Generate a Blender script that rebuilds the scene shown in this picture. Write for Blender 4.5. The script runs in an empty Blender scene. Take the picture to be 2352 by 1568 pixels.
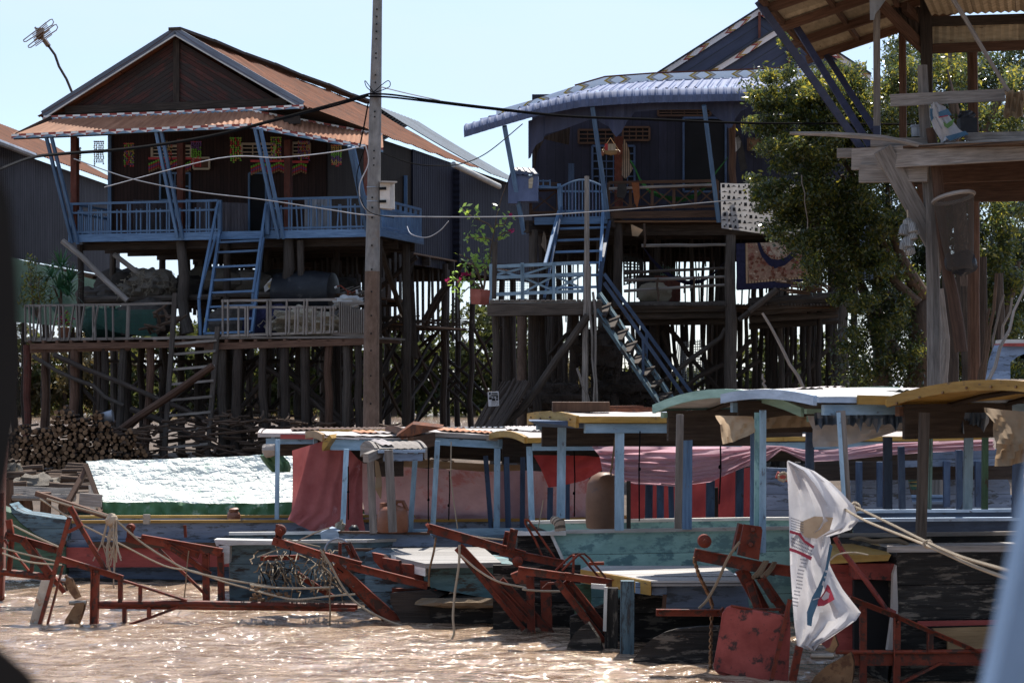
import bpy, bmesh, math, random
from mathutils import Vector as V, noise as MN
random.seed(11)
R=random.random
def ru(a,b): return a+(b-a)*R()
SC=bpy.context.scene; COL=SC.collection
F=4900.0; CX=1176.0; HZ=870.0; CZ=2.6        # the lens: focal length and horizon of the photograph, eye height
def at(x,y,Y): return V(((x-CX)/F*Y,Y,CZ+(HZ-y)/F*Y))
OX=(0,1000,2000,2996); OY=(0,700,1350,1998)
def K(i,j,x,y): return ((OX[i]+x/2.1382)*.57422,(OY[j]+y/2.1382)*.57422)
def ka(i,j,x,y,Y): return at(*K(i,j,x,y),Y)
class Fr:                                     # a local frame: u right, v away, z up; pixels are carried to its planes
    def __init__(s,o,deg):
        a=math.radians(deg); s.o=V((o[0],o[1],0)); s.U=V((math.cos(a),-math.sin(a),0)); s.W=V((math.sin(a),math.cos(a),0))
    def w(s,u,v,z): p=s.o+s.U*u+s.W*v; return V((p.x,p.y,z))
    def _hit(s,x,y,n,p0):
        d=V(((x-CX)/F,1,(HZ-y)/F)); t=p0.dot(n)/d.dot(n); return V((d.x*t,d.y*t,CZ+d.z*t))
    def v(s,x,y,v): return s._hit(x,y,s.W,s.o+s.W*v)
    def u(s,x,y,u): return s._hit(x,y,s.U,s.o+s.U*u)
    def loc(s,p): q=V((p.x,p.y,0))-s.o; return (q.dot(s.U),q.dot(s.W),p.z)
def zat(x,y,z): t=(z-CZ)*F/(HZ-y); return at(x,y,t)
# ---------------------------------------------------------------- mesh builder
class MB:
    def __init__(s): s.v=[];s.f=[];s.t=[];s.m=[];s.mi=0
    def face(s,pts,uv=None):
        i=len(s.v); s.v+= [V(p) for p in pts]; s.f.append(tuple(range(i,i+len(pts)))); s.m.append(s.mi)
        if uv is None:
            a=pts[0]; e=V(pts[1])-V(a); n=V((0,0,0))
            for k in range(1,len(pts)-1): n+= (V(pts[k])-V(a)).cross(V(pts[k+1])-V(a))
            if n.length<1e-9: n=V((0,0,1))
            n.normalize()
            ex=V((1,0,0)) if abs(n.z)>.8 else V((-n.y,n.x,0)).normalized()
            ey=n.cross(ex); uv=[(V(p).dot(ex),V(p).dot(ey)) for p in pts]
        s.t+=list(uv)
    def beam(s,p0,p1,w,h=None,up=V((0,0,1)),w1=None,h1=None,cap=True):
        h=w if h is None else h; w1=w if w1 is None else w1; h1=h if h1 is None else h1
        p0=V(p0);p1=V(p1); d=p1-p0; L=d.length
        if L<1e-6: return s
        d/=L; x=d.cross(up)
        if x.length<.05: x=d.cross(V((0,1,0)))
        x.normalize(); y=x.cross(d); o=R()*9
        A=[p0+x*(a*w/2)+y*(b*h/2) for a,b in((-1,-1),(1,-1),(1,1),(-1,1))]
        B=[p1+x*(a*w1/2)+y*(b*h1/2) for a,b in((-1,-1),(1,-1),(1,1),(-1,1))]
        c=0
        for k in range(4):
            j=(k+1)%4; q=(w if k%2==0 else h)
            s.face([A[k],A[j],B[j],B[k]],[(o,o+c),(o,o+c+q),(o+L,o+c+q),(o+L,o+c)]); c+=q
        if cap:
            s.face([A[3],A[2],A[1],A[0]]); s.face(B)
        return s
    def box(s,c,sx,sy,sz,ux=V((1,0,0)),uy=V((0,1,0))):
        c=V(c); return s.beam(c-V((0,0,sz/2)),c+V((0,0,sz/2)),sx,sy,up=uy)
    def tube(s,pts,r,n=6,cap=True):
        pts=[V(p) for p in pts]; N=len(pts); rr=r if isinstance(r,(list,tuple)) else [r]*N
        rings=[]; x=None; o=R()*9; L=0; Ls=[]
        for i in range(N):
            d=(pts[min(i+1,N-1)]-pts[max(i-1,0)]); d.normalize()
            if x is None:
                x=d.cross(V((0,0,1))); 
                if x.length<.1: x=d.cross(V((0,1,0)))
            x=(x-d*x.dot(d)); x.normalize(); y=d.cross(x)
            if i: L+=(pts[i]-pts[i-1]).length
            Ls.append(L)
            rings.append([pts[i]+(x*math.cos(6.2832*k/n)+y*math.sin(6.2832*k/n))*rr[i] for k in range(n)])
        for i in range(N-1):
            for k in range(n):
                j=(k+1)%n; a=6.28*rr[i]/n
                s.face([rings[i][k],rings[i][j],rings[i+1][j],rings[i+1][k]],[(o+Ls[i],k*a),(o+Ls[i],k*a+a),(o+Ls[i+1],k*a+a),(o+Ls[i+1],k*a)])
        if cap:
            s.face(rings[0][::-1]); s.face(rings[-1])
        return s
    def pole(s,p0,p1,r0,r1=None,n=8,seg=5,wob=.03):           # a crooked round timber
        p0=V(p0);p1=V(p1); r1=r0*.8 if r1 is None else r1; pts=[];rr=[]
        for i in range(seg+1):
            t=i/seg; q=p0.lerp(p1,t)
            if 0<i<seg: q+=V((ru(-wob,wob),ru(-wob,wob),ru(-wob,wob)*.3))
            pts.append(q); rr.append((r0+(r1-r0)*t)*ru(.93,1.07))
        return s.tube(pts,rr,n)
    def slab(s,pts,ext):                                        # a polygon given thickness along ext
        pts=[V(p) for p in pts]; e=V(ext); q=[p+e for p in pts]
        s.face(pts); s.face(q[::-1]); N=len(pts)
        for k in range(N):
            j=(k+1)%N; s.face([pts[j],pts[k],q[k],q[j]])
        return s
    def sheet(s,a,b,c,d,nu,nv,fn=None):                         # a-b top edge, d-c bottom edge
        a,b,c,d=V(a),V(b),V(c),V(d); n=(b-a).cross(d-a); n.normalize(); n=-n
        lu=(b-a).length; lv=(d-a).length; i0=len(s.v)
        for j in range(nv+1):
            for i in range(nu+1):
                u=i/nu; w=j/nv; p=a.lerp(b,u).lerp(d.lerp(c,u),w)
                if fn: p=p+fn(u,w,n)
                s.v.append(p)
        for j in range(nv):
            for i in range(nu):
                k=i0+j*(nu+1)+i; s.f.append((k,k+nu+1,k+nu+2,k+1)); s.m.append(s.mi)
                s.t+=[(i/nu*lu,-j/nv*lv),(i/nu*lu,-(j+1)/nv*lv),((i+1)/nu*lu,-(j+1)/nv*lv),((i+1)/nu*lu,-j/nv*lv)]
        return s
    def corr(s,a,b,c,d,pitch=.09,amp=.016,nv=3,sag=0,square=False,jit=0):   # corrugated sheet, ribs run a->d
        L=(V(b)-V(a)).length; k=max(2,int(L/pitch)); 
        def fn(u,w,n):
            ph=u*k
            o=math.cos(6.2832*ph)*amp if not square else (amp if (ph%1)<.26 else 0)
            o+= jit*MN.noise(V((u*L*1.2,w*3,5)))
            return n*o+V((0,0,-sag*4*w*(1-w)))
        return s.sheet(a,b,c,d,k*(8 if square else 4),nv,fn)
    def loft(s,rows):                                           # rows of points joined into one skin
        i0=len(s.v); n=len(rows[0])
        for r in rows: s.v+=[V(p) for p in r]
        lv=[0]
        for j in range(1,len(rows)): lv.append(lv[-1]+(V(rows[j][0])-V(rows[j-1][0])).length)
        for j in range(len(rows)-1):
            lu=[0,0]
            for i in range(n-1):
                a=(V(rows[j][i+1])-V(rows[j][i])).length; lu=[lu[1],lu[1]+a]
                k=i0+j*n+i; s.f.append((k,k+n,k+n+1,k+1)); s.m.append(s.mi)
                s.t+=[(lv[j],lu[0]),(lv[j+1],lu[0]),(lv[j+1],lu[1]),(lv[j],lu[1])]
        return s
    def blob(s,c,rx,ry,rz,nu=12,nv=8,amp=.15,fr=2.0,seed=0,zmin=-2):
        c=V(c); rows=[]
        for j in range(nv+1):
            ph=-math.pi/2+math.pi*j/nv; r=[]
            for i in range(nu+1):
                th=6.2832*(i%nu)/nu; d=V((math.cos(th)*math.cos(ph),math.sin(th)*math.cos(ph),math.sin(ph)))
                k=1+amp*MN.noise(d*fr+V((seed*3.1,seed,7)))*2
                r.append(c+V((d.x*rx*k,d.y*ry*k,max(zmin,d.z*rz*k))))
            rows.append(r)
        return s.loft(rows)
    def build(s,name,mats,parent=None,smooth=False,base=None):
        if parent is not None:
            o=V((0,0,0)); p=parent
            while p is not None: o+=p.location; p=p.parent
        elif base is not None: o=V(base)
        else:
            xs=[p.x for p in s.v]; ys=[p.y for p in s.v]; o=V(((min(xs)+max(xs))/2,(min(ys)+max(ys))/2,min(p.z for p in s.v)))
        me=bpy.data.meshes.new(name); me.from_pydata([p-o for p in s.v],[],s.f)
        ul=me.uv_layers.new(name='UVMap'); ul.data.foreach_set('uv',[x for t in s.t for x in t])
        for m in (mats if isinstance(mats,(list,tuple)) else [mats]): me.materials.append(m)
        me.polygons.foreach_set('material_index',s.m)
        me.update()
        if smooth:
            q=bmesh.new(); q.from_mesh(me); bmesh.ops.remove_doubles(q,verts=q.verts,dist=1e-5); q.to_mesh(me); q.free()
            me.polygons.foreach_set('use_smooth',[True]*len(me.polygons)); me.set_sharp_from_angle(angle=.75); me.update()
        ob=bpy.data.objects.new(name,me); COL.objects.link(ob)
        if parent is not None: ob.parent=parent
        else: ob.location=o
        return ob
def tag(o,label=None,cat=None,group=None,kind=None):
    if label: o['label']=label
    if cat: o['category']=cat
    if group: o['group']=group
    if kind: o['kind']=kind
    return o
def thing(name,label,cat,loc,group=None):
    o=bpy.data.objects.new(name,None); COL.objects.link(o); o.location=V(loc); o.empty_display_size=.3
    return tag(o,label,cat,group)
def kids(o): return [c for c in bpy.data.objects if c.parent==o]
def copy_tree(o,parent=None):
    ch=kids(o); c=o.copy(); COL.objects.link(c)
    if parent is not None: c.parent=parent
    for k in ch: copy_tree(k,c)
    return c
# ---------------------------------------------------------------- materials
class NT:
    def __init__(s,name):
        s.m=bpy.data.materials.new(name); s.m.use_nodes=True; s.t=s.m.node_tree; s.n=s.t.nodes; s.b=s.n['Principled BSDF']; s.out=s.n['Material Output']
    def node(s,ty,**kw):
        x=s.n.new(ty)
        for k,v in kw.items():
            if k.startswith('i_'): 
                key=k[2:]; x.inputs[int(key) if key.isdigit() else key].default_value=v
            else: setattr(x,k,v)
        return x
    def l(s,a,b): s.t.links.new(a,b)
    def math(s,op,a,b=None,c=None):
        x=s.node('ShaderNodeMath',operation=op)
        for i,q in enumerate((a,b,c)):
            if q is None: continue
            if isinstance(q,(int,float)): x.inputs[i].default_value=q
            else: s.l(q,x.inputs[i])
        return x.outputs[0]
    def mix(s,f,a,b,blend='MIX'):
        x=s.node('ShaderNodeMix',data_type='RGBA',blend_type=blend)
        for i,q in ((0,f),(6,a),(7,b)):
            if isinstance(q,(int,float)): x.inputs[i].default_value=q
            elif isinstance(q,(tuple,list)): x.inputs[i].default_value=tuple(q)[:3]+(1,)
            else: s.l(q,x.inputs[i])
        return x.outputs[2]
    def uv(s,sx=1,sy=1):
        if not hasattr(s,'_uv'): s._uv=s.node('ShaderNodeTexCoord')
        m=s.node('ShaderNodeMapping'); m.inputs['Scale'].default_value=(sx,sy,1); s.l(s._uv.outputs['UV'],m.inputs[0]); return m.outputs[0]
    def obj(s):
        if not hasattr(s,'_uv'): s._uv=s.node('ShaderNodeTexCoord')
        return s._uv.outputs['Object']
    def noise(s,vec,scale,detail=5,rough=.6):
        x=s.node('ShaderNodeTexNoise'); x.inputs['Scale'].default_value=scale; x.inputs['Detail'].default_value=detail; x.inputs['Roughness'].default_value=rough
        s.l(vec,x.inputs['Vector']); return x.outputs['Fac']
    def ramp(s,f,lo,hi):
        x=s.node('ShaderNodeMapRange'); x.inputs[1].default_value=lo; x.inputs[2].default_value=hi; s.l(f,x.inputs[0]); return x.outputs[0]
def mul(c,k): return tuple(min(1,x*k) for x in c[:3])
def mat(name,col,col2=None,rough=.75,scale=2.0,st=(1,1),wear=None,wear2=None,bump=.25,metal=0,seam=None,corr=None,trans=0,spec=.3,var=.25):
    """uv-grained paint, timber, sheet or cloth. wear=(colour,threshold,scale); seam=(axis,pitch,width); corr=(axis,pitch,strength); trans=share of light let through"""
    n=NT(name); g=n.noise(n.uv(*st),scale,6,.65); col2=mul(col,1.35) if col2 is None else col2
    c=n.mix(n.ramp(g,.3,.7),mul(col,.62),col2)
    big=n.noise(n.obj(),.9,3); c=n.mix(n.math('MULTIPLY',n.ramp(big,.35,.65),.45),c,mul(col,.55))
    if wear:
        w=n.ramp(n.noise(n.uv(st[0]*.6+.4,st[1]*.5+.5),wear[2],7,.7),wear[1],wear[1]+.06); c=n.mix(w,c,wear[0])
    if wear2:
        w=n.ramp(n.noise(n.uv(st[0]*.3+.6,st[1]*.3+.6),wear2[2],8,.75),wear2[1],wear2[1]+.04); c=n.mix(w,c,wear2[0])
    hgt=g
    if seam or corr:
        sp=n.node('ShaderNodeSeparateXYZ'); n.l(n.uv(),sp.inputs[0])
    if seam:
        q=n.math('DIVIDE',sp.outputs[seam[0]],seam[1]); fr=n.math('FRACT',q); ln=n.math('LESS_THAN',fr,seam[2])
        wn=n.node('ShaderNodeTexWhiteNoise',noise_dimensions='1D'); n.l(n.math('FLOOR',q),wn.inputs['W'])
        c=n.mix(n.math('MULTIPLY',wn.outputs[0],.55),c,mul(col,.4)); c=n.mix(n.math('MULTIPLY',ln,.85),c,mul(col,.12)); hgt=n.math('SUBTRACT',g,n.math('MULTIPLY',ln,1.5))
    if corr:
        sn=n.math('SINE',n.math('MULTIPLY',sp.outputs[corr[0]],6.2832/corr[1])); hgt=n.math('ADD',n.math('MULTIPLY',g,.25),n.math('MULTIPLY',sn,corr[2]))
        c=n.mix(n.math('MULTIPLY',n.ramp(sn,-1,-.5),-.35),c,mul(col,.3)) if False else c
    if var:
        oi=n.node('ShaderNodeObjectInfo'); hs=n.node('ShaderNodeHueSaturation'); n.l(c,hs.inputs['Color'])
        n.l(n.math('ADD',n.math('MULTIPLY',oi.outputs['Random'],var*2),1-var),hs.inputs['Value']); c=hs.outputs[0]
    n.l(c,n.b.inputs['Base Color']); n.b.inputs['Roughness'].default_value=rough; n.b.inputs['Metallic'].default_value=metal
    n.b.inputs['Specular IOR Level'].default_value=spec
    if bump:
        bp=n.node('ShaderNodeBump'); bp.inputs['Strength'].default_value=bump; bp.inputs['Distance'].default_value=.03; n.l(hgt,bp.inputs['Height']); n.l(bp.outputs[0],n.b.inputs['Normal'])
    if trans:
        tr=n.node('ShaderNodeBsdfTranslucent'); n.l(c,tr.inputs[0]); mx=n.node('ShaderNodeMixShader'); mx.inputs[0].default_value=trans
        n.l(n.b.outputs[0],mx.inputs[1]); n.l(tr.outputs[0],mx.inputs[2]); n.l(mx.outputs[0],n.out.inputs[0])
    return n.m
def leafmat(name,c1,c2,tc,trans=.45,rough=.35):
    n=NT(name); g=n.node('ShaderNodeNewGeometry'); c=n.mix(g.outputs['Random Per Island'],c1,c2)
    n.l(c,n.b.inputs['Base Color']); n.b.inputs['Roughness'].default_value=rough; n.b.inputs['Specular IOR Level'].default_value=.6
    tr=n.node('ShaderNodeBsdfTranslucent'); ct=n.mix(n.ramp(g.outputs['Random Per Island'],.45,.9),mul(c2,2.2),tc); n.l(ct,tr.inputs[0])
    mx=n.node('ShaderNodeMixShader'); mx.inputs[0].default_value=trans; n.l(n.b.outputs[0],mx.inputs[1]); n.l(tr.outputs[0],mx.inputs[2]); n.l(mx.outputs[0],n.out.inputs[0])
    return n.m
def netmat(name,col,cell=.03,width=.3,rough=.8,dens=None):     # woven net: threads with real gaps between
    n=NT(name); sp=n.node('ShaderNodeSeparateXYZ'); n.l(n.uv(),sp.inputs[0])
    a=n.math('LESS_THAN',n.math('FRACT',n.math('DIVIDE',sp.outputs[0],cell)),width); b=n.math('LESS_THAN',n.math('FRACT',n.math('DIVIDE',sp.outputs[1],cell)),width)
    m=n.math('MAXIMUM',a,b)
    if dens: m=n.math('MAXIMUM',m,n.ramp(n.noise(n.uv(),dens[1],4),dens[0],dens[0]+.1))
    c=n.mix(n.noise(n.obj(),3,4),mul(col,.6),mul(col,1.3)); n.l(c,n.b.inputs['Base Color']); n.b.inputs['Roughness'].default_value=rough
    tp=n.node('ShaderNodeBsdfTransparent'); mx=n.node('ShaderNodeMixShader'); n.l(m,mx.inputs[0]); n.l(tp.outputs[0],mx.inputs[1]); n.l(n.b.outputs[0],mx.inputs[2]); n.l(mx.outputs[0],n.out.inputs[0])
    return n.m
def bandmat(name,kind):                                         # painted fascia patterns: uv u along, v 0..1 over the height
    n=NT(name); sp=n.node('ShaderNodeSeparateXYZ'); n.l(n.uv(),sp.inputs[0]); u=sp.outputs[0]; v=sp.outputs[1]
    if kind=='tri':
        s_=n.math('FRACT',n.math('DIVIDE',u,.42)); tri=n.math('ABSOLUTE',n.math('SUBTRACT',n.math('MULTIPLY',s_,2),1))
        up=n.math('GREATER_THAN',v,.5); first=n.math('LESS_THAN',s_,.5)
        x=n.math('ABSOLUTE',n.math('SUBTRACT',first,up)); c=n.mix(x,(.8,.78,.75),(.30,.06,.045))
        bl=n.math('LESS_THAN',n.math('ABSOLUTE',n.math('SUBTRACT',v,.0)),n.math('MULTIPLY',n.math('SUBTRACT',1,tri),.62)); c=n.mix(bl,c,(.17,.27,.37))
    else:
        c1,c2,base,per=kind; s_=n.math('DIVIDE',u,per); k=n.math('MULTIPLY',n.math('ABSOLUTE',n.math('SUBTRACT',v,.5)),.55)
        odd=n.math('GREATER_THAN',n.math('FRACT',n.math('MULTIPLY',s_,.5)),.5); sg=n.math('SUBTRACT',1,n.math('MULTIPLY',odd,2))
        fr=n.math('ADD',n.math('FRACT',s_),n.math('MULTIPLY',k,sg))
        a=n.math('MULTIPLY',n.math('GREATER_THAN',fr,.3),n.math('LESS_THAN',fr,.46)); b=n.math('MULTIPLY',n.math('GREATER_THAN',fr,.48),n.math('LESS_THAN',fr,.62))
        c=n.mix(a,base,c1); c=n.mix(b,c,c2)
    d=n.noise(n.uv(3,3),2,6,.7); c=n.mix(n.ramp(d,.62,.95),c,(.2,.19,.18)); n.l(c,n.b.inputs['Base Color']); n.b.inputs['Roughness'].default_value=.6
    return n.m
WG=(.7,9)
M={}
M['dark']=mat('dark weathered timber',(.038,.028,.023),(.085,.064,.052),.85,3,WG,bump=.5)
M['post']=mat('grey brown post timber',(.05,.04,.033),(.115,.093,.078),.85,3,WG,bump=.6)
M['grey']=mat('silvery bare timber',(.19,.165,.145),(.36,.32,.29),.85,3,WG,bump=.5,seam=None)
M['brown']=mat('red brown timber',(.085,.042,.026),(.16,.088,.058),.8,3,WG,bump=.4)
M['redpost']=mat('flaking red brown post paint',(.13,.035,.022),(.2,.07,.05),.8,4,(1,3),wear=((.08,.05,.04),.55,5))
M['log']=mat('bark log',(.075,.045,.03),(.15,.10,.07),.9,4,WG,bump=.6)
M['logend']=mat('sawn log end',(.17,.09,.045),(.34,.2,.11),.8,8)
M['blue']=mat('blue trim paint',(.10,.19,.34),(.17,.29,.47),.6,3,WG,wear=((.13,.13,.14),.62,7),bump=.3)
M['blue2']=mat('light blue boat paint',(.26,.42,.56),(.37,.53,.67),.55,3,(1,4),wear=((.10,.12,.15),.60,5),wear2=((.42,.36,.3),.68,9),bump=.3)
M['navy']=mat('deep blue boat paint',(.045,.075,.15),(.08,.13,.22),.55,3,(1,4),wear=((.03,.03,.035),.6,5),bump=.3)
M['pale']=mat('pale blue peeling paint',(.36,.47,.62),(.45,.56,.7),.6,3,(1,4),wear=((.13,.13,.15),.62,5),bump=.3)
M['hullblue']=mat('worn blue hull',(.22,.30,.45),(.32,.41,.56),.55,2.5,(.8,5),wear=((.07,.08,.09),.53,4),wear2=((.26,.22,.18),.67,9),bump=.4,seam=(1,.21,.035))
M['hullold']=mat('flaking blue black hull',(.10,.17,.22),(.2,.32,.38),.65,3,(.8,5),wear=((.035,.028,.024),.5,3),wear2=((.22,.15,.09),.63,8),bump=.6,seam=(1,.24,.03))
M['hullturq']=mat('mottled turquoise hull',(.32,.58,.55),(.42,.68,.64),.5,3,(.8,2),wear=((.11,.21,.23),.50,3.2),wear2=((.05,.055,.05),.64,7),bump=.35,seam=(1,.23,.03))
M['hulldteal']=mat('dirty teal hull',(.12,.23,.25),(.2,.34,.35),.6,3,(.8,4),wear=((.07,.05,.035),.52,3.5),wear2=((.25,.15,.08),.65,8),bump=.5,seam=(1,.26,.03))
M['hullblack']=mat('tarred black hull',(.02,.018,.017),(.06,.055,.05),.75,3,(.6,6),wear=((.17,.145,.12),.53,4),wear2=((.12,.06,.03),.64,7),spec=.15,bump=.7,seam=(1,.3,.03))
M['hullred']=mat('red hull band',(.38,.06,.055),(.5,.11,.09),.55,3,(.7,4),wear=((.15,.04,.035),.58,5),bump=.3)
M['hullgreen']=mat('dark green hull',(.04,.09,.055),(.08,.16,.1),.6,3,(.8,4),wear=((.05,.035,.025),.55,4),bump=.4)
M['redsteel']=mat('red oxide painted steel',(.17,.027,.012),(.235,.05,.026),.6,3,(2,2),wear=((.055,.026,.019),.51,4.5),wear2=((.32,.17,.11),.66,8),bump=.3,spec=.22)
M['redrud']=mat('red oxide rudder plate',(.27,.05,.04),(.35,.08,.065),.6,2.5,(1.5,1.5),wear=((.05,.025,.022),.54,5),bump=.25,spec=.2)
M['steel']=mat('bare worn steel',(.32,.29,.26),(.42,.38,.33),.35,4,wear=((.22,.12,.07),.55,6),metal=.7,bump=.2)
M['bronze']=mat('brown propeller metal',(.2,.11,.06),(.3,.18,.1),.35,4,wear=((.1,.05,.03),.5,6),metal=.5)
M['yellow']=mat('ochre yellow paint',(.42,.235,.045),(.54,.33,.09),.55,3,(.8,4),wear=((.10,.07,.05),.60,6),wear2=((.6,.5,.35),.66,9),bump=.25)
M['mint']=mat('mint green paint',(.24,.40,.34),(.33,.5,.43),.5,3,(.8,3),wear=((.14,.24,.2),.62,6),bump=.25)
M['white']=mat('weathered white paint',(.66,.64,.6),(.78,.76,.72),.6,3,(.8,4),wear=((.3,.27,.24),.62,6),bump=.25)
M['rooftop']=mat('sun bleached roof sheeting',(.52,.45,.42),(.7,.62,.58),.45,2,(1,3),wear=((.33,.17,.12),.6,4),bump=.2)
M['planks']=mat('bleached deck planks',(.45,.42,.4),(.62,.59,.56),.55,3,(.6,7),seam=(1,.17,.07),wear=((.2,.16,.13),.6,5),bump=.4)
M['roofred']=mat('rusted red corrugated sheet',(.155,.055,.028),(.235,.09,.048),.8,1.6,(5,.5),wear=((.09,.045,.032),.52,2.4),wear2=((.30,.17,.11),.66,5),bump=.15,spec=.1,seam=(1,1.9,.012))
M['roofporch']=mat('bleached red corrugated sheet',(.34,.15,.085),(.48,.24,.14),.7,1.6,(5,.5),wear=((.24,.12,.08),.58,3),bump=.15,spec=.15)
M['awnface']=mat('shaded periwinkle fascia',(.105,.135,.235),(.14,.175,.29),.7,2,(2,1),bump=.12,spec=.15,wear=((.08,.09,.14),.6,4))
M['roofblue']=mat('blue grey metal roof',(.085,.12,.165),(.14,.185,.24),.6,1.5,(4,.4),metal=.1,bump=.1,spec=.25,wear=((.06,.08,.1),.6,4))
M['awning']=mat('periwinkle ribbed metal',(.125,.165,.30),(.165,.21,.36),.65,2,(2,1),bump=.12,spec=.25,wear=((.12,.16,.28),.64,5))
M['navymetal']=mat('dark navy sheet metal',(.035,.042,.095),(.055,.065,.13),.5,2,(3,.6),bump=.12,spec=.4)
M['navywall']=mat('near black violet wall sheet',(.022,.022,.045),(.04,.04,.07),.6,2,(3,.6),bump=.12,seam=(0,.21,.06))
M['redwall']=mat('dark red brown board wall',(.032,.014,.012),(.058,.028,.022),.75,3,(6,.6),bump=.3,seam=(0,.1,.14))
M['gable']=mat('sooty red gable boards',(.075,.028,.024),(.115,.045,.038),.75,3,(.6,6),wear=((.032,.027,.025),.45,1.3),bump=.3,seam=(1,.11,.13))
M['greymetal']=mat('grey violet sheet wall',(.07,.065,.078),(.10,.095,.108),.75,1.6,(4,.4),bump=.35,corr=(0,.19,1.0),spec=.12)
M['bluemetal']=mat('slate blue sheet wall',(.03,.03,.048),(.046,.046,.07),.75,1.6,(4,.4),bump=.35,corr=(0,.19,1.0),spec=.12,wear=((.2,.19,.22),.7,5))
M['brownmetal']=mat('brown stained sheet wall',(.035,.025,.02),(.06,.045,.036),.8,2,(5,.4),bump=.4,corr=(0,.09,1.0),spec=.12)
M['galv']=mat('galvanised corrugated sheet',(.28,.30,.34),(.42,.45,.5),.4,2,(3,.5),metal=.3,bump=.2,wear=((.18,.12,.1),.6,4))
M['tansheet']=mat('tan rusted roof underside',(.42,.34,.23),(.58,.49,.35),.6,2,(1,5),bump=.15,wear=((.13,.08,.05),.6,3),seam=(0,.8,.012))
M['slats']=mat('bamboo slat floor',(.12,.058,.028),(.26,.14,.07),.75,4,(.6,9),bump=.5,seam=(1,.06,.32))
M['concrete']=mat('grey concrete',(.23,.22,.215),(.32,.31,.30),.85,5,(.8,2),wear=((.2,.17,.15),.55,2.2),bump=.25,var=0)
M['mud']=mat('mud stained concrete',(.15,.095,.068),(.22,.15,.115),.85,5,(.8,2),wear=((.36,.31,.27),.66,9),bump=.3,var=0)
M['black']=mat('black opening',(.006,.006,.007),(.01,.01,.012),.8,2,bump=0,var=0)
M['soft']=mat('black rubber cloth',(.008,.008,.007),(.014,.012,.011),.8,2,bump=.1)
M['frame']=mat('varnished window frame',(.34,.2,.09),(.46,.3,.15),.6,3,WG)
M['frame2']=mat('dark varnished frame',(.075,.036,.02),(.12,.062,.035),.7,3,WG)
M['cream']=mat('cream louvre paint',(.5,.42,.3),(.6,.52,.4),.6,3,WG)
M['tarp']=mat('silver white tarpaulin',(.66,.70,.63),(.78,.81,.74),.5,1.5,wear=((.44,.52,.43),.55,1.6),bump=0,spec=.3)
_t=NT('crease helper'); bpy.data.materials.remove(_t.m)
_n=NT.__new__(NT); _n.m=M['tarp']; _n.t=_n.m.node_tree; _n.n=_n.t.nodes; _n.b=_n.n['Principled BSDF']; _n.out=_n.n['Material Output']
_r=[_n.math('ABSOLUTE',_n.math('SUBTRACT',_n.noise(_n.uv(a,b),sc,2,.5),.5)) for a,b,sc in ((1,2.2,1.6),(2.4,.8,2.2),(3,3,4.5))]
_h=_n.math('ADD',_n.math('ADD',_n.math('MINIMUM',_r[0],.10),_n.math('MINIMUM',_r[1],.10)),_n.math('MULTIPLY',_n.math('MINIMUM',_r[2],.12),.4))
_b=_n.node('ShaderNodeBump'); _b.inputs['Strength'].default_value=1; _b.inputs['Distance'].default_value=.13; _n.l(_h,_b.inputs['Height']); _n.l(_b.outputs[0],_n.b.inputs['Normal'])
M['tarpgreen']=mat('green tarpaulin skirt',(.05,.14,.055),(.1,.22,.09),.5,1.8,wear=((.22,.27,.2),.56,3.5),bump=.4,spec=.4)
M['redcloth']=mat('faded red curtain',(.43,.10,.095),(.54,.19,.18),.85,1.5,bump=.25,trans=.35,wear=((.5,.27,.28),.58,1.3))
M['scroll']=mat('brown carpet scroll',(.15,.05,.03),(.22,.08,.05),.95,8)
M['pinkcloth']=mat('faded pink sheet',(.62,.40,.43),(.70,.48,.51),.85,1.2,bump=.2,trans=.45,wear=((.46,.2,.2),.52,1.1))
M['pinksling']=mat('pink folded cloth',(.62,.36,.42),(.7,.46,.52),.85,1.2,bump=.2,trans=.55)
M['redcloth2']=mat('deep red curtain',(.2,.03,.035),(.27,.05,.055),.85,1.5,bump=.25,trans=.25)
M['redsling']=mat('bright red sling cloth',(.58,.06,.06),(.68,.12,.1),.85,1.2,bump=.2,trans=.45)
M['tancloth']=mat('tan canvas',(.5,.34,.2),(.62,.46,.3),.85,1.5,bump=.25,trans=.4,wear=((.33,.2,.1),.58,2))
M['whitecloth']=mat('dirty white canvas',(.6,.54,.5),(.7,.64,.6),.85,1.5,bump=.25,trans=.35,wear=((.36,.28,.24),.6,2.5))
M['darktarp']=mat('torn slate plastic sheet',(.09,.13,.19),(.15,.2,.27),.3,2,bump=.3,spec=.6)
M['rope']=mat('pale rope',(.45,.36,.26),(.58,.48,.36),.9,20,(9,9),bump=.6)
M['rope2']=mat('brown old rope',(.26,.18,.11),(.36,.27,.18),.9,20,(9,9),bump=.6)
M['wire']=mat('black cable',(.006,.006,.007),(.01,.01,.011),.8,5,bump=0,spec=.05)
M['wirew']=mat('pale cable',(.55,.54,.55),(.66,.65,.66),.4,5,bump=0,spec=.5)
M['net']=mat('bundled fishing net',(.14,.12,.1),(.27,.24,.2),.95,9,(6,6),bump=1)
M['netpale']=mat('pale bundled net',(.3,.25,.18),(.45,.39,.3),.95,9,(6,6),bump=1)
M['sack']=mat('dark brown sack',(.06,.05,.044),(.1,.085,.074),.9,6,bump=.4)
M['sackw']=mat('white woven sack',(.55,.53,.52),(.68,.66,.64),.7,4,bump=.4)
M['greennet']=mat('dark green shade net',(.015,.06,.045),(.03,.1,.075),.85,9,(3,3),bump=.7,trans=.15)
M['terra']=mat('orange plastic jug',(.26,.09,.045),(.34,.135,.07),.45,2,wear=((.25,.1,.06),.6,4),bump=.08,spec=.4)
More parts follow.
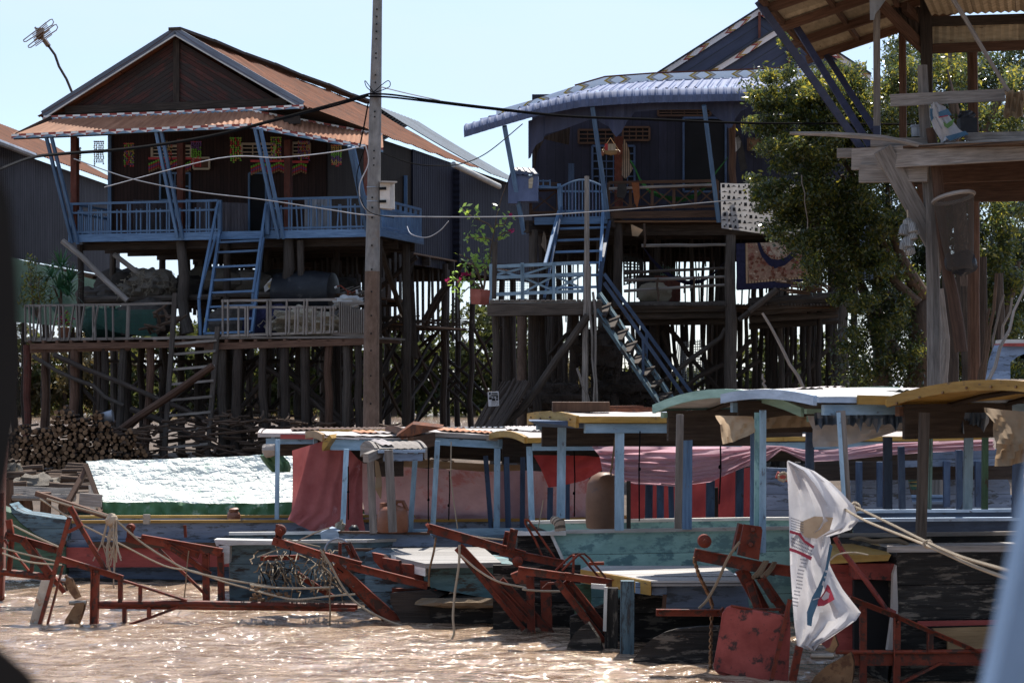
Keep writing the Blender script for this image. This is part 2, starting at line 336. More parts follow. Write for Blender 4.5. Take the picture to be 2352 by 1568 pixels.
M['jug']=mat('tan plastic drum',(.20,.10,.06),(.30,.165,.105),.5,1.5,wear=((.16,.1,.08),.62,3),bump=.08,spec=.4,trans=.15)
M['redpot']=mat('faded red plastic',(.33,.08,.06),(.42,.14,.11),.6,3,wear=((.25,.11,.09),.6,5),bump=.1)
M['drum']=mat('dusty black tank',(.02,.022,.03),(.04,.045,.055),.5,2,wear=((.09,.085,.085),.6,4),bump=.15)
M['box']=mat('ivory meter box',(.62,.56,.5),(.72,.67,.62),.5,2,wear=((.5,.4,.33),.65,4),bump=.05)
M['carpetnavy']=mat('navy carpet pile',(.016,.016,.05),(.03,.03,.075),.95,12,bump=.5)
M['carpetpink']=mat('dusty pink carpet',(.2,.11,.075),(.31,.2,.14),.95,14,wear=((.17,.06,.045),.53,6),wear2=((.5,.4,.3),.6,9),bump=.4)
M['carpetcream']=mat('cream carpet medallion',(.42,.31,.23),(.52,.42,.32),.95,14,wear=((.2,.07,.05),.52,8),bump=.4)
M['carpetborder']=mat('gold carpet border',(.42,.27,.17),(.5,.35,.22),.95,10,seam=(0,.07,.35),bump=.3)
M['printcloth']=mat('off white printed cloth',(.55,.52,.5),(.63,.6,.58),.85,2,bump=.15,trans=.25)
M['ink']=mat('black ink',(.015,.015,.017),(.02,.02,.022),.8,4,bump=0,var=0)
M['paper']=mat('white paper notice',(.75,.75,.78),(.82,.82,.84),.7,3,bump=0,var=0)
M['bag']=mat('white plastic bag film',(.70,.69,.72),(.8,.79,.82),.22,1.6,wear=((.6,.48,.36),.66,2),bump=.25,spec=.6,trans=.4)
M['bagred']=mat('bag red print',(.38,.04,.07),(.45,.06,.1),.4,3,bump=0,trans=.3)
M['bagblue']=mat('bag blue print',(.06,.16,.26),(.09,.2,.32),.4,3,bump=0,trans=.3)
M['baggrey']=mat('bag grey lettering',(.2,.21,.26),(.27,.28,.33),.4,3,bump=0,trans=.3)
M['bagtan']=mat('bag tan print',(.55,.4,.27),(.62,.48,.33),.4,3,bump=0,trans=.3)
M['baggreen']=mat('bag green print',(.1,.2,.06),(.15,.27,.08),.4,3,bump=0,trans=.3)
M['shirt']=mat('striped cream shirt',(.38,.28,.2),(.46,.36,.27),.9,3,seam=(0,.05,.4),bump=.2)
M['clothdark']=mat('dark cloth',(.03,.027,.026),(.05,.045,.042),.9,3,bump=.3)
M['clothorange']=mat('brown orange cloth',(.22,.07,.025),(.28,.1,.04),.9,3,bump=.3)
M['hammockgreen']=mat('green hammock',(.015,.08,.025),(.028,.13,.04),.85,5,(8,1),bump=.4,trans=.2)
M['hammocknavy']=mat('navy hammock',(.02,.02,.07),(.035,.035,.1),.85,5,(8,1),bump=.4)
M['bottle']=mat('clear white plastic bottle',(.62,.6,.57),(.75,.73,.7),.25,3,seam=(1,.03,.3),bump=.2,trans=.4,spec=.6)
M['flowerpink']=mat('magenta bloom',(.5,.02,.12),(.65,.05,.2),.7,4,bump=0,trans=.4)
M['floweryellow']=mat('yellow bloom',(.65,.4,.02),(.75,.5,.05),.7,4,bump=0,trans=.4)
M['bark']=mat('fig tree bark',(.10,.066,.048),(.19,.135,.1),.9,3,(1,4),bump=.8)
M['postblur']=mat('slate blue canopy post',(.17,.27,.42),(.2,.31,.47),.6,3,bump=0)
M['barge']=mat('blue grey bargeboard',(.15,.18,.23),(.2,.23,.29),.6,3,WG)
M['gold']=mat('gold tinsel',(.6,.4,.1),(.75,.55,.2),.4,3,bump=.2,var=.1)
M['gred']=mat('red tinsel',(.62,.05,.06),(.7,.09,.1),.5,3,bump=.2,var=.1)
M['ggreen']=mat('green tinsel',(.2,.6,.06),(.3,.7,.1),.5,3,bump=.2,var=.1)
M['gviolet']=mat('violet tinsel',(.2,.1,.3),(.28,.15,.4),.5,3,bump=.2,var=.1)
M['band']=bandmat('red white blue triangle fascia','tri')
M['chevy']=bandmat('white fascia with ochre chevrons',((.42,.27,.04),(.36,.33,.3),(.8,.84,.86),.5))
M['chevr']=bandmat('pink fascia with red and ochre chevrons',((.33,.06,.04),(.42,.24,.04),(.8,.74,.74),.62))
M['leafbg']=leafmat('distant tree leaf',(.035,.055,.02),(.08,.095,.03),(.26,.26,.05),.42,.5)
M['leafbgy']=leafmat('distant dry leaf',(.08,.08,.03),(.13,.1,.05),(.3,.22,.06),.45,.5)
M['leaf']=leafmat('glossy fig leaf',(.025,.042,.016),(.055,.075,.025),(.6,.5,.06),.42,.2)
M['leafg']=leafmat('dark green fig leaf',(.016,.03,.012),(.035,.05,.018),(.22,.22,.025),.3,.26)  # darker copy of the fig leaf, inner crown shade put into its colour
M['leafl']=leafmat('lime garden leaf',(.11,.2,.04),(.2,.3,.07),(.6,.75,.1),.45,.35)
M['palm']=leafmat('dracaena leaf',(.02,.07,.035),(.04,.11,.05),(.1,.22,.04),.3,.3)
# ---------------------------------------------------------------- camera, world, sun
cam=bpy.data.cameras.new('camera'); co=bpy.data.objects.new('camera',cam); COL.objects.link(co); SC.camera=co
co.location=(0,0,CZ); co.rotation_euler=(math.pi/2,0,0); cam.sensor_width=36; cam.lens=36*F/2352; cam.shift_y=86/2352.; cam.clip_end=6000; cam.clip_start=.1
cam.dof.use_dof=True; cam.dof.focus_distance=34; cam.dof.aperture_fstop=75.0/9
SAZ,SEL=math.radians(13),math.radians(59)
SD=V((math.sin(SAZ)*math.cos(SEL),math.cos(SAZ)*math.cos(SEL),math.sin(SEL)))
sl=bpy.data.lights.new('sun','SUN'); sl.energy=5.0; sl.angle=math.radians(.5); sl.color=(1,.94,.85)
so=bpy.data.objects.new('sun',sl); COL.objects.link(so); so.rotation_euler=(-SD).to_track_quat('-Z','Y').to_euler(); so.location=(0,0,40)
w=bpy.data.worlds.new('World'); SC.world=w; w.use_nodes=True; wt=w.node_tree; bg=wt.nodes['Background']
sk=wt.nodes.new('ShaderNodeTexSky'); sk.sky_type='NISHITA'; sk.sun_disc=False; sk.sun_elevation=SEL; sk.sun_rotation=SAZ; sk.air_density=1.0; sk.dust_density=.1; sk.ozone_density=1.5; sk.altitude=0
wc=wt.nodes.new('ShaderNodeTexCoord'); wn=wt.nodes.new('ShaderNodeTexNoise'); wm_=wt.nodes.new('ShaderNodeMapping'); wm_.inputs['Scale'].default_value=(1.5,1.5,5); wm_.inputs['Rotation'].default_value=(0,.35,.2)
wt.links.new(wc.outputs['Generated'],wm_.inputs[0]); wt.links.new(wm_.outputs[0],wn.inputs['Vector']); wn.inputs['Scale'].default_value=2.2; wn.inputs['Detail'].default_value=7
wr=wt.nodes.new('ShaderNodeMapRange'); wr.inputs[1].default_value=.38; wr.inputs[2].default_value=.66; wr.inputs[3].default_value=.34; wr.inputs[4].default_value=.85; wt.links.new(wn.outputs['Fac'],wr.inputs[0])
wd=wt.nodes.new('ShaderNodeVectorMath'); wd.operation='DOT_PRODUCT'; wd.inputs[1].default_value=tuple(SD); wt.links.new(wc.outputs['Generated'],wd.inputs[0])
wg=wt.nodes.new('ShaderNodeMapRange'); wg.inputs[1].default_value=-.5; wg.inputs[2].default_value=.75; wg.inputs[3].default_value=.5; wg.inputs[4].default_value=1.2; wt.links.new(wd.outputs['Value'],wg.inputs[0])
wv=wt.nodes.new('ShaderNodeVectorMath'); wv.operation='SCALE'; wv.inputs[0].default_value=(4.4,5.4,7.3); wt.links.new(wg.outputs[0],wv.inputs['Scale'])   # thin high cloud, brighter towards the sun
wx=wt.nodes.new('ShaderNodeMix'); wx.data_type='RGBA'; wt.links.new(wr.outputs[0],wx.inputs[0]); wt.links.new(sk.outputs[0],wx.inputs[6]); wt.links.new(wv.outputs[0],wx.inputs[7])
wt.links.new(wx.outputs[2],bg.inputs[0]); bg.inputs[1].default_value=.094
SC.view_settings.view_transform='Standard'; SC.view_settings.look='None'; SC.view_settings.exposure=0.72; SC.view_settings.gamma=1
# ---------------------------------------------------------------- setting: water, bank
def wavez(x,y):
    a=MN.noise(V((x*.7,y*1.3,1)))*.035+(.5-abs(MN.noise(V((x*1.5+y*.3,y*2.6,3)))))*.062+(.5-abs(MN.noise(V((x*3.1,y*5.2-x*.6,6)))))*.030
    return a
wm=NT('muddy river water');  wm.b.inputs['Roughness'].default_value=.07; wm.b.inputs['IOR'].default_value=1.5; wm.b.inputs['Specular IOR Level'].default_value=.5
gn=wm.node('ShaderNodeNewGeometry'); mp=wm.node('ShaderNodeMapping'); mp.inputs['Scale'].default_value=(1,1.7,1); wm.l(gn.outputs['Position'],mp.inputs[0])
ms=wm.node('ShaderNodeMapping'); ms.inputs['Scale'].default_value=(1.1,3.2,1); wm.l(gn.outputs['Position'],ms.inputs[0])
wm.l(wm.mix(wm.ramp(wm.noise(ms.outputs[0],1.6,6,.6),.36,.62),(.14,.086,.052),(.37,.265,.185)),wm.b.inputs['Base Color'])      # streaks: bright sky reflection and dark wave faces painted into the colour
h=wm.math('ADD',wm.noise(mp.outputs[0],3.2,3,.5),wm.math('MULTIPLY',wm.noise(mp.outputs[0],11,3,.5),.35))
bp=wm.node('ShaderNodeBump'); bp.inputs['Strength'].default_value=1; bp.inputs['Distance'].default_value=.09; wm.l(h,bp.inputs['Height']); wm.l(bp.outputs[0],wm.b.inputs['Normal'])
mb=MB()
NX,NY=340,560; xs=[-9+18*i/NX for i in range(NX+1)]; ys=[10+26*(j/NY)**1.15 for j in range(NY+1)]
for j in range(NY+1):
    for i in range(NX+1):
        e=min(1,min(i,NX-i,j,NY-j)/12); mb.v.append(V((xs[i],ys[j],wavez(xs[i],ys[j])*e)))
for j in range(NY):
    for i in range(NX):
        k=j*(NX+1)+i; mb.f.append((k,k+1,k+NX+2,k+NX+1)); mb.m.append(0); mb.t+=[(0,0)]*4
def flat(x0,y0,x1,y1): mb.face([V((x0,y0,0)),V((x1,y0,0)),V((x1,y1,0)),V((x0,y1,0))])
flat(-3000,-200,3000,10); flat(-3000,10,-9,36); flat(9,10,3000,36); flat(-3000,36,3000,4500)
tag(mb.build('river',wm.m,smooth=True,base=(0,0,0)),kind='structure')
gm=NT('trodden clay bank'); g1=gm.noise(gm.obj(),1.3,8,.7); gc=gm.mix(gm.ramp(g1,.35,.65),(.05,.034,.024),(.12,.082,.058)); gm.l(gc,gm.b.inputs['Base Color']); gm.b.inputs['Roughness'].default_value=.9
bp=gm.node('ShaderNodeBump'); bp.inputs['Strength'].default_value=.8; bp.inputs['Distance'].default_value=.1; gm.l(gm.noise(gm.obj(),4,8,.7),bp.inputs['Height']); gm.l(bp.outputs[0],gm.b.inputs['Normal'])
def shore(x): return 36.5+max(0,(x+2)*.3)+.6*math.sin(x*.7)+.5*math.sin(x*1.9+1)
def bankz(x,y):
    t=min(1,max(-.3,(y-shore(x))/6)); b=min(1,max(0,(106-y)/6))
    return (-.25+.65*t)*b-(.4*(1-b))+.10*MN.noise(V((x*.5,y*.5,2)))
mb=MB(); rows=[]
for j in range(91):
    y=34+ (j/90)**1.4*76; rows.append([V((x,y,bankz(x,y))) for x in [-75+150*i/150 for i in range(151)]])
mb.loft([list(r) for r in rows]); tag(mb.build('river_bank',gm.m,smooth=True,base=(0,60,0)),kind='structure')
mb=MB(); mb.loft([[V((-400+20*i,158+6*math.sin(i*1.3)+30*j, -.2+min(j,1)*.9)) for i in range(41)] for j in range(8)]); tag(mb.build('far_bank',gm.m,smooth=True,base=(0,200,0)),kind='structure')
# ---------------------------------------------------------------- foliage
def leaf(mb,c,s,asp=.45,dirn=None):
    d=V((ru(-1,1),ru(-1,1),ru(-1,1))) if dirn is None else V(dirn)
    if d.length<.1: d=V((1,0,0))
    d.normalize(); x=d.cross(V((ru(-1,1),ru(-1,1),ru(-1,1)))); 
    if x.length<.05: x=d.orthogonal()
    x.normalize(); x*=s*asp; d=d*s; i=len(mb.v)
    mb.v+=[c-d,c+x*.9-d*.1,c+d,c-x*.9-d*.1]; mb.f.append((i,i+1,i+2,i+3)); mb.m.append(mb.mi); mb.t+=[(0,0),(1,0),(1,1),(0,1)]
def clump(mb,c,r,n,s,asp=.45,droop=0,soft=0):
    c=V(c)
    for _ in range(n):
        if soft: leaf(mb,c+V((random.gauss(0,.5)*r[0],random.gauss(0,.5)*r[1],random.gauss(0,.5)*r[2])),s*ru(.5,1.5),asp); continue
        d=V((random.gauss(0,1),random.gauss(0,1),random.gauss(0,1))); d.normalize(); d*=R()**.45
        p=c+V((d.x*r[0],d.y*r[1],d.z*r[2])); leaf(mb,p,s*ru(.6,1.3),asp,None if not droop else (ru(-.6,.6),ru(-.6,.6),-droop))
def crown(mb,c,r,nc,n,s,asp=.45,core=.55,cr=.32):
    c=V(c)
    for _ in range(nc):
        d=V((random.gauss(0,1),random.gauss(0,1),random.gauss(0,1))); d.normalize(); d*=core+(1-core)*R()
        q=c+V((d.x*r[0],d.y*r[1],d.z*r[2])); k=ru(.6,1.2)*cr
        clump(mb,q,(r[0]*k,r[1]*k,r[2]*k*.8),n,s,asp)
def tree(name,label,base,h,rx,mleaf,nc,n,s,group=None,zc=.62,rz=None):
    base=V(base); t=thing(name,label,'tree',base,group); rz=h*.4 if rz is None else rz
    b=MB(); top=base+V((ru(-.3,.3),0,h*zc)); b.pole(base-V((0,0,.3)),top,h*.035,h*.015,7,6,.08)
    for k in range(5):
        a=ru(0,6.28); p=base.lerp(top,ru(.45,.9)); b.pole(p,p+V((math.cos(a)*rx*.7,math.sin(a)*rx*.7,h*ru(.12,.3))),h*.014,h*.005,5,3,.1)
    b.build('trunk',M['bark'],t,True)
    m=MB(); crown(m,base+V((0,0,h*zc)),(rx,rx*.8,rz),nc,n,s)
    for _ in range(nc//2): clump(m,base+V((ru(-rx,rx),ru(-1,1),h*ru(.05,.5))),(rx*.35,1,h*.12),n,s); m.build('crown',mleaf,t)
    return t
bgt=[(40,.72,150,1),(150,.66,149,2),(262,.74,151,2),(372,.7,148,1),(480,.76,152,1),(590,.72,150,0),(690,.78,151,0),(800,.72,150,0),(905,.7,150,1),(1000,.56,152,1),(1085,.98,150,0),(1178,.86,153,0),(1260,.42,151,1),(1340,.4,150,2),(1450,.36,152,0),(1640,.34,150,1),(1800,.62,149,0),(1900,.6,151,1),(2350,.9,150,0),(2230,.9,155,1)]
labs=['bushy green tree across the water at the far left edge','thin green tree across the water behind the firewood stack','dry brownish tree across the water above the firewood stack','green tree across the water left of the tall ladder','dry brown tree across the water behind the tall ladder','dark bushy tree across the water right of the tall ladder','dark tree across the water behind the terrace slats','bushy dark tree across the water left of the concrete pole','dark tree across the water just right of the concrete pole','yellow green tree between concrete pole and the open gap','low pale green tree in the gap left of the bougainvillea','tall rounded dark tree in the gap below the bougainvillea','second tall dark tree in the gap behind the paper notice','low green tree behind the thick root buttress','low dry tree behind the tall landing post','low dark tree behind the lower stair of the navy house','low green tree seen under the navy house carpet','tall dark tree behind the right end of the navy house','brown dry tree behind the fig tree trunk','big dark tree beyond the right edge of the hut','dry tree beyond the hut fish trap']
for i,(px,k,Y,ty) in enumerate(bgt):
    hgt=8.6*k; pos=at(px,900,Y); pos.z=.3
    tree('riverside_tree',labs[i],pos,hgt,ru(3.2,4.4),M['leafbgy'] if ty==2 else M['leafbg'],34,70,.26,'trees across the far water',.58,hgt*.46)

mb=MB()
for k in range(420):
    x=ru(-38,30); y=ru(151,160); h=ru(.5,2.4)*(1 if x<2 else .65); clump(mb,(x,y,h*.5),(ru(.8,1.8),1,h*.7),46,.24)
tag(mb.build('thicket',M['leafbg'],base=(0,155,0)),'low green thicket along the far waterline','thicket',kind='stuff')
mb=MB()
for k in range(150):
    x=ru(-38,-8); y=ru(151,160); h=ru(.6,2.6); clump(mb,(x,y,h*.6),(ru(.8,1.6),1,h*.7),40,.22)
tag(mb.build('dry_thicket',M['leafbgy'],base=(-20,155,0)),'dry ochre scrub along the far waterline behind the left house','thicket',kind='stuff')
# ================================================================ LEFT HOUSE
L=Fr((-8.654,55,0),15.3); FZ=6.32; GZ=.35
H1=thing('stilt_house','red brown gabled stilt house with rusty orange roof, garlanded verandah and blue railings','stilt house',(L.w(0,3,GZ)))
apex=L.v(405,72,0); le=L.v(101,264,0); re=L.v(697,241,0); ul=L.loc(le)[0]; ur=L.loc(re)[0]; ez=(le.z+re.z)/2-.02; rz=apex.z
def Lw(u,v,z): return L.w(u,v,z)
b=MB(); b.corr(Lw(0,-.1,rz),Lw(0,15.5,rz-.1),Lw(ur+.12,15.5,ez-.12),Lw(ur+.12,-.1,ez-.06),.17,.02,14,.08,jit=.05)
b.corr(Lw(0,15.5,rz-.1),Lw(0,-.1,rz),Lw(ul-.12,-.1,ez-.06),Lw(ul-.12,15.5,ez-.06),.17,.02,10,.06,jit=.05); rf=b.build('roof',M['roofred'],H1)
b=MB()
for k in range(7):
    y0=-.12+k*2.2; b.beam(Lw(0,y0,rz+.05+.03*(k%2)),Lw(0,y0+2.25,rz+.04+.03*((k+1)%2)),.34,.07)
b.build('ridge_cap',M['dark'],rf)
b=MB(); b.corr(Lw(0,15.52,rz+.02),Lw(0,20.2,rz+.02),Lw(ur+.5,20.2,ez-.3),Lw(ur+.5,15.52,ez-.3),.36,.035,8,.05,True); b.corr(Lw(0,20.2,rz+.02),Lw(0,15.52,rz+.02),Lw(ul,15.52,ez),Lw(ul,20.2,ez),.36,.035,4,0,True); b.build('rear_roof',M['roofblue'],H1)
b=MB(); b.corr(Lw(-3,20.2,ez-.05),Lw(3.7,20.2,ez-.25),Lw(3.7,24.8,ez-.5),Lw(-3,24.8,ez-.5),.36,.03,3,0,True); b.build('lean_to_roof',M['roofblue'],H1)
# gable face, in two halves of raked boards
b=MB()
for sx,pe in ((-1,L.v(150,257,.3)),(1,L.v(655,240,.3))):
    a=L.v(405,92,.3); c0=L.v(405,236 if sx<0 else 232,.3); sl=(a-pe).normalized(); nn=sl.cross(L.W)
    pts=[a,pe,c0] if sx<0 else [a,c0,pe]; b.face(pts,[(p.dot(sl),p.dot(nn)) for p in pts])
b.build('gable_wall',M['gable'],H1)
b=MB(); b.beam(L.v(405,90,.25),L.v(405,240,.25),.16,.08); b.beam(L.v(150,253,.22),L.v(660,234,.22),.06,.2); b.face([L.v(118,262,.28),L.v(150,256,.28),L.v(655,238,.28),L.v(690,244,.28),L.v(640,250,.28),L.v(110,272,.28)]); b.build('gable_beam',M['dark'],H1)
for e in (le,re):
    b=MB(); b.beam(apex+V((0,0,.0))-L.W*.06,e+V((0,0,.0))-L.W*.06,.05,.19); o=b.build('bargeboard',M['barge'],H1)
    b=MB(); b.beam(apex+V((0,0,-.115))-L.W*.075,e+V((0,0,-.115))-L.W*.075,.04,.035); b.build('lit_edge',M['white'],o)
def band(ps,h,m,name,par,th=.04,dirn=None):                      # fascia board along points with pattern uv
    b=MB(); u=0
    for p,q in zip(ps[:-1],ps[1:]):
        p=V(p);q=V(q);l=(q-p).length; d=(q-p).normalized(); n=d.cross(V((0,0,1))).normalized()
        if n.y>0:n=-n
        p1=p-V((0,0,h)); q1=q-V((0,0,h)); b.face([p1,q1,q,p],[(u,0),(u+l,0),(u+l,1),(u,1)]); e=-n*th
        b.face([p+e,q+e,q1+e,p1+e],[(u,1),(u+l,1),(u+l,0),(u,0)]); b.face([p,q,q+e,p+e],[(u,.9),(u+l,.9),(u+l,1),(u,1)]); b.face([p1+e,q1+e,q1,p1],[(u,0),(u+l,0),(u+l,.1),(u,.1)]); u+=l
    return b.build(name,m,par)
band([L.v(100,266,-.12),L.v(350,257,-.12),L.v(640,243,-.12),L.v(697,240,-.12)],.10,M['band'],'gable_fascia',H1)
# verandah roof
TL=L.v(118,274,-.16); TR=L.v(583,255,-.16); BL=L.v(26,309,-1.3); BM=L.v(345,293,-1.3); BR=L.v(577,284,-1.3)
UR=L.u(878,309,4.9); LR=L.u(880,340,5.2)
b=MB(); b.corr(TL,TR,BR,BL,.13,.018,4); b.corr(TR,UR,LR,BR,.13,.018,4); b.build('verandah_roof',M['roofporch'],H1)
band([BL+V((0,0,.01)),BM,BR],.115,M['band'],'verandah_fascia',H1); band([BR,LR],.115,M['band'],'verandah_fascia',H1); band([TR+V((0,-.06,.02)),UR+V((0,-.06,.02))],.11,M['band'],'verandah_fascia',H1)
b=MB(); b.face([TR,UR,L.u(891,316,3.6),re,TR+V((0,.1,.12))]); b.beam(L.v(36,312,-1.2),L.v(118,272,-.2),.05,.14); b.beam(BL+V((0,.3,-.05)),BR+V((0,.3,-.05)),.06,.1); b.beam(Lw(-3,.0,ez-.5),Lw(3.4,.0,ez-.35),.08,.2); b.build('eave_beam',M['dark'],H1)
# walls
wl=L.loc(L.v(252,400,2))[0]; wr=3.4; WT=ez-.15
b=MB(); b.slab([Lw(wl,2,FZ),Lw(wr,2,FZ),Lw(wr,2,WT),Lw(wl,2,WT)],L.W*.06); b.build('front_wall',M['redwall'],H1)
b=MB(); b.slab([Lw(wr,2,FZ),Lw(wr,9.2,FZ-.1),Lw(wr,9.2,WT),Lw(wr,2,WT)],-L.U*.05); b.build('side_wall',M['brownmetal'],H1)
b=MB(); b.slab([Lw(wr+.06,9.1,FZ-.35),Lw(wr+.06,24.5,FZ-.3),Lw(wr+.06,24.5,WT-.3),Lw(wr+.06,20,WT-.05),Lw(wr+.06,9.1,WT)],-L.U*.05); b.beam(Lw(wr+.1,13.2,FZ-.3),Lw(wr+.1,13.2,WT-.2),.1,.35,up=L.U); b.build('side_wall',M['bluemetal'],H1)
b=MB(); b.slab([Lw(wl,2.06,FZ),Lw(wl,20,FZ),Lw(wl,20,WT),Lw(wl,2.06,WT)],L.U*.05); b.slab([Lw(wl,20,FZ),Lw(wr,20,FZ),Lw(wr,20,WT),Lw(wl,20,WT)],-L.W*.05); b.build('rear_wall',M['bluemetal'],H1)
def opening(px0,px1,y0,y1,v,name,fm,par,fr=L,bars=None,glass='black',fw=.05):
    a=[fr.v(px0,y0,v),fr.v(px1,y0,v),fr.v(px1,y1,v),fr.v(px0,y1,v)]; b=MB(); 
    for i in range(4): b.beam(a[i]-fr.W*.02,a[(i+1)%4]-fr.W*.02,.05,fw,up=(a[1]-a[0]) if i%2 else V((0,0,1)))
    if bars:
        nx,ny=bars
        for i in range(1,nx): t=i/nx; b.beam(a[0].lerp(a[1],t)-fr.W*.015,a[3].lerp(a[2],t)-fr.W*.015,.03,.025,up=fr.U)
        for i in range(1,ny): t=i/ny; b.beam(a[0].lerp(a[3],t)-fr.W*.018,a[1].lerp(a[2],t)-fr.W*.018,.03,.03)
    o=b.build(name,fm,par); b=MB(); b.slab([p-fr.W*.008 for p in a],fr.W*.004); b.build('pane' if name!='door' else 'dark_opening',M[glass],o); return o
opening(573,612,398,545,1.98,'door',M['blue'],H1,bars=None)
opening(369,437,398,520,1.98,'window',M['blue'],H1,bars=(2,4))
opening(350,440,336,362,1.98,'vent',M['cream'],H1,bars=(3,3),fw=.06); opening(556,632,331,359,1.98,'vent',M['cream'],H1,bars=(3,3),fw=.06); opening(672,712,329,356,1.98,'vent',M['cream'],H1,bars=(2,3),fw=.06)
b=MB(); b.beam(L.v(252,310,1.9),L.v(252,545,1.9),.09); b.build('corner_trim',M['blue'],H1); b=MB(); b.beam(Lw(wr+.06,8.4,FZ),Lw(wr+.06,8.4,FZ+2.2),.1); b.build('corner_trim',M['blue'],H1)
for x,v,y0 in ((172,.05,316),(416,.7,320),(662,.7,322),(845,.3,335)):
    b=MB(); b.beam(L.v(x,y0,v),V((0,0,FZ))+ (lambda p:V((p.x,p.y,0)))(L.v(x,545,v)),.17,.17,up=L.U); b.build('verandah_post',M['redpost'],H1)
for (x0,y0,x1,y1) in ((106,314,166,558),(118,314,179,560),(358,300,408,546),(370,299,420,548),(585,292,640,548),(598,294,652,548),(802,335,842,528),(812,338,852,528)):
    b=MB(); b.beam(L.v(x0,y0,-1.2),L.v(x1,y1,-.16),.075,.075,up=L.U); b.build('eave_strut',M['blue'],H1)
# deck and balcony
dl=L.loc(L.v(163,545,-.1))[0]; dr=5.55; DZ=FZ
b=MB(); b.slab([Lw(dl,-.1,DZ-.06),Lw(dr,-.1,DZ-.06),Lw(dr,3.3,DZ-.06),Lw(dl,3.3,DZ-.06)],V((0,0,.05)))
b.slab([Lw(dl,3.3,DZ-.07),Lw(wr+.2,3.3,DZ-.07),Lw(wr+.2,20,DZ-.07),Lw(dl,20,DZ-.07)],V((0,0,.05))); b.build('floor',M['slats'],H1)
b=MB(); b.beam(Lw(dl-.05,-.13,DZ-.06),Lw(dr+.05,-.13,DZ-.06),.06,.2); b.beam(Lw(dr+.03,-.13,DZ-.06),Lw(dr+.03,3.4,DZ-.06),.06,.17); b.build('deck_edge',M['blue'],H1)
b=MB()
for v in (.4,1.7,3.1,5,7.5,10,12.5,15,17.5,19.8): b.beam(Lw(dl+.1,v,DZ-.22),Lw(dr-.1 if v<3.4 else wr+.3,v,DZ-.22),.09,.26)
for u in (dl+.3,-1.6,0,1.7,3.3,5.3): b.beam(Lw(u,0,DZ-.13),Lw(u,3.3 if u>3.5 else 20,DZ-.13),.07,.1)
b.build('floor_joist',M['dark'],H1)
def rail(fr,ps,z0,hh,mm,name,par,step=.26,broken=False,pair=True):
    b=MB()
    for p,q in zip(ps[:-1],ps[1:]):
        p=V((p.x,p.y,z0)); q=V((q.x,q.y,z0)); l=(q-p).length; d=(q-p)/l; up=V((0,0,1)); k=max(1,int(l/step))
        b.beam(p+up*hh,q+up*hh,.05,.06); b.beam(p+up*hh*.72,q+up*hh*.72,.04,.05); b.beam(p+up*.1,q+up*.1,.04,.05)
        for i in range(k+1):
            c=p+d*(l*i/k)
            if i%2==0:
                for s in ((-.035,.035) if pair else (0,)): b.beam(c+d*s,c+d*s+up*(hh+.02),.035,.035,up=d)
            else:
                for s in (-.06,.06): 
                    b.beam(c+d*s+up*.03,c+d*(s+(ru(-.06,.06) if broken else 0))+up*hh*.8,.035,.03,up=d)
    return b.build(name,mm,par)
sx0=L.v(500,540,-.12); sx1=L.v(622,540,-.12)
rail(L,[Lw(dl,-.1,0),sx0],DZ,.84,M['blue'],'railing',H1); rail(L,[sx1,Lw(dr,-.1,0)],DZ,.84,M['blue'],'railing',H1,broken=True); rail(L,[Lw(dr,-.1,0),Lw(dr,3.3,0)],DZ,.78,M['blue'],'railing',H1,.2); rail(L,[Lw(dl,-.1,0),Lw(dl,2.2,0)],DZ,.84,M['blue'],'railing',H1)
# stilts
def stilt(par,p,z1,r,m='post',z0=GZ-.5,r1=None,wob=.05,name='stilt'):
    b=MB(); b.pole(V((p.x+ru(-.08,.08),p.y,z0)),V((p.x,p.y,z1)),r*ru(.9,1.15),(r1 or r*.85),8,6,wob); return b.build(name,M[m],par,True)
for v in (.15,2.4,5.2,8.4,11.6,15,18.5,20):
    for u in (-2.85,-.8,1.4,3.5)+((5.4,) if v<4 else ()):
        if v<1 and u==-.8: continue
        stilt(H1,Lw(u+ru(-.15,.15),v+ru(-.2,.2),0),DZ-.2,ru(.09,.13),random.choice(['dark','dark','post']))
b=MB(); q0=L.v(417,548,.15); b.tube([L.v(x,y,.1) for x,y in((432,765),(424,725),(420,690),(424,640),(420,600),(414,548))],[.17,.14,.15,.15,.13,.12],9); b.build('stilt',M['post'],H1,True)
b=MB(); b.tube([L.v(x,y,.1) for x,y in((655,700),(658,650),(664,615),(663,545))],[.14,.13,.15,.13],9); b.build('stilt',M['post'],H1,True)
for k in range(46):
    v=random.choice((.3,2.4,5.2,8.4,11.6,15,18.5)); u0=random.choice((-2.85,-.8,1.4)); u1=u0+ru(1.6,2.3); z=ru(.4,2.4); 
    p,q=(Lw(u0,v,z),Lw(u1,v,z+ru(1.5,2.4))); 
    if R()<.5: p.z,q.z=q.z,p.z
    b=MB(); b.pole(p,q,ru(.045,.07),ru(.04,.06),6,4,.05); b.build('brace',M['dark'],H1,True)
for k in range(14):
    u=3.5; v0=random.choice((2.4,5.2,8.4,11.6,15)); z=ru(.5,3.6); b=MB(); p,q=Lw(u,v0,z),Lw(u,v0+ru(2.6,3.4),z+ru(1.5,2.5))
    if R()<.5: p.z,q.z=q.z,p.z
    b.pole(p,q,ru(.05,.07),.05,6,4,.06); b.build('brace',M['dark'],H1,True)
b=MB(); b.tube([L.u(*K(1,1,x,y),u) for x,y,u in ((1105,590,5.3),(1180,830,5),(1250,1030,4.8),(1330,1270,4.4),(1420,1560,4.2))],[.075,.08,.07,.075,.08],7); b.build('brace',M['post'],H1,True)
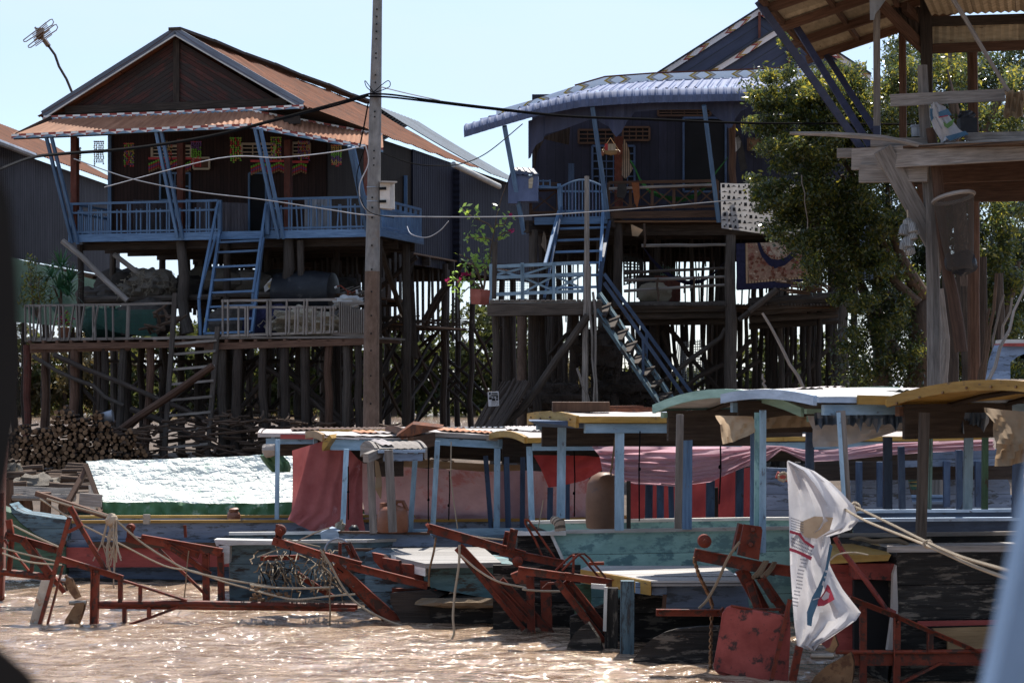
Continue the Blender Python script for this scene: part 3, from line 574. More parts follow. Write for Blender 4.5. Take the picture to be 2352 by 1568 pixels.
b=MB(); b.tube([L.u(*K(1,1,x,y),5.1) for x,y in ((1365,640),(1370,760),(1345,860),(1375,1000),(1390,1280),(1400,1560))],[.11,.12,.1,.11,.11,.12],8); b.build('stilt',M['post'],H1,True)
for x0,y0,x1,y1,v in ((1100,970,1430,700,3.0),(1105,1340,1290,1200,3.5),(1480,1260,1660,960,7),(1480,1310,1830,730,8)):
    b=MB(); b.pole(L.v(*K(1,1,x0,y0),v),L.v(*K(1,1,x1,y1),v),.07,.06,6,4,.05); b.build('brace',M['dark'],H1,True)
# middle storage floor under the house
MZ=4.78
for u0,u1,v,z0,z1 in ((-2.7,-.9,6.2,4.6,6.2),(-.8,1.3,5.9,4.5,6.2),(1.4,4.3,6.4,4.0,6.2),(-2.6,.2,3.2,4.7,5.35),(.6,4.4,4.8,4.7,5.6),(2.3,4.1,12.2,4.0,6.1),(-2.7,1.0,9,3.0,4.5)):
    b=MB(); k=int((u1-u0)/.16)
    for i in range(k):
        if R()<.9: b.beam(Lw(u0+.16*i,v+ru(0,.06),z0+ru(-.3,.1)),Lw(u0+.16*i+ru(-.05,.05),v,z1+ru(-.25,0)),.2,.03,up=L.U)
    b.build('storage_screen',M['dark'],H1)
b=MB(); b.slab([Lw(-2.9,.5,MZ-.06),Lw(4.6,.5,MZ-.06),Lw(4.6,5.5,MZ-.06),Lw(-2.9,5.5,MZ-.06)],V((0,0,.05))); b.slab([Lw(2.2,6,4.1),Lw(4.2,6,4.1),Lw(4.2,12,4.1),Lw(2.2,12,4.1)],V((0,0,.05))); b.build('storage_floor',M['slats'],H1)
b=MB(); b.pole(Lw(-2.9,.35,MZ-.1),Lw(1.1,.35,MZ-.06),.085,.08,7,5,.03); b.pole(Lw(1.0,.3,MZ),Lw(4.2,.35,MZ-.05),.085,.08,7,5,.03)
b.build('edge_log',M['post'],H1)
for v in (1.5,3,4.5): b=MB(); b.pole(Lw(-2.9,v,MZ-.15),Lw(4.7,v,MZ-.15),.07,.07,6,4,.03); b.build('floor_joist',M['post'],H1)
for k in range(26):                                             # loose laths jutting from the storage floor
    pass
b=MB()
for k in range(30):
    v=ru(3,12); b.beam(Lw(ru(2.6,3.6),v,4.0+ru(0,.35)),Lw(ru(4.2,5.4),v+ru(-.3,.3),4.0+ru(0,.35)),.05,.03)
b.build('stored_lath',M['post'],H1)['kind']='stuff'
# terrace (lower deck)
TZ=3.62; tv=-2.75; tl=L.loc(zat(62,785,TZ))[0]
tl=L.loc(L.v(64,785,tv))[0]; tr=L.loc(L.v(836,780,tv))[0]
b=MB(); b.slab([Lw(tl,tv,TZ-.05),Lw(tr,tv,TZ-.05),Lw(tr,.4,TZ-.05),Lw(tl,.4,TZ-.05)],V((0,0,.05))); b.build('terrace_floor',M['grey'],H1)
b=MB(); b.beam(L.v(70,796,tv-.08),L.v(480,790,tv-.08),.08,.15); b.beam(L.v(470,796,tv-.08),L.v(838,784,tv-.08),.08,.16); b.beam(L.v(70,806,tv-.02),L.v(300,800,tv-.02),.06,.1)
for i in range(24):
    u=tl+.1+(tr-tl-.2)*i/23; b.beam(Lw(u,tv-.12,TZ-.1),Lw(u,.3,TZ-.1),.07,.07)
b.build('terrace_beam',M['brown'],H1)
b=MB()
for v in (.2,1.6,3.2): 
    for k in range(5): b.beam(Lw(tl+.5,v+k*.16,3.05+.03*(k%2)),Lw(tl+5.5+ru(-.6,.6),v+k*.16,3.05+.03*(k%2)),.14,.04)
b.build('stored_plank',M['dark'],H1)
for x,y1,lean,r,m in ((62,1120,0,.10,'redpost'),(106,1098,-12,.09,'brown'),(172,1110,-2,.12,'brown'),(240,1085,0,.1,'dark'),(285,1085,-18,.1,'post'),(345,1085,-14,.1,'brown'),(512,1040,2,.1,'post'),(548,1020,-8,.12,'dark'),(605,1000,4,.1,'dark'),(655,990,0,.12,'dark'),(700,985,2,.11,'dark'),(756,985,-6,.10,'brown'),(795,980,-4,.1,'post'),(822,980,2,.09,'dark')):
    b=MB(); p=L.v(x,792,tv+.02); g=L.v(x+lean,870,tv+.02); g.z=-.3 if True else 0; b.pole(g,p,r*1.05,r*.95,8,6,.04); b.build('terrace_post',M[m],H1,True)
for v in (-1.2,.2):
    for k in range(7):
        u=tl+.6+k*1.25+ru(-.2,.2); stilt(H1,Lw(u,v,0),TZ-.1,ru(.08,.11),'dark',name='terrace_post')
for x0,y0,x1,y1,v in ((125,815,495,975,-2.9),(525,975,620,860,-2.3),(590,830,800,985,-2.4),(480,1085,640,1000,-2.3),(640,830,780,960,-1.6)):
    b=MB(); b.pole(L.v(x0,y0,v),L.v(x1,y1,v),.07,.06,7,5,.06); b.build('brace',M['dark'],H1,True)
b=MB(); b.tube([L.v(*K(0,2,x,y),tv-.14) for x,y in ((280,160),(480,280),(640,355),(800,410),(900,510),(1060,580))],[.055,.055,.05,.055,.05,.045],7); b.build('brace',M['post'],H1,True)
b=MB(); b.tube([L.v(*K(0,2,x,y),tv-.1) for x,y in ((1120,610),(1350,700),(1600,820),(1800,920),(1990,1010))],.08,7); b.build('brace',M['dark'],H1,True)
b=MB(); b.tube([L.v(*K(0,2,x,y),tv-.9) for x,y in ((420,1230),(640,1075),(900,890),(1180,680),(1480,480),(1820,240))],[.11,.11,.10,.10,.095,.085],8); b.build('prop_log',M['brown'],H1,True)
b=MB(); b.tube([L.v(*K(0,1,x,y),-.3) for x,y in ((535,565),(700,700),(900,900),(1090,1075))],[.08,.075,.075,.075],7); b.build('prop_log',M['grey'],H1,True)
b=MB(); b.tube([L.v(*K(0,1,x,y),.3) for x,y in ((975,680),(1080,760),(1200,850))],.07,7); b.build('prop_log',M['grey'],H1,True)
# terrace railings
b=MB(); X=[215,250,285,340,350,385,430,490,505,540,635,655,680,725,795,805,840,900,965]
b.beam(L.v(*K(0,1,215,1118),tv),L.v(*K(0,1,1040,1108),tv),.05,.06); b.beam(L.v(*K(0,1,1040,1108),tv),L.v(*K(0,1,1490,1095),tv),.05,.06); b.beam(L.v(*K(0,1,215,1415),tv),L.v(*K(0,1,1150,1395),tv),.06,.06)
for i,x in enumerate(X): b.beam(L.v(*K(0,1,x,1112),tv-.04),L.v(*K(0,1,x+(-50 if i%3==1 and x>300 else (12 if i%2 else 4)),1412),tv-.04),.07,.025,up=L.U)
b.beam(L.v(*K(0,1,1100,1120),tv),L.v(*K(0,1,1090,1400),tv),.07,.07,up=L.U); b.build('terrace_railing',M['grey'],H1)
b=MB(); b.beam(L.v(*K(0,1,1310,1395),tv),L.v(*K(0,1,1860,1380),tv),.06,.07)
b.beam(L.v(*K(0,1,1895,1075),tv),L.v(*K(1,1,740,1065),tv),.05,.06); b.beam(L.v(*K(0,1,1895,1130),tv),L.v(*K(1,1,740,1132),tv),.05,.06); b.beam(L.v(*K(0,1,1895,1375),tv),L.v(*K(1,1,750,1340),tv),.06,.06)
for x in (1905,1950,2290,2315): b.beam(L.v(*K(0,1,x,1065),tv-.04),L.v(*K(0,1,x,1380),tv-.04),.065,.03,up=L.U)
for x in (2040,2100,2120): b.beam(L.v(*K(0,1,x,1120),tv-.04),L.v(*K(0,1,x,1380),tv-.04),.06,.03,up=L.U)
for x in (150,175,315,465,490): b.beam(L.v(*K(1,1,x,1062),tv-.04),L.v(*K(1,1,x-8,1365),tv-.04),.065,.03,up=L.U)
for x in (340,390,415,540,560,615,640,690,715): b.beam(L.v(*K(1,1,x,1125),tv-.04),L.v(*K(1,1,x-6,1352),tv-.04),.06,.03,up=L.U)
b.build('terrace_railing',M['grey'],H1)
b=MB(); p0=L.v(*K(1,1,770,1080),tv); p1=Lw(tr+.05,tv+.2,0)
for i in range(12):
    x=770+205*i/11; b.beam(L.v(*K(1,1,x,1085+ (8*i if i<6 else 60)),tv-.02),L.v(*K(1,1,x,1352),tv-.02),.08,.025,up=L.U)
b.beam(L.v(*K(1,1,755,1090),tv+.03),L.v(*K(1,1,985,1100),tv+.03),.05,.06); b.beam(L.v(*K(1,1,700,1352),tv+.02),L.v(*K(1,1,990,1375),tv+.02),.06,.08); b.build('terrace_railing',M['grey'],H1)
# blue stair
S=thing('stair',None,None,L.v(520,770,-1.9)-H1.location); S.parent=H1
def st(b,n,m): b.build(n,M[m],S)
A0,A1=L.v(506,492,-.2),L.v(464,770,-1.9); B0,B1=L.v(606,492,-.2),L.v(580,770,-1.9)
A0=L.v(*K(0,1,1880,490),-.2); A1=L.v(*K(0,1,1750,1370),-1.9); B0=L.v(*K(0,1,2255,480),-.2); B1=L.v(*K(0,1,2155,1360),-1.9)
for p,q in ((A0,A1),(B0,B1)): b=MB(); b.beam(p,q,.06,.24,up=V((0,-1,.2))); st(b,'stringer','blue')
for y in (580,668,795,908,1015,1135,1245,1355):
    t=(y-490)/880; b=MB(); b.beam(A0.lerp(A1,t),B0.lerp(B1,t)+V((0,0,.02)),.2,.05,up=V((0,0,1))); st(b,'tread','blue')
for (x0,y0,x1,y1,x2,y2) in ((1865,235,1700,1060,1715,1370),(2275,250,2165,1010,2160,1100)):
    b=MB(); b.beam(L.v(*K(0,1,x0,y0),-.25),L.v(*K(0,1,x1,y1),-1.95),.06,.07); b.beam(L.v(*K(0,1,x1,y1),-1.95),L.v(*K(0,1,x2,y2),-1.95),.06,.06)
    b.beam(L.v(*K(0,1,x0+15,y0-20),-.22),L.v(*K(0,1,x0+15,y0+260),-.22),.09,.09,up=L.U); b.beam(L.v(*K(0,1,x0-20,y0+290),-.5),L.v(*K(0,1,x1+20,y1-100),-1.7),.05,.05); st(b,'handrail','blue')
# ladder to the ground
LD=thing('ladder','tall bare timber ladder leaning from ground to the slatted terrace of the left house','ladder',L.v(440,1050,-3.6))
for x0,y0,x1,y1 in ((1498,-380,1400,1080),(1862,-90,1770,1075)):
    b=MB(); b.beam(L.v(*K(0,2,x0,y0),-2.9),L.v(*K(0,2,x1,y1),-3.6),.075,.11,up=L.U); b.build('side_rail',M['post'],LD)
for i,y in enumerate((40,130,258,385,520,652,785,925)):
    t=(y+100)/1100; xl=1492-90*t; b=MB(); b.beam(L.v(*K(0,2,xl-10,y+16),-2.97-.6*t),L.v(*K(0,2,xl+372,y-18),-2.97-.6*t),.05,.06); b.build('rung',M['grey'],LD)
# corrugated sheets on the verandah
for (x0,y0,x1,y1,lab,v) in ((306,458,397,536,'weathered corrugated sheet behind the left balcony railing, beside the barred window',.5),(452,462,486,534,'narrow grey corrugated sheet at the railing left of the blue stair',.45),(502,464,570,533,'grey corrugated sheet with folded corner standing at the top of the blue stair',.3),(700,455,762,528,'silvery corrugated sheet tied to the balcony railing right of the stair',.15)):
    b=MB(); b.corr(L.v(x0,y0,v),L.v(x1,y0+3,v),L.v(x1,y1,v),L.v(x0,y1,v),.09,.015,3); tag(b.build('corrugated_sheet',M['galv'] if v<.2 else M['greymetal']),lab,'metal sheet','corrugated sheets on the verandah')
# tinsel garlands: strings of little bells
def garland(px0,px1,y0,y1,v,ms,lab,kind=None):
    n=max(3,int((px1-px0)/4.6)); b=MB()
    for i in range(n):
        x=px0+(px1-px0)*(i+.5)/n; yy=y1-ru(0,7)
        for k in range(int((yy-y0)/4.2)):
            b.mi=random.randrange(len(ms)) if kind is None else min(len(ms)-1,int((k*4.2)/(y1-y0)*len(ms)+ru(0,.5)))
            c=L.v(x+ru(-1,1),y0+k*4.2,v+ru(-.03,.03)); r=.028
            b.face([c+V((0,-r,r*.3)),c+V((r,0,-r)),c+V((0,0,r))]); b.face([c+V((0,-r,r*.3)),c+V((0,0,r)),c+V((-r,0,-r))]); b.face([c+V((0,-r,r*.3)),c+V((-r,0,-r)),c+V((r,0,-r))])
    b.beam(L.v(px0,y0,v),L.v(px1,y0,v),.02,.02); tag(b.build('garland',[M[m] for m in ms]),lab,'garland','bell garlands hung along the verandah')
garland(284,308,330,388,1.0,('gold','gviolet','ggreen','gred'),'gold and violet bell garland hung left of the first barred window')
garland(215,239,325,384,.4,('gviolet','gold','dark'),'dark bell garland hanging against the bright gap left of the wall')
garland(438,463,326,390,1.0,('gviolet','ggreen','gred'),'violet, green and red garland left of the framed picture','k')
garland(377,396,325,388,1.2,('gold','dark','gred'),'sparse dull gold garland half hidden behind the paired blue struts')
garland(528,555,317,376,1.0,('ggreen','gred','gold'),'green and red bell garland left of the middle cream vent')
garland(621,647,316,374,1.0,('gviolet','gred','ggreen','gold'),'purple, red and green garland over the cream vent by the red post')
garland(684,712,325,374,1.2,('gold','gred','gviolet'),'faded gold and rose garland over the rightmost cream vent')
garland(760,785,334,386,1.0,('gold','gold','ggreen','gviolet','gold','gred'),'gold garland with yellow and red tassels on the brown sheet wall','k')
garland(178,186,340,382,.2,('dark','dark','gold','ggreen','gred'),'black lantern ornament with coloured foot beside the left red post','k')
def pelmet(px0,px1,y0,lab):
    b=MB(); n=int((px1-px0)/5.2)
    for i in range(n):
        x=px0+5.2*i; z=abs(((i/8)%1)-.5)*2; yt=y0+z*9
        for k,(m,dy) in enumerate((('ggreen',0),('gred',4),('gviolet',8),('gred',12),('gold',17))):
            b.mi=k; c=L.v(x,yt+dy,1.9); e=L.v(x+4.4,yt+dy,1.9)-c; b.face([c,c+e,c+e*.9-V((0,.03,.055)),c+e*.1-V((0,.03,.055))])
    b.mi=1; b.beam(L.v(px0,y0-2,1.9),L.v(px1,y0-2,1.9),.03,.06); tag(b.build('beaded_pelmet',[M[m] for m in ('ggreen','gred','gviolet','gred','frame')]),lab,'pelmet','beaded pelmets over the openings')
pelmet(341,440,366,'zigzag beaded pelmet of green and red tassels above the barred window'); pelmet(576,655,372,'zigzag beaded pelmet hung across the dark doorway'); pelmet(669,708,374,'short zigzag beaded pelmet right of the red post')
b=MB(); a=[L.v(x,y,1.9) for x,y in ((445,363),(481,363),(481,388),(445,388))]; PF=thing('framed_picture','cream framed family picture hanging on the dark wall under a garland','picture',a[3])
for i in range(4): b.beam(a[i],a[(i+1)%4],.05,.05,up=L.U if i%2 else V((0,0,1)))
b.build('frame',M['cream'],PF); b=MB(); b.slab([p+L.W*.01 for p in a],L.W*.01); b.build('print',M['frame2'],PF)
# loads on the storage floor and terrace
def lump(name,lab,cat,c,r,m,seed,amp=.18,fr=2,group=None,zmin=-2):
    b=MB(); b.blob(c,*r,20,12,amp,fr,seed,zmin); return tag(b.build(name,M[m],smooth=True),lab,cat,group)
def sack(x,y,v,rx,rz,lab,m='sack',seed=1,name='sack',cat='sack',amp=.18,fr=2.0,group='bundles stored under the left house'): return lump(name,lab,cat,L.v(x,y,v),(rx,rx*.7,rz),m,seed,amp,fr,group,-rz*.8)
sack(212,682,1.0,.42,.26,'dark brown sack lying at the left end of the storage floor',seed=2); sack(256,680,1.1,.46,.3,'dark brown sack slumped beside the leaning grey log',seed=5); sack(378,690,.9,.5,.25,'black sack low beneath the tangled net',seed=8)
def netpile(x,y,v,rx,rz,lab,m,seed,n):
    c=L.v(x,y,v); t=thing('fishing_net_heap',lab,'fishing net',c-V((0,0,rz)),'bundles stored under the left house'); b=MB(); b.blob(c,rx,rx*.7,rz,26,16,.25,3,seed); b.build('net_bundle',M[m],t,True)
    b=MB()
    for k in range(n):
        a=ru(0,6.28); p=ru(-.3,1.2); q=c+V((math.cos(a)*math.cos(p)*rx*1.02,-abs(math.sin(a)*math.cos(p))*rx*.75,math.sin(p)*rz*1.02)); pts=[q]
        for j in range(5): q=q+V((ru(-.09,.09),ru(-.05,.02),ru(-.1,.06))); pts.append(q)
        b.tube(pts,.009,3,False)
    b.build('loose_strands',M['netpale'],t)
netpile(350,655,.6,.62,.42,'large brown tangle of fishing net beside the crooked post','net',3,60)
netpile(305,668,.5,.4,.25,'smaller flattened grey net spilling over the log edge','net',14,24)
netpile(700,742,-1.6,.85,.36,'pale fluffy net heap behind the terrace slats right of the stair','netpale',21,70)
sack(520,645,1.2,.6,.35,'wide grey brown net bundle seen between the stair treads','net',31); sack(575,650,1.4,.6,.33,'grey net bundle behind the right handrail of the blue stair','net',33); sack(612,742,-1.0,.6,.45,'dark blue cloth bundle on the terrace behind the stair foot','carpetnavy',35)
b=MB(); c0=L.v(702,672,.4); b.tube([c0-L.U*.82,c0-L.U*.78,c0-L.U*.3,c0+L.U*.3,c0+L.U*.75,c0+L.U*.8],[.3,.5,.56,.56,.5,.3],18); tag(b.build('water_tank',M['drum'],smooth=True),'big dusty black tank lying on its side above the terrace slats','tank')
b=MB(); pts=[(606,658),(622,640),(650,628),(652,640),(646,662),(630,655),(608,672)]; b.slab([L.v(x,y,.25) for x,y in pts],L.W*.18); SB=tag(b.build('feed_sack',M['sackw']),'open white woven sack with orange print beside the tank','sack'); SB.data.update()
b=MB(); b.slab([L.v(x,y,.22) for x,y in ((612,652),(634,640),(640,646),(618,662))],L.W*.02); b.build('print_patch',M['gold'],SB)
b=MB()
for i in range(5): b.beam(L.v(613+i*5,656-i*3,.2),L.v(616+i*5,650-i*3,.2),.012,.012)
for i in range(4): b.beam(L.v(614+i*5,655-i*3,.2),L.v(618+i*5,655-i*3,.2),.012,.012)
b.beam(L.v(612,657,.2),L.v(634,643,.2),.012,.012); b.build('print_lettering',M['sackw'],SB)
b=MB(); b.tube([L.v(*K(1,1,x,y),-.6) for x,y in ((730,960),(775,945),(830,990),(880,1005),(915,985))],.018,5); b.tube([L.v(*K(1,1,838,990),-.6),L.v(*K(1,1,835,1090),-.6)],.022,6); BK=b.build('bicycle',M['redsteel']); tag(BK,'bicycle handlebar rising behind the terrace slats near the concrete pole','bicycle')
b=MB(); b.tube([L.v(*K(1,1,912,980),-.6),L.v(*K(1,1,918,1015),-.6)],.03,6); b.tube([L.v(*K(1,1,725,965),-.6),L.v(*K(1,1,745,955),-.6)],.03,6); b.build('grip',M['sackw'],BK)
lump('white_bag','crumpled white plastic bag behind the bicycle handlebar','plastic bag',L.v(*K(1,1,840,1085),-.9),(.36,.2,.15),'sackw',9,.3,3)
b=MB()
for k in range(16): 
    a=L.v(*K(0,1,ru(1270,1480),ru(1170,1330)),-1.6); b.pole(a,a+V((ru(-.5,.5),ru(-.4,.2),ru(-.25,.3))),.05,.035,6,2,.04)
tag(b.build('driftwood_heap',M['log'],smooth=True),'heap of crooked dark branches on the terrace left of the blue stair foot','driftwood')
b=MB(); b.slab([L.v(*K(0,1,x,y),-.9) for x,y in ((740,1160),(1330,1150),(1345,1390),(960,1340),(740,1220))],L.W*.03); tag(b.build('shade_net',netmat('green terrace net',(.02,.075,.055),.035,.42)),'dark green shade net draped behind the terrace slats','shade net')
for i,(x,y,v,rx,rz,m,lab) in enumerate(((440,672,2.2,.7,.45,'sack','dark bundle stacked behind the crooked post under the house'),(470,655,2.8,.8,.5,'net','brown net bundle heaped deep under the house left of the stair'),(640,665,2.4,.7,.5,'sack','dark sack heap behind the feed sack'),(770,668,2.2,.7,.4,'sack','low dark bundle right of the black tank'),(280,655,2.6,.7,.5,'sack','dark bundle at the back of the storage floor left of the net heap'),(330,735,.2,.8,.5,'sack','dark bundle on the terrace under the storage floor'),(560,745,.1,.9,.5,'sack','dark bundle on the terrace behind the stair'),(250,745,.1,.7,.45,'greennet','green cloth bundle on the terrace behind the slats'),(640,745,.1,.7,.4,'sack','black bundle on the terrace behind the pale net heap'),(790,745,-.2,.6,.4,'sack','dark bundle at the right end of the terrace'))): sack(x,y,v,rx,rz,lab,m,seed=80+i)
b=MB()
for k in range(24): x=ru(660,830); b.beam(L.v(x,ru(672,690),.8),L.v(x+ru(40,90),ru(655,685),1.2),.03,.02)
tag(b.build('bamboo_laths',M['grey']),'loose pale bamboo laths beside the black tank','laths')
# potted plants at the left end of the terrace
def rosette(b,c,n,ln,wd):
    for k in range(n):
        a=ru(0,6.28); el=ru(-.2,1.3); d=V((math.cos(a)*math.cos(el),math.sin(a)*math.cos(el),math.sin(el))); s=d.cross(V((0,0,1))).normalized()*wd; p1=c+d*ln*.5+V((0,0,.02)); p2=c+d*ln-V((0,0,ln*.3*(1.2-el)))
        i=len(b.v); b.v+=[c-s*.4,c+s*.4,p1+s,p1-s,p2]; b.f+=[(i,i+1,i+2,i+3),(i+3,i+2,i+4)]; b.m+=[0,0]; b.t+=[(0,0)]*7
t=thing('dracaena_plant','spiky green dracaena rising above the left end of the terrace railing','plant',L.v(140,700,-2.2)); b=MB(); b.tube([L.v(140,745,-2.2),L.v(140,690,-2.2),L.v(138,640,-2.2)],.035,6); b.tube([L.v(140,700,-2.2),L.v(122,655,-2.2)],.025,5); b.build('stem',M['bark'],t)
b=MB()
for x,y,n in ((140,615,40),(122,640,34),(160,650,34),(135,665,40),(155,680,30)): rosette(b,L.v(x,y,-2.2+ru(-.2,.2)),n,.55,.03)
b.build('leaves',M['palm'],t)
t=thing('flowering_shrub','small leaved shrub sparkling in sunlight at the far left of the terrace','plant',L.v(80,700,-2.3)); b=MB()
for k in range(8): b.pole(L.v(85,730,-2.3),L.v(ru(55,105),ru(595,660),-2.3+ru(-.3,.3)),.014,.007,4,4,.05)
b.build('stem',M['bark'],t); b=MB()
for x,y in ((70,600),(68,630),(80,645),(95,640),(62,660),(78,672),(100,665),(88,688),(60,690),(108,690)): clump(b,L.v(x,y,-2.3+ru(-.2,.2)),(.22,.2,.2),60,.055)
b.build('leaves',M['leaf'],t)
t=thing('potted_flowers','pot of magenta and yellow flowers glowing behind the terrace slats','flowers',L.v(148,770,-2.3)); b=MB(); b.tube([L.v(148,778,-2.3),L.v(148,752,-2.3)],[.12,.17],10); b.build('pot',M['terra'],t,True)
b=MB(); clump(b,L.v(148,740,-2.3),(.25,.2,.3),120,.05); b.build('leaves',M['leafl'],t); b=MB(); clump(b,L.v(150,735,-2.35),(.22,.2,.25),40,.05,.8); b.build('bloom',M['flowerpink'],t); b=MB(); clump(b,L.v(142,758,-2.35),(.14,.1,.12),24,.05,.8); b.build('bloom',M['floweryellow'],t)
# aerial
AN=thing('tv_aerial','rusty television aerial on a bent pole above the left roof slope','aerial',L.v(165,215,1.2)); b=MB(); b.tube([L.v(*K(0,0,x,y),1.2) for x,y in ((620,800),(570,680),(505,570),(470,470),(415,395))],.035,6); b.build('mast',M['post'],AN)
b=MB(); c=L.v(*K(0,0,345,290),1.2); r_=lambda x0,y0,x1,y1,d0=0,d1=0,w=.014: b.tube([L.v(*K(0,0,x0,y0),1.2+d0),L.v(*K(0,0,x1,y1),1.2+d1)],w,5)
r_(300,235,400,385,0,0,.03)
for k in range(9): 
    o=k*.16-.6; dx=k*9-36; dy=k*13-52; r_(290+dx*.4,345+dy,420+dx*.7,265+dy-20,o,o,.013)
for x0,y0,x1,y1 in ((200,345,455,180),(240,395,490,225)):
    dx,dy=14,18; pts=[(x0,y0),(x0+6,y0+14),(x0+24,y0+12),(x1-8,y1+35),(x1+4,y1+10),(x1-8,y1-14),(x1-28,y1-8),(x0,y0)]
    b.tube([L.v(*K(0,0,x,y),1.1) for x,y in pts],.016,5)
b.build('elements',M['steel'],AN)
b=MB(); b.beam(L.v(*K(0,0,380,345),1.15),L.v(*K(0,0,415,395),1.15),.12,.1); b.box(c,.2,.12,.3); b.build('bracket',M['bronze'],AN)
# gutter pipe on the side
b=MB(); b.tube([L.u(*K(1,1,1740,-90),4.1),L.u(*K(1,1,2130,98),4.1)],.09,10); tag(b.build('gutter_pipe',M['white'],smooth=True),'pale plastic gutter pipe under the far eave of the left house','pipe')
# ================================================================ grey neighbour at the far left
N=Fr((at(0,600,63).x,63,0),4); H0=thing('neighbour_house','grey sheet metal house with orange roof at the far left edge','stilt house',N.w(-2,4,GZ))
wz1=9.45
b=MB(); b.slab([N.w(-.0,-2,6.25),N.w(.0,14,6.25),N.w(.0,14,wz1),N.w(.0,-2,wz1)],-N.U*.05); b.build('side_wall',M['greymetal'],H0)
b=MB(); b.slab([N.w(-6,-2,6.25),N.w(-.06,-2,6.25),N.w(-.06,-2,wz1),N.w(-6,-2,wz1)],N.W*.05); b.build('front_wall',M['greymetal'],H0)
b=MB(); b.corr(N.w(-2.8,-2.6,11.2),N.w(-2.8,14.5,11.2),N.w(.35,14.5,wz1+.05),N.w(.35,-2.6,wz1+.05),.3,.025,6,.05); b.corr(N.w(-2.8,14.5,11.2),N.w(-2.8,-2.6,11.2),N.w(-6,-2.6,wz1),N.w(-6,14.5,wz1),.3,.025,3); b.build('roof',M['roofred'],H0)
b=MB(); b.slab([N.w(-6,-2,6.15),N.w(0,-2,6.15),N.w(0,14,6.15),N.w(-6,14,6.15)],V((0,0,.06))); b.build('floor',M['slats'],H0)
b=MB(); b.tube([N.w(.42,-2.6,wz1-.02),N.w(.42,2,wz1-.06)],.1,8); b.build('gutter',M['galv'],H0,True)
for v in (-1.8,1.5,4.8,8,11,13.8):
    for u in (-.1,-2.6,-5): stilt(H0,N.w(u,v,0),6.15,.1,'dark')
b=MB(); b.loft([[N.w(.12,v,6.3-.02*k),N.w(.2,v,5.6),N.w(.15+.1*math.sin(v*2),v,4.9+.2*math.sin(v*1.3)),N.w(.2,v,4.3)] for k,v in enumerate([-2+i*.8 for i in range(20)])]); tag(b.build('shade_net',M['greennet'],smooth=True),'long dark green shade net hanging below the grey neighbour wall','shade net')
# ================================================================ RIGHT HOUSE
Q=Fr((at(1520,503,50).x,50,0),3); QZ=6.32; LZ=4.33
H2=thing('stilt_house','dark navy stilt house with ribbed periwinkle awning, chevron fascia and blue picket gate','stilt house',Q.w(0,3,GZ))
def curve(pts,n):                                                # smooth resample of pixel polylines
    out=[]
    for i in range(n+1):
        x=pts[0][0]+(pts[-1][0]-pts[0][0])*i/n
        for a,c in zip(pts[:-1],pts[1:]):
            if a[0]<=x<=c[0]+1e-6: t=(x-a[0])/(c[0]-a[0]); out.append((x,[a[k]+(c[k]-a[k])*t for k in range(1,len(a))])); break
    return out
AW=[(1066,289,316),(1148,265,291),(1242,236,264),(1336,215,246),(1420,209,240),(1497,206,236),(1755,201,231),(1930,197,228)]
rows=[];top=[]
xs_=curve(AW,440)
for i,(x,(yu,yl)) in enumerate(xs_):
    rib=.022 if (x%17.5)<5 else 0.0
    a=Q.v(x,yu,-1.45); c=Q.v(x,yl,-1.62); m1=a.lerp(c,.12)-Q.W*(.10+rib); m2=a.lerp(c,.5)-Q.W*(.12+rib); c=c-Q.W*(rib); a=a+V((0,0,rib))
    rows.append([a+Q.W*.12+V((0,0,.03)),a,m1,m2,c]); top.append((x,a+Q.W*.12+V((0,0,.03))))
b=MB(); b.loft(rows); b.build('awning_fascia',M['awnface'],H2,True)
BD=[(1140,262),(1148,259),(1229,236),(1320,206),(1390,186),(1500,178),(1701,170),(1800,166),(1930,164)]
bc=curve([(x,y) for x,y in BD],440)
rows=[]
for i,(x,(y,)) in enumerate(bc):
    t=(x-1140)/(1930-1140); k=min(440,int((1100+t*830-1066)/864*440)); p=top[k][1]; q=Q.v(x,y+8,.35); up=.025 if (i%12)<3 else 0
    rows.append([q.lerp(p,j/3)+V((0,0,up)) for j in range(4)])
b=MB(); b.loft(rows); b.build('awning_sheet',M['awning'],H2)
pts=[Q.v(x,y-8,.3) for x,y in BD]; band(pts,.155,M['chevy'],'chevron_fascia',H2)
b=MB()
for (x0,y0),(x1,y1) in zip(BD[3:-1],BD[4:]): b.beam(Q.v(x0,y0-9.5,.36),Q.v(x1,y1-9.5,.36),.12,.025)
b.build('tile_edge',M['redpost'],H2)
def gable(lf,ap,rt,v,depth,name):
    P=[Q.v(*lf,v),Q.v(*ap,v),Q.v(*rt,v)]; b=MB()
    for a,c,s in ((P[1],P[0],-1),(P[1],P[2],1)):
        base=V((P[1].x,P[1].y,P[0].z)); sl=(a-c).normalized(); nn=sl.cross(Q.W); pp=[a,c,base] if s<0 else [a,base,c]; pp=[p+Q.W*.12 for p in pp]; b.face(pp,[(p.dot(sl),p.dot(nn)) for p in pp])
    b.build(name,M['gablenavy'],H2)
    band([P[0],P[1]],.15,M['chevr'],'bargeboard',H2); band([P[1],P[2]],.15,M['chevr'],'bargeboard',H2)
    b=MB(); b.beam(P[1]-Q.W*.02+V((0,0,-.1)),V((P[1].x,P[1].y-.02,P[0].z)),.13,.06,up=Q.U); b.build('king_post',M['redpost'],H2)
    b=MB()
    for e in (P[0],P[2]):
        o=Q.W*depth; b.corr(P[1]-Q.W*.1,P[1]+o,e+o,e-Q.W*.1,.3,.03,3) if e is P[2] else b.corr(P[1]+o,P[1]-Q.W*.1,e-Q.W*.1,e+o,.3,.03,3)
    b.build('main_roof',M['roofblue'],H2)
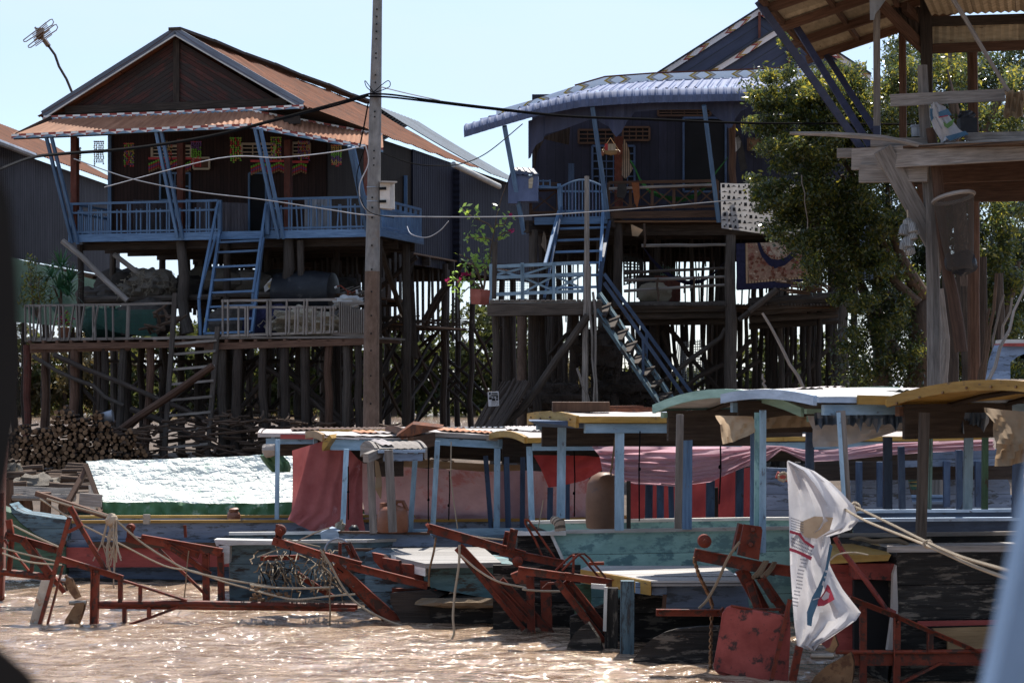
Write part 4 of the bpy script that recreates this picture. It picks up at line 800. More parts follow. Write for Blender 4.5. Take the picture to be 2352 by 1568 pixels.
M['gablenavy']=mat('navy raked gable sheet',(.03,.035,.085),(.05,.06,.12),.45,2,(.6,3),bump=.2,seam=(1,.24,.1),spec=.5)
gable((1506,172),(1744,20),(1985,178),4.0,9,'gable_wall'); gable((1622,168),(1812,50),(2000,172),2.6,2,'gable_wall')
wl=Q.loc(Q.v(1222,400,2.2))[0]; wr2=Q.loc(Q.v(1990,400,2.2))[0]; TZ2=Q.v(1500,215,2.2).z
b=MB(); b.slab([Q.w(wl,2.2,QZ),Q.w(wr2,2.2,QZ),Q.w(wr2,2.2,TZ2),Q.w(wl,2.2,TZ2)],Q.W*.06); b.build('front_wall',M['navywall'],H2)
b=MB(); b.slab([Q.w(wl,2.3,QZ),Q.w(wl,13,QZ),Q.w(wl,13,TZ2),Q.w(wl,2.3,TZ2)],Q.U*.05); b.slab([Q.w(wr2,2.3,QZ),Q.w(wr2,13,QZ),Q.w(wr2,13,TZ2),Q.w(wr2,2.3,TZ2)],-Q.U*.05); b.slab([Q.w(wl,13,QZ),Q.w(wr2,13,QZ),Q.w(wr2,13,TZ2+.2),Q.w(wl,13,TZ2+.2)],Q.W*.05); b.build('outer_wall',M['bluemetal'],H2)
b=MB(); b.slab([Q.v(*K(2,0,x,y),1.2) for x,y in ((285,1560),(285,1200),(600,1090),(590,1240),(380,1190),(320,1300))],Q.W*.04); b.build('side_panel',M['brownmetal'],H2)
# scalloped valance
VT=[(240,1035),(600,930),(800,905),(1300,880),(1800,865),(2110,860)]
VB=[(2110,930),(2060,950),(2010,1020),(1985,1090),(1950,1100),(1920,1040),(1870,1020),(1830,985),(1780,935),(1350,940),(1150,958),(1120,1010),(1085,1040),(1060,1090),(1040,1130),(995,1175),(960,1130),(930,1085),(900,1070),(850,1040),(780,1020),(600,1085),(500,1120),(385,1150),(370,1200),(310,1240),(280,1290),(262,1350),(242,1360)]
b=MB(); up=[Q.v(*K(2,0,x,y),-1.15) for x,y in VT]; dn=[Q.v(*K(2,0,x,y),-1.15) for x,y in VB]
pts=up+dn
def yv(x):
    for (a,c) in zip(VT[:-1],VT[1:]):
        if a[0]<=x<=c[0]: return a[1]+(c[1]-a[1])*(x-a[0])/(c[0]-a[0])
    return VT[-1][1]
strip=[]
for x,y in sorted(VB): strip.append([Q.v(*K(2,0,x,yv(x)),-1.15+.02*math.sin(x*.1)),Q.v(*K(2,0,x,max(y,yv(x)+20)),-1.15+.02*math.sin(x*.1))])
b.loft(strip); b.build('valance',M['navymetal'],H2)
def op2(c0,c1,name,fm,bars,v=2.18,glass='black'):
    x0,y0=K(2,0,*c0); x1,y1=K(2,0,*c1); return opening(x0,x1,y0,y1,v,name,M[fm],H2,fr=Q,bars=bars,glass=glass,fw=.05)
op2((672,1112),(980,1225),'vent','frame2',(4,3)); op2((1050,1090),(1278,1200),'vent','frame2',(4,3)); op2((1352,938),(1800,990),'vent','frame2',(4,2)); op2((1570,1010),(1930,1640),'door','navy',None)
op2((790,1250),(1150,1640),'curtained_window','navy',(6,6))
# posts and struts of the verandah
for n,(x0,y0),(x1,y1),r,m,v0,v1 in (('eave_strut',K(2,0,38,1080),K(2,1,205,500),.1,'blue',-1.5,-.1),('eave_strut',K(2,0,790,910),K(2,1,925,370),.1,'blue',-1.5,-.15),('eave_strut',K(2,0,1745,900),K(2,1,1870,400),.1,'blue',-1.5,-.15)):
    b=MB(); b.beam(Q.v(x0,y0,v0),Q.v(x1,y1,v1),r,r,up=Q.U); b.build(n,M[m],H2)
b=MB(); b.beam(Q.v(*K(2,0,1015,1170),.8),Q.v(*K(2,1,1015,330),.8),.2,.2,up=Q.U); b.build('verandah_post',M['redpost'],H2)
b=MB(); b.pole(Q.v(*K(2,1,1985,340),.6),Q.v(*K(2,0,1985,1060),.6),.095,.085,9,6,.03); b.build('verandah_post',M['brown'],H2,True)
b=MB(); b.beam(Q.v(*K(2,0,610,1400),1.2),Q.v(*K(2,1,610,330),1.2),.14,.14,up=Q.U); b.build('verandah_post',M['navy'],H2)
# deck, rails, gate
d0=Q.loc(Q.v(1213,503,-.1))[0]; d1=Q.loc(Q.v(1905,495,-.1))[0]
b=MB(); b.slab([Q.w(d0,-.1,QZ-.06),Q.w(d1,-.1,QZ-.06),Q.w(d1,13,QZ-.06),Q.w(d0,13,QZ-.06)],V((0,0,.05))); b.build('floor',M['slats'],H2)
b=MB(); b.beam(Q.v(*K(2,1,945,345),-.14),Q.v(*K(2,1,1860,330),-.14),.06,.16); b.build('deck_edge',M['frame2'],H2)
b=MB(); b.beam(Q.v(*K(2,1,295,395),-.14),Q.v(*K(2,1,920,385),-.14),.06,.17); b.build('deck_edge',M['blue'],H2)
b=MB(); b.beam(Q.v(*K(2,1,215,440),-.2),Q.v(*K(2,1,420,460),.6),.2,.28); b.beam(Q.v(*K(2,1,930,400),-.15),Q.v(*K(2,1,1100,450),.8),.18,.25)
for v in (.5,2,4,6,8,10,12): b.beam(Q.w(d0,v,QZ-.2),Q.w(d1,v,QZ-.2),.1,.25)
b.build('floor_joist',M['dark'],H2)
def xrail(c0,c1,n,h,m,v,diag=True):
    p=Q.v(*c0,v); q=Q.v(*c1,v); up=V((0,0,h)); b=MB(); b.beam(p+up,q+up,.06,.07); b.beam(p+up*.8,q+up*.8,.05,.05); b.beam(p+up*.08,q+up*.08,.05,.06); l=(q-p)
    for i in range(n+1): c=p+l*(i/n); b.beam(c,c+up,.07,.07,up=Q.U)
    if diag:
        for i in range(n): a=p+l*(i/n); c=p+l*((i+1)/n); b.beam(a+up*.1,c+up*.8,.025,.03); b.beam(c+up*.1,a+up*.8,.022,.03)
    return b.build('railing',M[m],H2)
xrail(K(2,1,262,345),K(2,1,495,340),1,.72,'frame2',-.1); xrail(K(2,1,930,300),K(2,1,1860,285),5.4 and 5,.64,'frame2',-.1)
b=MB(); b.pole(Q.v(*K(2,1,930,118),-.2),Q.v(*K(2,1,1840,82),-.2),.035,.03,6,4,.015); b.build('rail_pole',M['grey'],H2)
GT=thing('picket_gate',None,None,Q.v(*K(2,1,700,370),-.12)-H2.location); GT.parent=H2
for i in range(13):
    x=530+350*i/12; y=105-60*math.sin(math.pi*i/12); b=MB(); b.beam(Q.v(*K(2,1,x,y),-.12),Q.v(*K(2,1,x,360),-.12),.075,.025,up=Q.U); b.build('picket',M['awning'] if i%2 else M['blue'],GT)
b=MB(); b.tube([Q.v(*K(2,1,520+370*i/12,103-62*math.sin(math.pi*i/12)),-.15) for i in range(13)],.025,5); b.beam(Q.v(*K(2,1,520,140),-.1),Q.v(*K(2,1,890,140),-.1),.03,.05); b.beam(Q.v(*K(2,1,520,310),-.1),Q.v(*K(2,1,890,310),-.1),.03,.05); b.build('gate_frame',M['blue'],GT)
# spirit house on the left
SH=thing('spirit_house','small blue tin spirit house with pitched roof at left end of the navy house verandah','spirit house',Q.v(1200,432,-.6)); b=MB()
b.slab([Q.v(*K(2,0,x,y),-.7) for x,y in ((150,1500),(325,1500),(325,1720),(150,1720))],Q.W*.5); b.slab([Q.v(*K(2,0,x,y),-.7) for x,y in ((70,1560),(110,1460),(150,1500),(150,1740),(70,1740))],Q.W*.5); b.build('cabinet',M['awning'],SH)
b=MB(); b.corr(Q.v(*K(2,0,100,1432),-.45),Q.v(*K(2,0,290,1440),-.45),Q.v(*K(2,0,335,1498),-.78),Q.v(*K(2,0,140,1496),-.78),.12,.015,2,0,True); b.corr(Q.v(*K(2,0,290,1440),-.45),Q.v(*K(2,0,100,1432),-.45),Q.v(*K(2,0,62,1560),-.2),Q.v(*K(2,0,200,1560),-.2),.12,.01,2,0,True); b.build('roof',M['navymetal'],SH)
b=MB(); b.slab([Q.v(*K(2,0,x,y),-.72) for x,y in ((245,1535),(275,1515),(285,1525),(275,1610),(245,1610))],Q.W*.02); b.build('shrine_opening',M['cream'],SH); b=MB(); b.beam(Q.v(*K(2,1,120,112),-.5),Q.v(*K(2,1,490,112),-.2),.4,.04); b.beam(Q.v(*K(2,1,320,50),-.4),Q.v(*K(2,1,430,50),-.4),.03,.03); b.beam(Q.v(*K(2,1,320,95),-.4),Q.v(*K(2,1,430,95),-.4),.03,.03)
for x in (322,370,428): b.beam(Q.v(*K(2,1,x,40),-.4),Q.v(*K(2,1,x,112),-.4),.03,.03,up=Q.U)
b.build('shelf',M['blue'],SH)
# stairs
S=thing('stair',None,None,Q.v(1320,690,-2)-H2.location); S.parent=H2
A0=Q.v(*K(2,1,525,300),-.2);A1=Q.v(*K(2,1,375,1075),-1.9);B0=Q.v(*K(2,1,935,420),-.2);B1=Q.v(*K(2,1,838,1030),-1.9)
for p,q in ((A0,A1),(B0,B1)): b=MB(); b.beam(p,q,.06,.24,up=V((0,-1,.2))); b.build('stringer',M['navy'],S)
for i,y in enumerate((455,555,655,755,860,962)):
    b=MB(); x0=508-18*i; b.beam(Q.v(*K(2,1,x0,y+6),-.35-.26*i),Q.v(*K(2,1,910-16*i,y-6),-.35-.26*i),.22,.05); b.build('tread',M['blue'],S)
for x0,y0,x1,y1 in ((505,75,385,770),(880,80,855,830)):
    b=MB(); b.beam(Q.v(*K(2,1,x0,y0+240),-.3),Q.v(*K(2,1,x1,y1),-1.95),.07,.08); b.beam(Q.v(*K(2,1,x0,y0),-.18),Q.v(*K(2,1,x0+10,y0+300),-.18),.09,.09,up=Q.U); b.build('handrail',M['blue'],S)
b=MB(); b.beam(Q.v(*K(2,1,930,430),-.3),Q.v(*K(2,1,870,760),-1.7),.07,.08); b.beam(Q.v(*K(2,1,870,740),-1.95),Q.v(*K(2,1,845,1050),-2.0),.1,.09,up=Q.U); b.build('handrail',M['navy'],S)
l0=Q.loc(Q.v(1125,700,-2.9))[0]; l1=Q.loc(Q.v(1383,700,-2.9))[0]
b=MB(); b.slab([Q.w(l0,-2.95,LZ-.06),Q.w(l1,-2.95,LZ-.06),Q.w(l1,-.3,LZ-.06),Q.w(l0,-.3,LZ-.06)],V((0,0,.05)))
for i in range(22): b.beam(Q.w(l0+.05+(l1-l0)*i/22,-3.0,LZ+.01),Q.w(l0+.05+(l1-l0)*i/22,-.4,LZ+.01),.085,.03)
b.build('landing_floor',M['grey'],H2)
b=MB(); b.beam(Q.v(*K(1,1,2030,1155),-3.02),Q.v(*K(2,1,872,1140),-3.02),.09,.26); b.build('landing_beam',M['post'],H2); b=MB(); b.beam(Q.w(l0+.2,-3,LZ-.2),Q.w(l0+.2,-.3,LZ-.2),.1,.2); b.beam(Q.w(l1-.2,-3,LZ-.2),Q.w(l1-.2,-.3,LZ-.2),.1,.2); b.beam(Q.w(l0,-1.5,LZ-.2),Q.w(l1,-1.5,LZ-.2),.1,.2); b.build('landing_joist',M['dark'],H2)
b=MB(); Lp=lambda c,x,y,v=-2.9: Q.v(*K(c,1,x,y),v)
for y0,y1 in ((782,748),(878,845),(1022,990)): b.beam(Lp(1,2050,y0 if y0!=782 else 785),Lp(2,735,y1),.045,.075)
for c,x in ((1,2060),(1,2332),(2,190),(2,460),(2,730)): b.beam(Lp(c,x,762 if x>2000 else 750),Lp(c,x,1100 if x!=730 else 1060),.085,.07,up=Q.U)
for a,c in (((2,205,850),(2,450,775)),((2,205,1000),(2,450,870)),((2,205,880),(2,450,985)),((2,470,985),(2,715,850)),((2,475,865),(2,715,975)),((1,2080,860),(1,2320,800)),((1,2080,800),(1,2352,880))): b.beam(Lp(*a,-2.86),Lp(*c,-2.86),.035,.045)
b.build('landing_railing',M['blue2'],H2)
b=MB(); 
for i in range(15): t=i/14; b.beam(Q.w(l0,-2.8,LZ+.05+.78*t),Q.w(l1-1.0,-2.8,LZ+.05+.78*t),.006,.006)
for i in range(28): t=i/27; b.beam(Q.w(l0+(l1-1-l0)*t,-2.8,LZ),Q.w(l0+(l1-1-l0)*t,-2.8,LZ+.82),.006,.006)
b.build('wire_mesh',M['wire'],H2)
b=MB(); b.tube([Q.v(*K(2,1,742,10),-3.1),Q.v(*K(2,1,742,600),-3.12),Q.v(*K(2,1,738,1080),-3.1),Q.v(*K(2,2,728,0),-3.1)],[.055,.06,.065,.07],7); q=Q.v(*K(2,2,726,560),-3.1); b.tube([Q.v(*K(2,2,728,0),-3.1),q,V((q.x,q.y,-.2))],[.07,.072,.075],7); b.build('landing_post',M['grey'],H2)
S=thing('stair',None,None,Q.v(1480,900,-2.8)-H2.location); S.parent=H2
def ext(p,q,z): t=(z-p.z)/(q.z-p.z); return p.lerp(q,t)
a0=Q.v(*K(2,1,820,1150),-3.15);a1=ext(a0,Q.v(*K(2,2,1400,610),-3.15),.35);c0=Q.v(*K(2,1,845,1010),-2.35);c1=ext(c0,Q.v(*K(2,2,1490,545),-2.35),.35)
for p,q in ((a0,a1),(c0,c1)): b=MB(); b.beam(p,q,.07,.26,up=V((-.6,-.1,.8))); b.build('stringer',M['hullold'],S)
for i in range(14):
    t=(i+.6)/14.5; b=MB(); b.beam(a0.lerp(a1,t),c0.lerp(c1,t*.985+.015),.24,.045); b.build('tread',M['dark'],S)
for x0,y0,x1,y1,v in ((890,845,1650,490,-2.3),(890,920,1580,510,-3.1)):
    p=Q.v(*K(2,1,x0,y0),v); q=ext(p,Q.v(*K(2,2,x1,y1),v),.9); b=MB(); b.beam(p,q,.06,.08)
    for t in (.32,.7): b.beam(p.lerp(q,t),p.lerp(q,t)-V((0,0,.9)),.06,.06)
    b.build('handrail',M['navy'],S)
# lower floor, rails, loads
e0=Q.loc(Q.v(1400,700,-.3))[0]; e1=Q.loc(Q.v(1935,700,-.3))[0]
b=MB(); b.slab([Q.w(e0,-.5,LZ-.1),Q.w(e1,-.5,LZ-.1),Q.w(e1,6,LZ-.1),Q.w(e0,6,LZ-.1)],V((0,0,.06))); b.build('lower_floor',M['slats'],H2)
b=MB()
for i in range(70):
    u=e0+.2+(e1-e0-.3)*i/70; b.pole(Q.w(u,-.6+ru(-.15,.1),LZ-.02),Q.w(u+ru(-.1,.1),1.2,LZ-.02),.03,.03,5,2,.02)
b.build('floor_pole',M['post'],H2)
b=MB()
for y,v,r in ((1115,-.45,.1),(1145,-.4,.08),(1200,-.2,.08),(1255,.3,.07),(1230,1.4,.08)): b=MB(); b.pole(Q.v(*K(2,1,1060,y+8),v),Q.v(*K(2,1,2010,y-4),v),r,r,7,5,.03); b.build('floor_joist',M['post'],H2)
for y,v,r in ((1075,-.5,.13),(1110,-.45,.1),(1150,-.2,.09),(1220,.3,.08),(1275,1.2,.08)): b=MB(); b.pole(Q.v(*K(3,1,0,y+20),v),Q.v(*K(3,1,760,y-30),v),r,r,7,5,.03); b.build('floor_joist',M['post'],H2)
for y0,y1,x0,x1 in ((835,795,1060,1930),(900,868,1060,1930),(992,940,1060,1930),(605,595,1210,2010)):
    b=MB(); b.pole(Q.v(*K(2,1,x0,y0),-.35),Q.v(*K(2,1,x1,y1),-.35),.045,.035,6,5,.03); b.build('rail_pole',M['grey' if y0!=835 else 'post'],H2)
for x,y0,y1 in ((1350,880,1100),(1662,870,1150),(1235,415,620)): b=MB(); b.pole(Q.v(*K(2,1,x,y0),-.45),Q.v(*K(2,1,x,y1),-.45),.025,.025,6,3,.02); b.build('rail_pole',M['log'],H2)
for u0,u1,v,z0,z1 in ((e0+.1,e0+.9,5.8,LZ,6.1),(e0+1.6,e0+2.0,5.8,LZ,6.1),(e0+2.6,e1,5.8,LZ+.9,6.1),(e0+3.4,e1,5.9,LZ-.2,5.3),(d0+.2,e0,4.5,LZ,6.1),(e0,e1,3.4,5.35,6.2),(e0+.2,e0+1.3,6.3,2.6,LZ),(e0+2.6,e1+.3,6.5,3.3,LZ),(d0,e0+.6,7.6,LZ-.2,6.2),(e0+.6,e1+.2,7.6,LZ+.75,6.2),(e0-.3,e1+.2,7.9,LZ-.6,LZ+.3),(e0+2.2,e0+3.2,7.2,LZ,5.4)):
    b=MB(); k=int((u1-u0)/.17)
    for i in range(k+1):
        if R()<.93: b.beam(Q.w(u0+.17*i,v+ru(0,.06),z0+ru(-.3,.1)),Q.w(u0+.17*i+ru(-.06,.06),v,z1+ru(-.2,.05)),.215,.03,up=Q.U)
    b.build('storage_screen',M['dark'],H2)
# stilts
for (i,j,x),y0,y1,v,r,m in (((2,1,1975),515,0,-.55,.19,'post'),((3,1,805),560,0,-.7,.175,'post'),((2,1,1012),300,0,.1,.16,'dark'),((2,1,295),470,0,-.1,.15,'post'),((2,1,60),1200,0,-2.6,.1,'dark'),((1,1,2095),1190,0,-2.7,.13,'post'),((1,1,2195),1200,0,-1.2,.12,'dark'),((2,1,300),1180,0,-2.2,.15,'dark'),((2,1,360),1190,0,-.6,.12,'dark'),((2,1,460),1200,0,.4,.11,'dark'),((2,1,640),1190,0,-.4,.16,'dark')):
    p=Q.v(*K(i,j,x,y0),v); stilt(H2,p,p.z,r*.72,m,wob=.04)
for v in (1.6,4.2,7,10,12.8):
    for u in [d0+.2+k*1.5 for k in range(6)]: stilt(H2,Q.w(u+ru(-.25,.25),v+ru(-.3,.3),0),(QZ-.2),ru(.075,.105),random.choice(['dark','dark','post']))
for k in range(48):
    p=Q.v(1225+k*14.8+ru(-8,8),760,ru(.6,11)); stilt(H2,V((p.x,p.y,0)),LZ-.1 if R()<.6 else QZ-.2,ru(.045,.075),random.choice(['dark','dark','post']),wob=.06)
for pts,v,r,m in (([(2,1,755,1200),(2,1,690,1290),(2,1,600,1420),(2,1,490,1567),(2,2,330,420),(2,2,180,620),(2,2,30,740)],-3.2,.15,'post'),([(3,1,1,1165),(3,1,120,1075),(3,1,240,975)],-.9,.12,'post'),([(2,1,2040,1240),(2,1,2200,1120),(2,1,2350,1010)],-.8,.1,'post'),([(2,2,1420,360),(2,2,1650,170),(2,2,1890,0),(2,1,1930,1310)],-.5,.1,'post'),([(2,2,1450,520),(2,2,1700,330),(2,2,1990,190),(2,2,2150,20)],.6,.1,'dark'),([(2,2,2020,330),(2,2,2220,190)],.8,.09,'dark'),([(2,1,1380,1330),(2,1,1450,1530),(2,2,1490,160),(2,2,1540,330)],1.5,.1,'dark'),([(2,1,420,1540),(2,1,560,1370),(2,1,700,1250)],.3,.08,'dark'),([(3,1,760,1110),(3,1,960,1165)],-.4,.09,'brown')):
    b=MB(); b.tube([Q.v(*K(*p),v) for p in pts],r*.58,8); b.build('brace',M[m],H2,True)
for k in range(16):
    v=random.choice((1.6,4.2,7,10)); u=d0+ru(.3,6.4); z=ru(.6,2.2); p,q=Q.w(u,v,z),Q.w(u+ru(1.4,2.2),v,z+ru(1,2))
    if R()<.5: p.z,q.z=q.z,p.z
    b=MB(); b.pole(p,q,.07,.06,6,4,.05); b.build('brace',M['dark'],H2,True)
b=MB(); b.pole(Q.v(*K(2,1,770,780),-3.3),Q.v(*K(2,2,800,580),-3.3),.03,.03,5,6,.04); b.pole(Q.v(*K(2,1,795,1000),-3.35),Q.v(*K(2,2,830,560),-3.35),.028,.025,5,6,.04); b.pole(Q.v(*K(2,2,660,260),-3.3),Q.v(*K(2,2,770,570),-3.3),.035,.02,5,4,.03)
tag(b.build('bamboo_canes',M['grey']),'thin crooked canes leaning beside the tall landing post','canes')
# woven fence roots at the foot (buttress bundle)
b=MB()
for k in range(34): 
    x=ru(0,1); b.tube([Q.v(*K(2,2,250-230*x+ru(-15,15),380+ru(-30,30)),-3.6+x),Q.v(*K(2,2,150-260*x+ru(-10,10),560+ru(-20,20)),-3.7+x),V(Q.v(*K(2,2,20-240*x,760),-3.8+x))],.04,5)
tag(b.build('root_buttress',M['dark'],smooth=True),'dark splayed root bundle at the foot of the pole left of the landing','roots')
# hanging cloths
PC=thing('printed_cloth','off white cloth with rows of small black motifs hanging from the verandah rail','cloth',Q.v(1715,540,-.75)); b=MB(); c00,c01,c10,c11=Q.v(1655,421,-.75),Q.v(1838,424,-.75),Q.v(1838,548,-.75),Q.v(1657,524,-.75)
b.sheet(c00,c01,c10,c11,30,10,lambda u,w_,n:n*.03*math.sin(u*22+w_*2)); b.build('sheet',M['printcloth'],PC,True)
b=MB(); 
for r_ in range(8):
    for c_ in range(15):
        u=(c_+.5+.2*(r_%2))/15.2; w_=(r_+.5)/8; p=c00.lerp(c01,u).lerp(c11.lerp(c10,u),w_)-Q.W*.045; k=(c_+r_*2)%5; s=.034; X=Q.U; Z=V((0,0,1))
        if k==0: b.face([p-X*s-Z*s*1.2,p+X*s-Z*s*1.2,p+X*s+Z*s*1.2,p-X*s+Z*s*1.2])
        elif k==1: b.face([p-X*s*1.2-Z*s,p+X*s*1.2-Z*s,p+X*s*.4+Z*s*1.2,p-X*s*.4+Z*s*1.2])
        elif k==2: 
            b.face([p-X*s*2-Z*s*.4,p+X*s*2-Z*s*.4,p+Z*s*.6])
        elif k==3:
            for d in (-.6,0,.6): b.face([p+X*s*(d-.2)-Z*s,p+X*s*(d+.2)-Z*s,p+X*s*(d*.4+.2)+Z*s,p+X*s*(d*.4-.2)+Z*s])
        else: 
            b.face([p-X*s*.9-Z*s,p+X*s*.2-Z*s,p+X*s*.2+Z*s*.2,p-X*s*.9+Z*s*.2]); b.face([p+X*s*.3,p+X*s*1.1,p+X*s*1.1+Z*s*1.3,p+X*s*.3+Z*s*1.3])
b.build('printed_motifs',M['ink'],PC)
CP=thing('carpet','navy carpet with pink and cream floral border hung below the printed cloth','carpet',Q.v(1790,660,-.9)); C=lambda x,y,d=0: Q.v(*K(2,1,x,y),-.9-d) if x<2360 else Q.v(*K(3,1,x-2130,y),-.9-d)
def poly(m,name,pts,d): b=MB(); b.slab([C(x,y,d) for x,y in pts],Q.W*.003*1.5); return b.build(name,M[m],CP)
b=MB(); b.slab([C(2020,585),C(2750,565),C(2750,945),C(2025,985)],Q.W*.03); b.build('pile',M['carpetnavy'],CP)
poly('carpetborder','border_strip',[(2096,583),(2650,570),(2660,880),(2105,927)],.006)
poly('carpetpink','pink_field',[(2118,583),(2632,572),(2640,866),(2127,908)],.012)
poly('carpetnavy','inner_field',[(2200,580),(2590,572),(2590,640),(2530,690),(2440,770),(2350,800),(2300,770),(2240,700),(2215,640)],.018)
poly('carpetcream','medallion',[(2225,578),(2520,572),(2500,650),(2450,700),(2380,725),(2320,715),(2260,660)],.024)
b=MB()
for k in range(50):
    a=ru(0,6.28); x=ru(2130,2640); y=ru(700,890)
    if (x-2370)**2/170**2+(y-600)**2/190**2<1: continue
    pts=[C(x+ 14*math.cos(a+t*1.3)*(1-t/6),y+12*math.sin(a+t*1.3)*(1-t/6),.016) for t in range(5)]; b.tube(pts,.014,4)
for k in range(16):
    a=k/16*3.14; b.tube([C(2372+125*math.cos(a)+6*math.cos(t),590+115*math.sin(a)+8*math.sin(t),.028) for t in range(0,6,2)],.013,4)
b.build('scroll_pattern',M['scroll'],CP)
# hammocks and hung clothes
def hammock(pts,wd,m,lab):
    b=MB(); rows=[]; N=len(pts)
    for i,p in enumerate(pts):
        k=.03+wd*math.sin(math.pi*i/(N-1))**.6; rows.append([p+V((0,-.05,k*.6)),p+V((0,.05,-k*.1)),p+V((0,.25,k*.5))])
    b.loft(rows); tag(b.build('hammock',M[m],smooth=True),lab,'hammock','hammocks in the navy house')
hammock([Q.v(*K(2,1,x,y),.7) for x,y in ((1080,-170),(1150,-60),(1200,60),(1290,160),(1420,210),(1560,225),(1680,190),(1770,100),(1860,-30),(1950,-150))],.12,'hammockgreen','green hammock slung behind the brown verandah railing')
hammock([Q.v(*K(2,1,x,y),.5) for x,y in ((1220,610),(1290,720),(1380,820),(1480,890),(1600,935),(1720,920),(1820,860),(1930,740))],.12,'hammocknavy','navy hammock slung under the house above the storage floor')
b=MB(); b.slab([Q.v(*K(2,0,x,y),.4) for x,y in ((1065,1190),(1095,1250),(1112,1320),(1110,1390),(1138,1440),(1105,1500),(1072,1530),(1042,1500),(1050,1300),(1048,1240))],Q.W*.05); tag(b.build('striped_shirt',M['shirt']),'cream striped shirt hanging by the red verandah post','shirt')
for pts,m,lab,nm,ct in ((((2015,1150),(2050,1145),(2090,1300),(2115,1440),(2060,1470),(2030,1300)),'clothdark','dark jacket hanging right of the thick brown verandah post','jacket','jacket'),(((2015,1180),(2040,1160),(2062,1210),(2055,1260),(2015,1300)),'sackw','pale cap and cloth hanging on the thick brown post','cap','cap')):
    b=MB(); b.slab([Q.v(*K(2,0,x,y),.3) for x,y in pts],Q.W*.06); tag(b.build(nm,M[m]),lab,ct)
for pts,m,lab,nm in ((((1125,65),(1190,65),(1195,180),(1175,290),(1150,230)),'clothorange','brown orange cloth draped over the verandah railing','draped_cloth'),(((1005,80),(1080,75),(1085,150),(1060,200),(1000,190)),'clothdark','dark grey trousers folded over the verandah railing','folded_trousers'),(((375,470),(400,560),(398,670),(350,600)),'shirt','pale patterned cloth hanging by a corner beneath the landing stair top','hanging_cloth'),(((1120,420),(1225,470),(1180,525),(1130,520)),'tancloth','brown paper bag hung beneath the verandah floor','paper_bag')):
    b=MB(); b.slab([Q.v(*K(2,1,x,y),-.3) for x,y in pts],Q.W*.05); tag(b.build(nm,M[m]),lab,'bag' if 'bag' in nm else 'cloth')
LP=thing('offering_basket','hanging offering tray with red box and orange tassels left of the verandah post','offering tray',Q.v(*K(2,0,950,1310),-.1)); b=MB(); b.tube([Q.v(*K(2,0,870,1295),-.1),Q.v(*K(2,0,950,1305),-.1),Q.v(*K(2,0,1020,1298),-.1)],[.05,.07,.05],8); b.tube([Q.v(*K(2,0,872,1290),-.1),Q.v(*K(2,0,945,1180),-.1),Q.v(*K(2,0,1018,1290),-.1)],.012,4); b.build('tray',M['frame'],LP)
b=MB(); b.box(Q.v(*K(2,0,955,1262),-.1),.18,.1,.16); b.build('offering_box',M['cream'],LP); b=MB(); b.box(Q.v(*K(2,0,915,1260),-.1),.1,.1,.15); b.build('offering_box',M['gred'],LP); b=MB(); b.blob(Q.v(*K(2,0,878,1312),-.15),.05,.05,.06,8,6); b.build('tassel',M['terra'],LP); b=MB(); b.blob(Q.v(*K(2,0,1016,1305),-.15),.05,.05,.05,8,6); b.build('tassel',M['terra'],LP)
b=MB(); a=[Q.v(*K(2,0,x,y),2.1) for x,y in ((2120,1185),(2265,1185),(2262,1285),(2120,1285))]; PF=thing('framed_picture','dark gold framed picture on the navy wall beside the tree leaves','picture',a[3])
for i in range(4): b.beam(a[i],a[(i+1)%4],.04,.04,up=Q.U if i%2 else V((0,0,1)))
b.build('frame',M['frame2'],PF); b=MB(); b.slab([p+Q.W*.01 for p in a],Q.W*.01); b.build('print',M['bronze'],PF)
lump('woven_sack','grey woven sack with printed lettering on the lower floor behind thin rails','sack',Q.v(*K(2,1,1320,1010),.4),(.42,.3,.26),'netpale',41,.15,2,None,-.22)
for x,y,r_,lab in ((1265,960,.35,'dark crate beside the woven sack on the lower floor'),(1430,980,.4,'dusty red brown crate right of the woven sack on the lower floor')):
    b=MB(); b.box(Q.v(*K(2,1,x,y),1.2),r_*1.5,.5,r_*1.4); b.box(Q.v(*K(2,1,x,y),1.2)+V((0,0,r_*.72)),r_*1.6,.55,.06); tag(b.build('storage_crate',M['redpost' if x>1300 else 'dark']),lab,'crate')
b=MB(); b.sheet(Q.v(*K(2,1,1050,670),3),Q.v(*K(2,1,1225,715),3),Q.v(*K(2,1,1220,900),3),Q.v(*K(2,1,1055,945),3),4,4); tag(b.build('hanging_net',netmat('dark knotted net',(.03,.03,.03),.09,.5,dens=(.55,3))),'torn dark net hanging against bright sky under the navy house','net')
b=MB(); b.sheet(Q.v(*K(2,1,1365,765),3.5),Q.v(*K(2,1,1490,785),3.5),Q.v(*K(2,1,1488,860),3.5),Q.v(*K(2,1,1365,885),3.5),4,4); tag(b.build('hanging_net',netmat('green white net',(.2,.34,.27),.07,.45)),'pale green net scrap hanging behind the navy hammock','net')
b=MB(); b.sheet(Q.v(*K(2,1,1520,1430),5),Q.v(*K(2,1,1730,1400),5),Q.v(*K(2,2,1760,420),5),Q.v(*K(2,2,1480,330),5),8,8,lambda u,w_,n:n*.1*math.sin(u*6)); tag(b.build('hanging_net',netmat('pale gauze net',(.5,.55,.6),.05,.35),smooth=True),'pale gauze net hung wide between the stilts under the navy house','net')
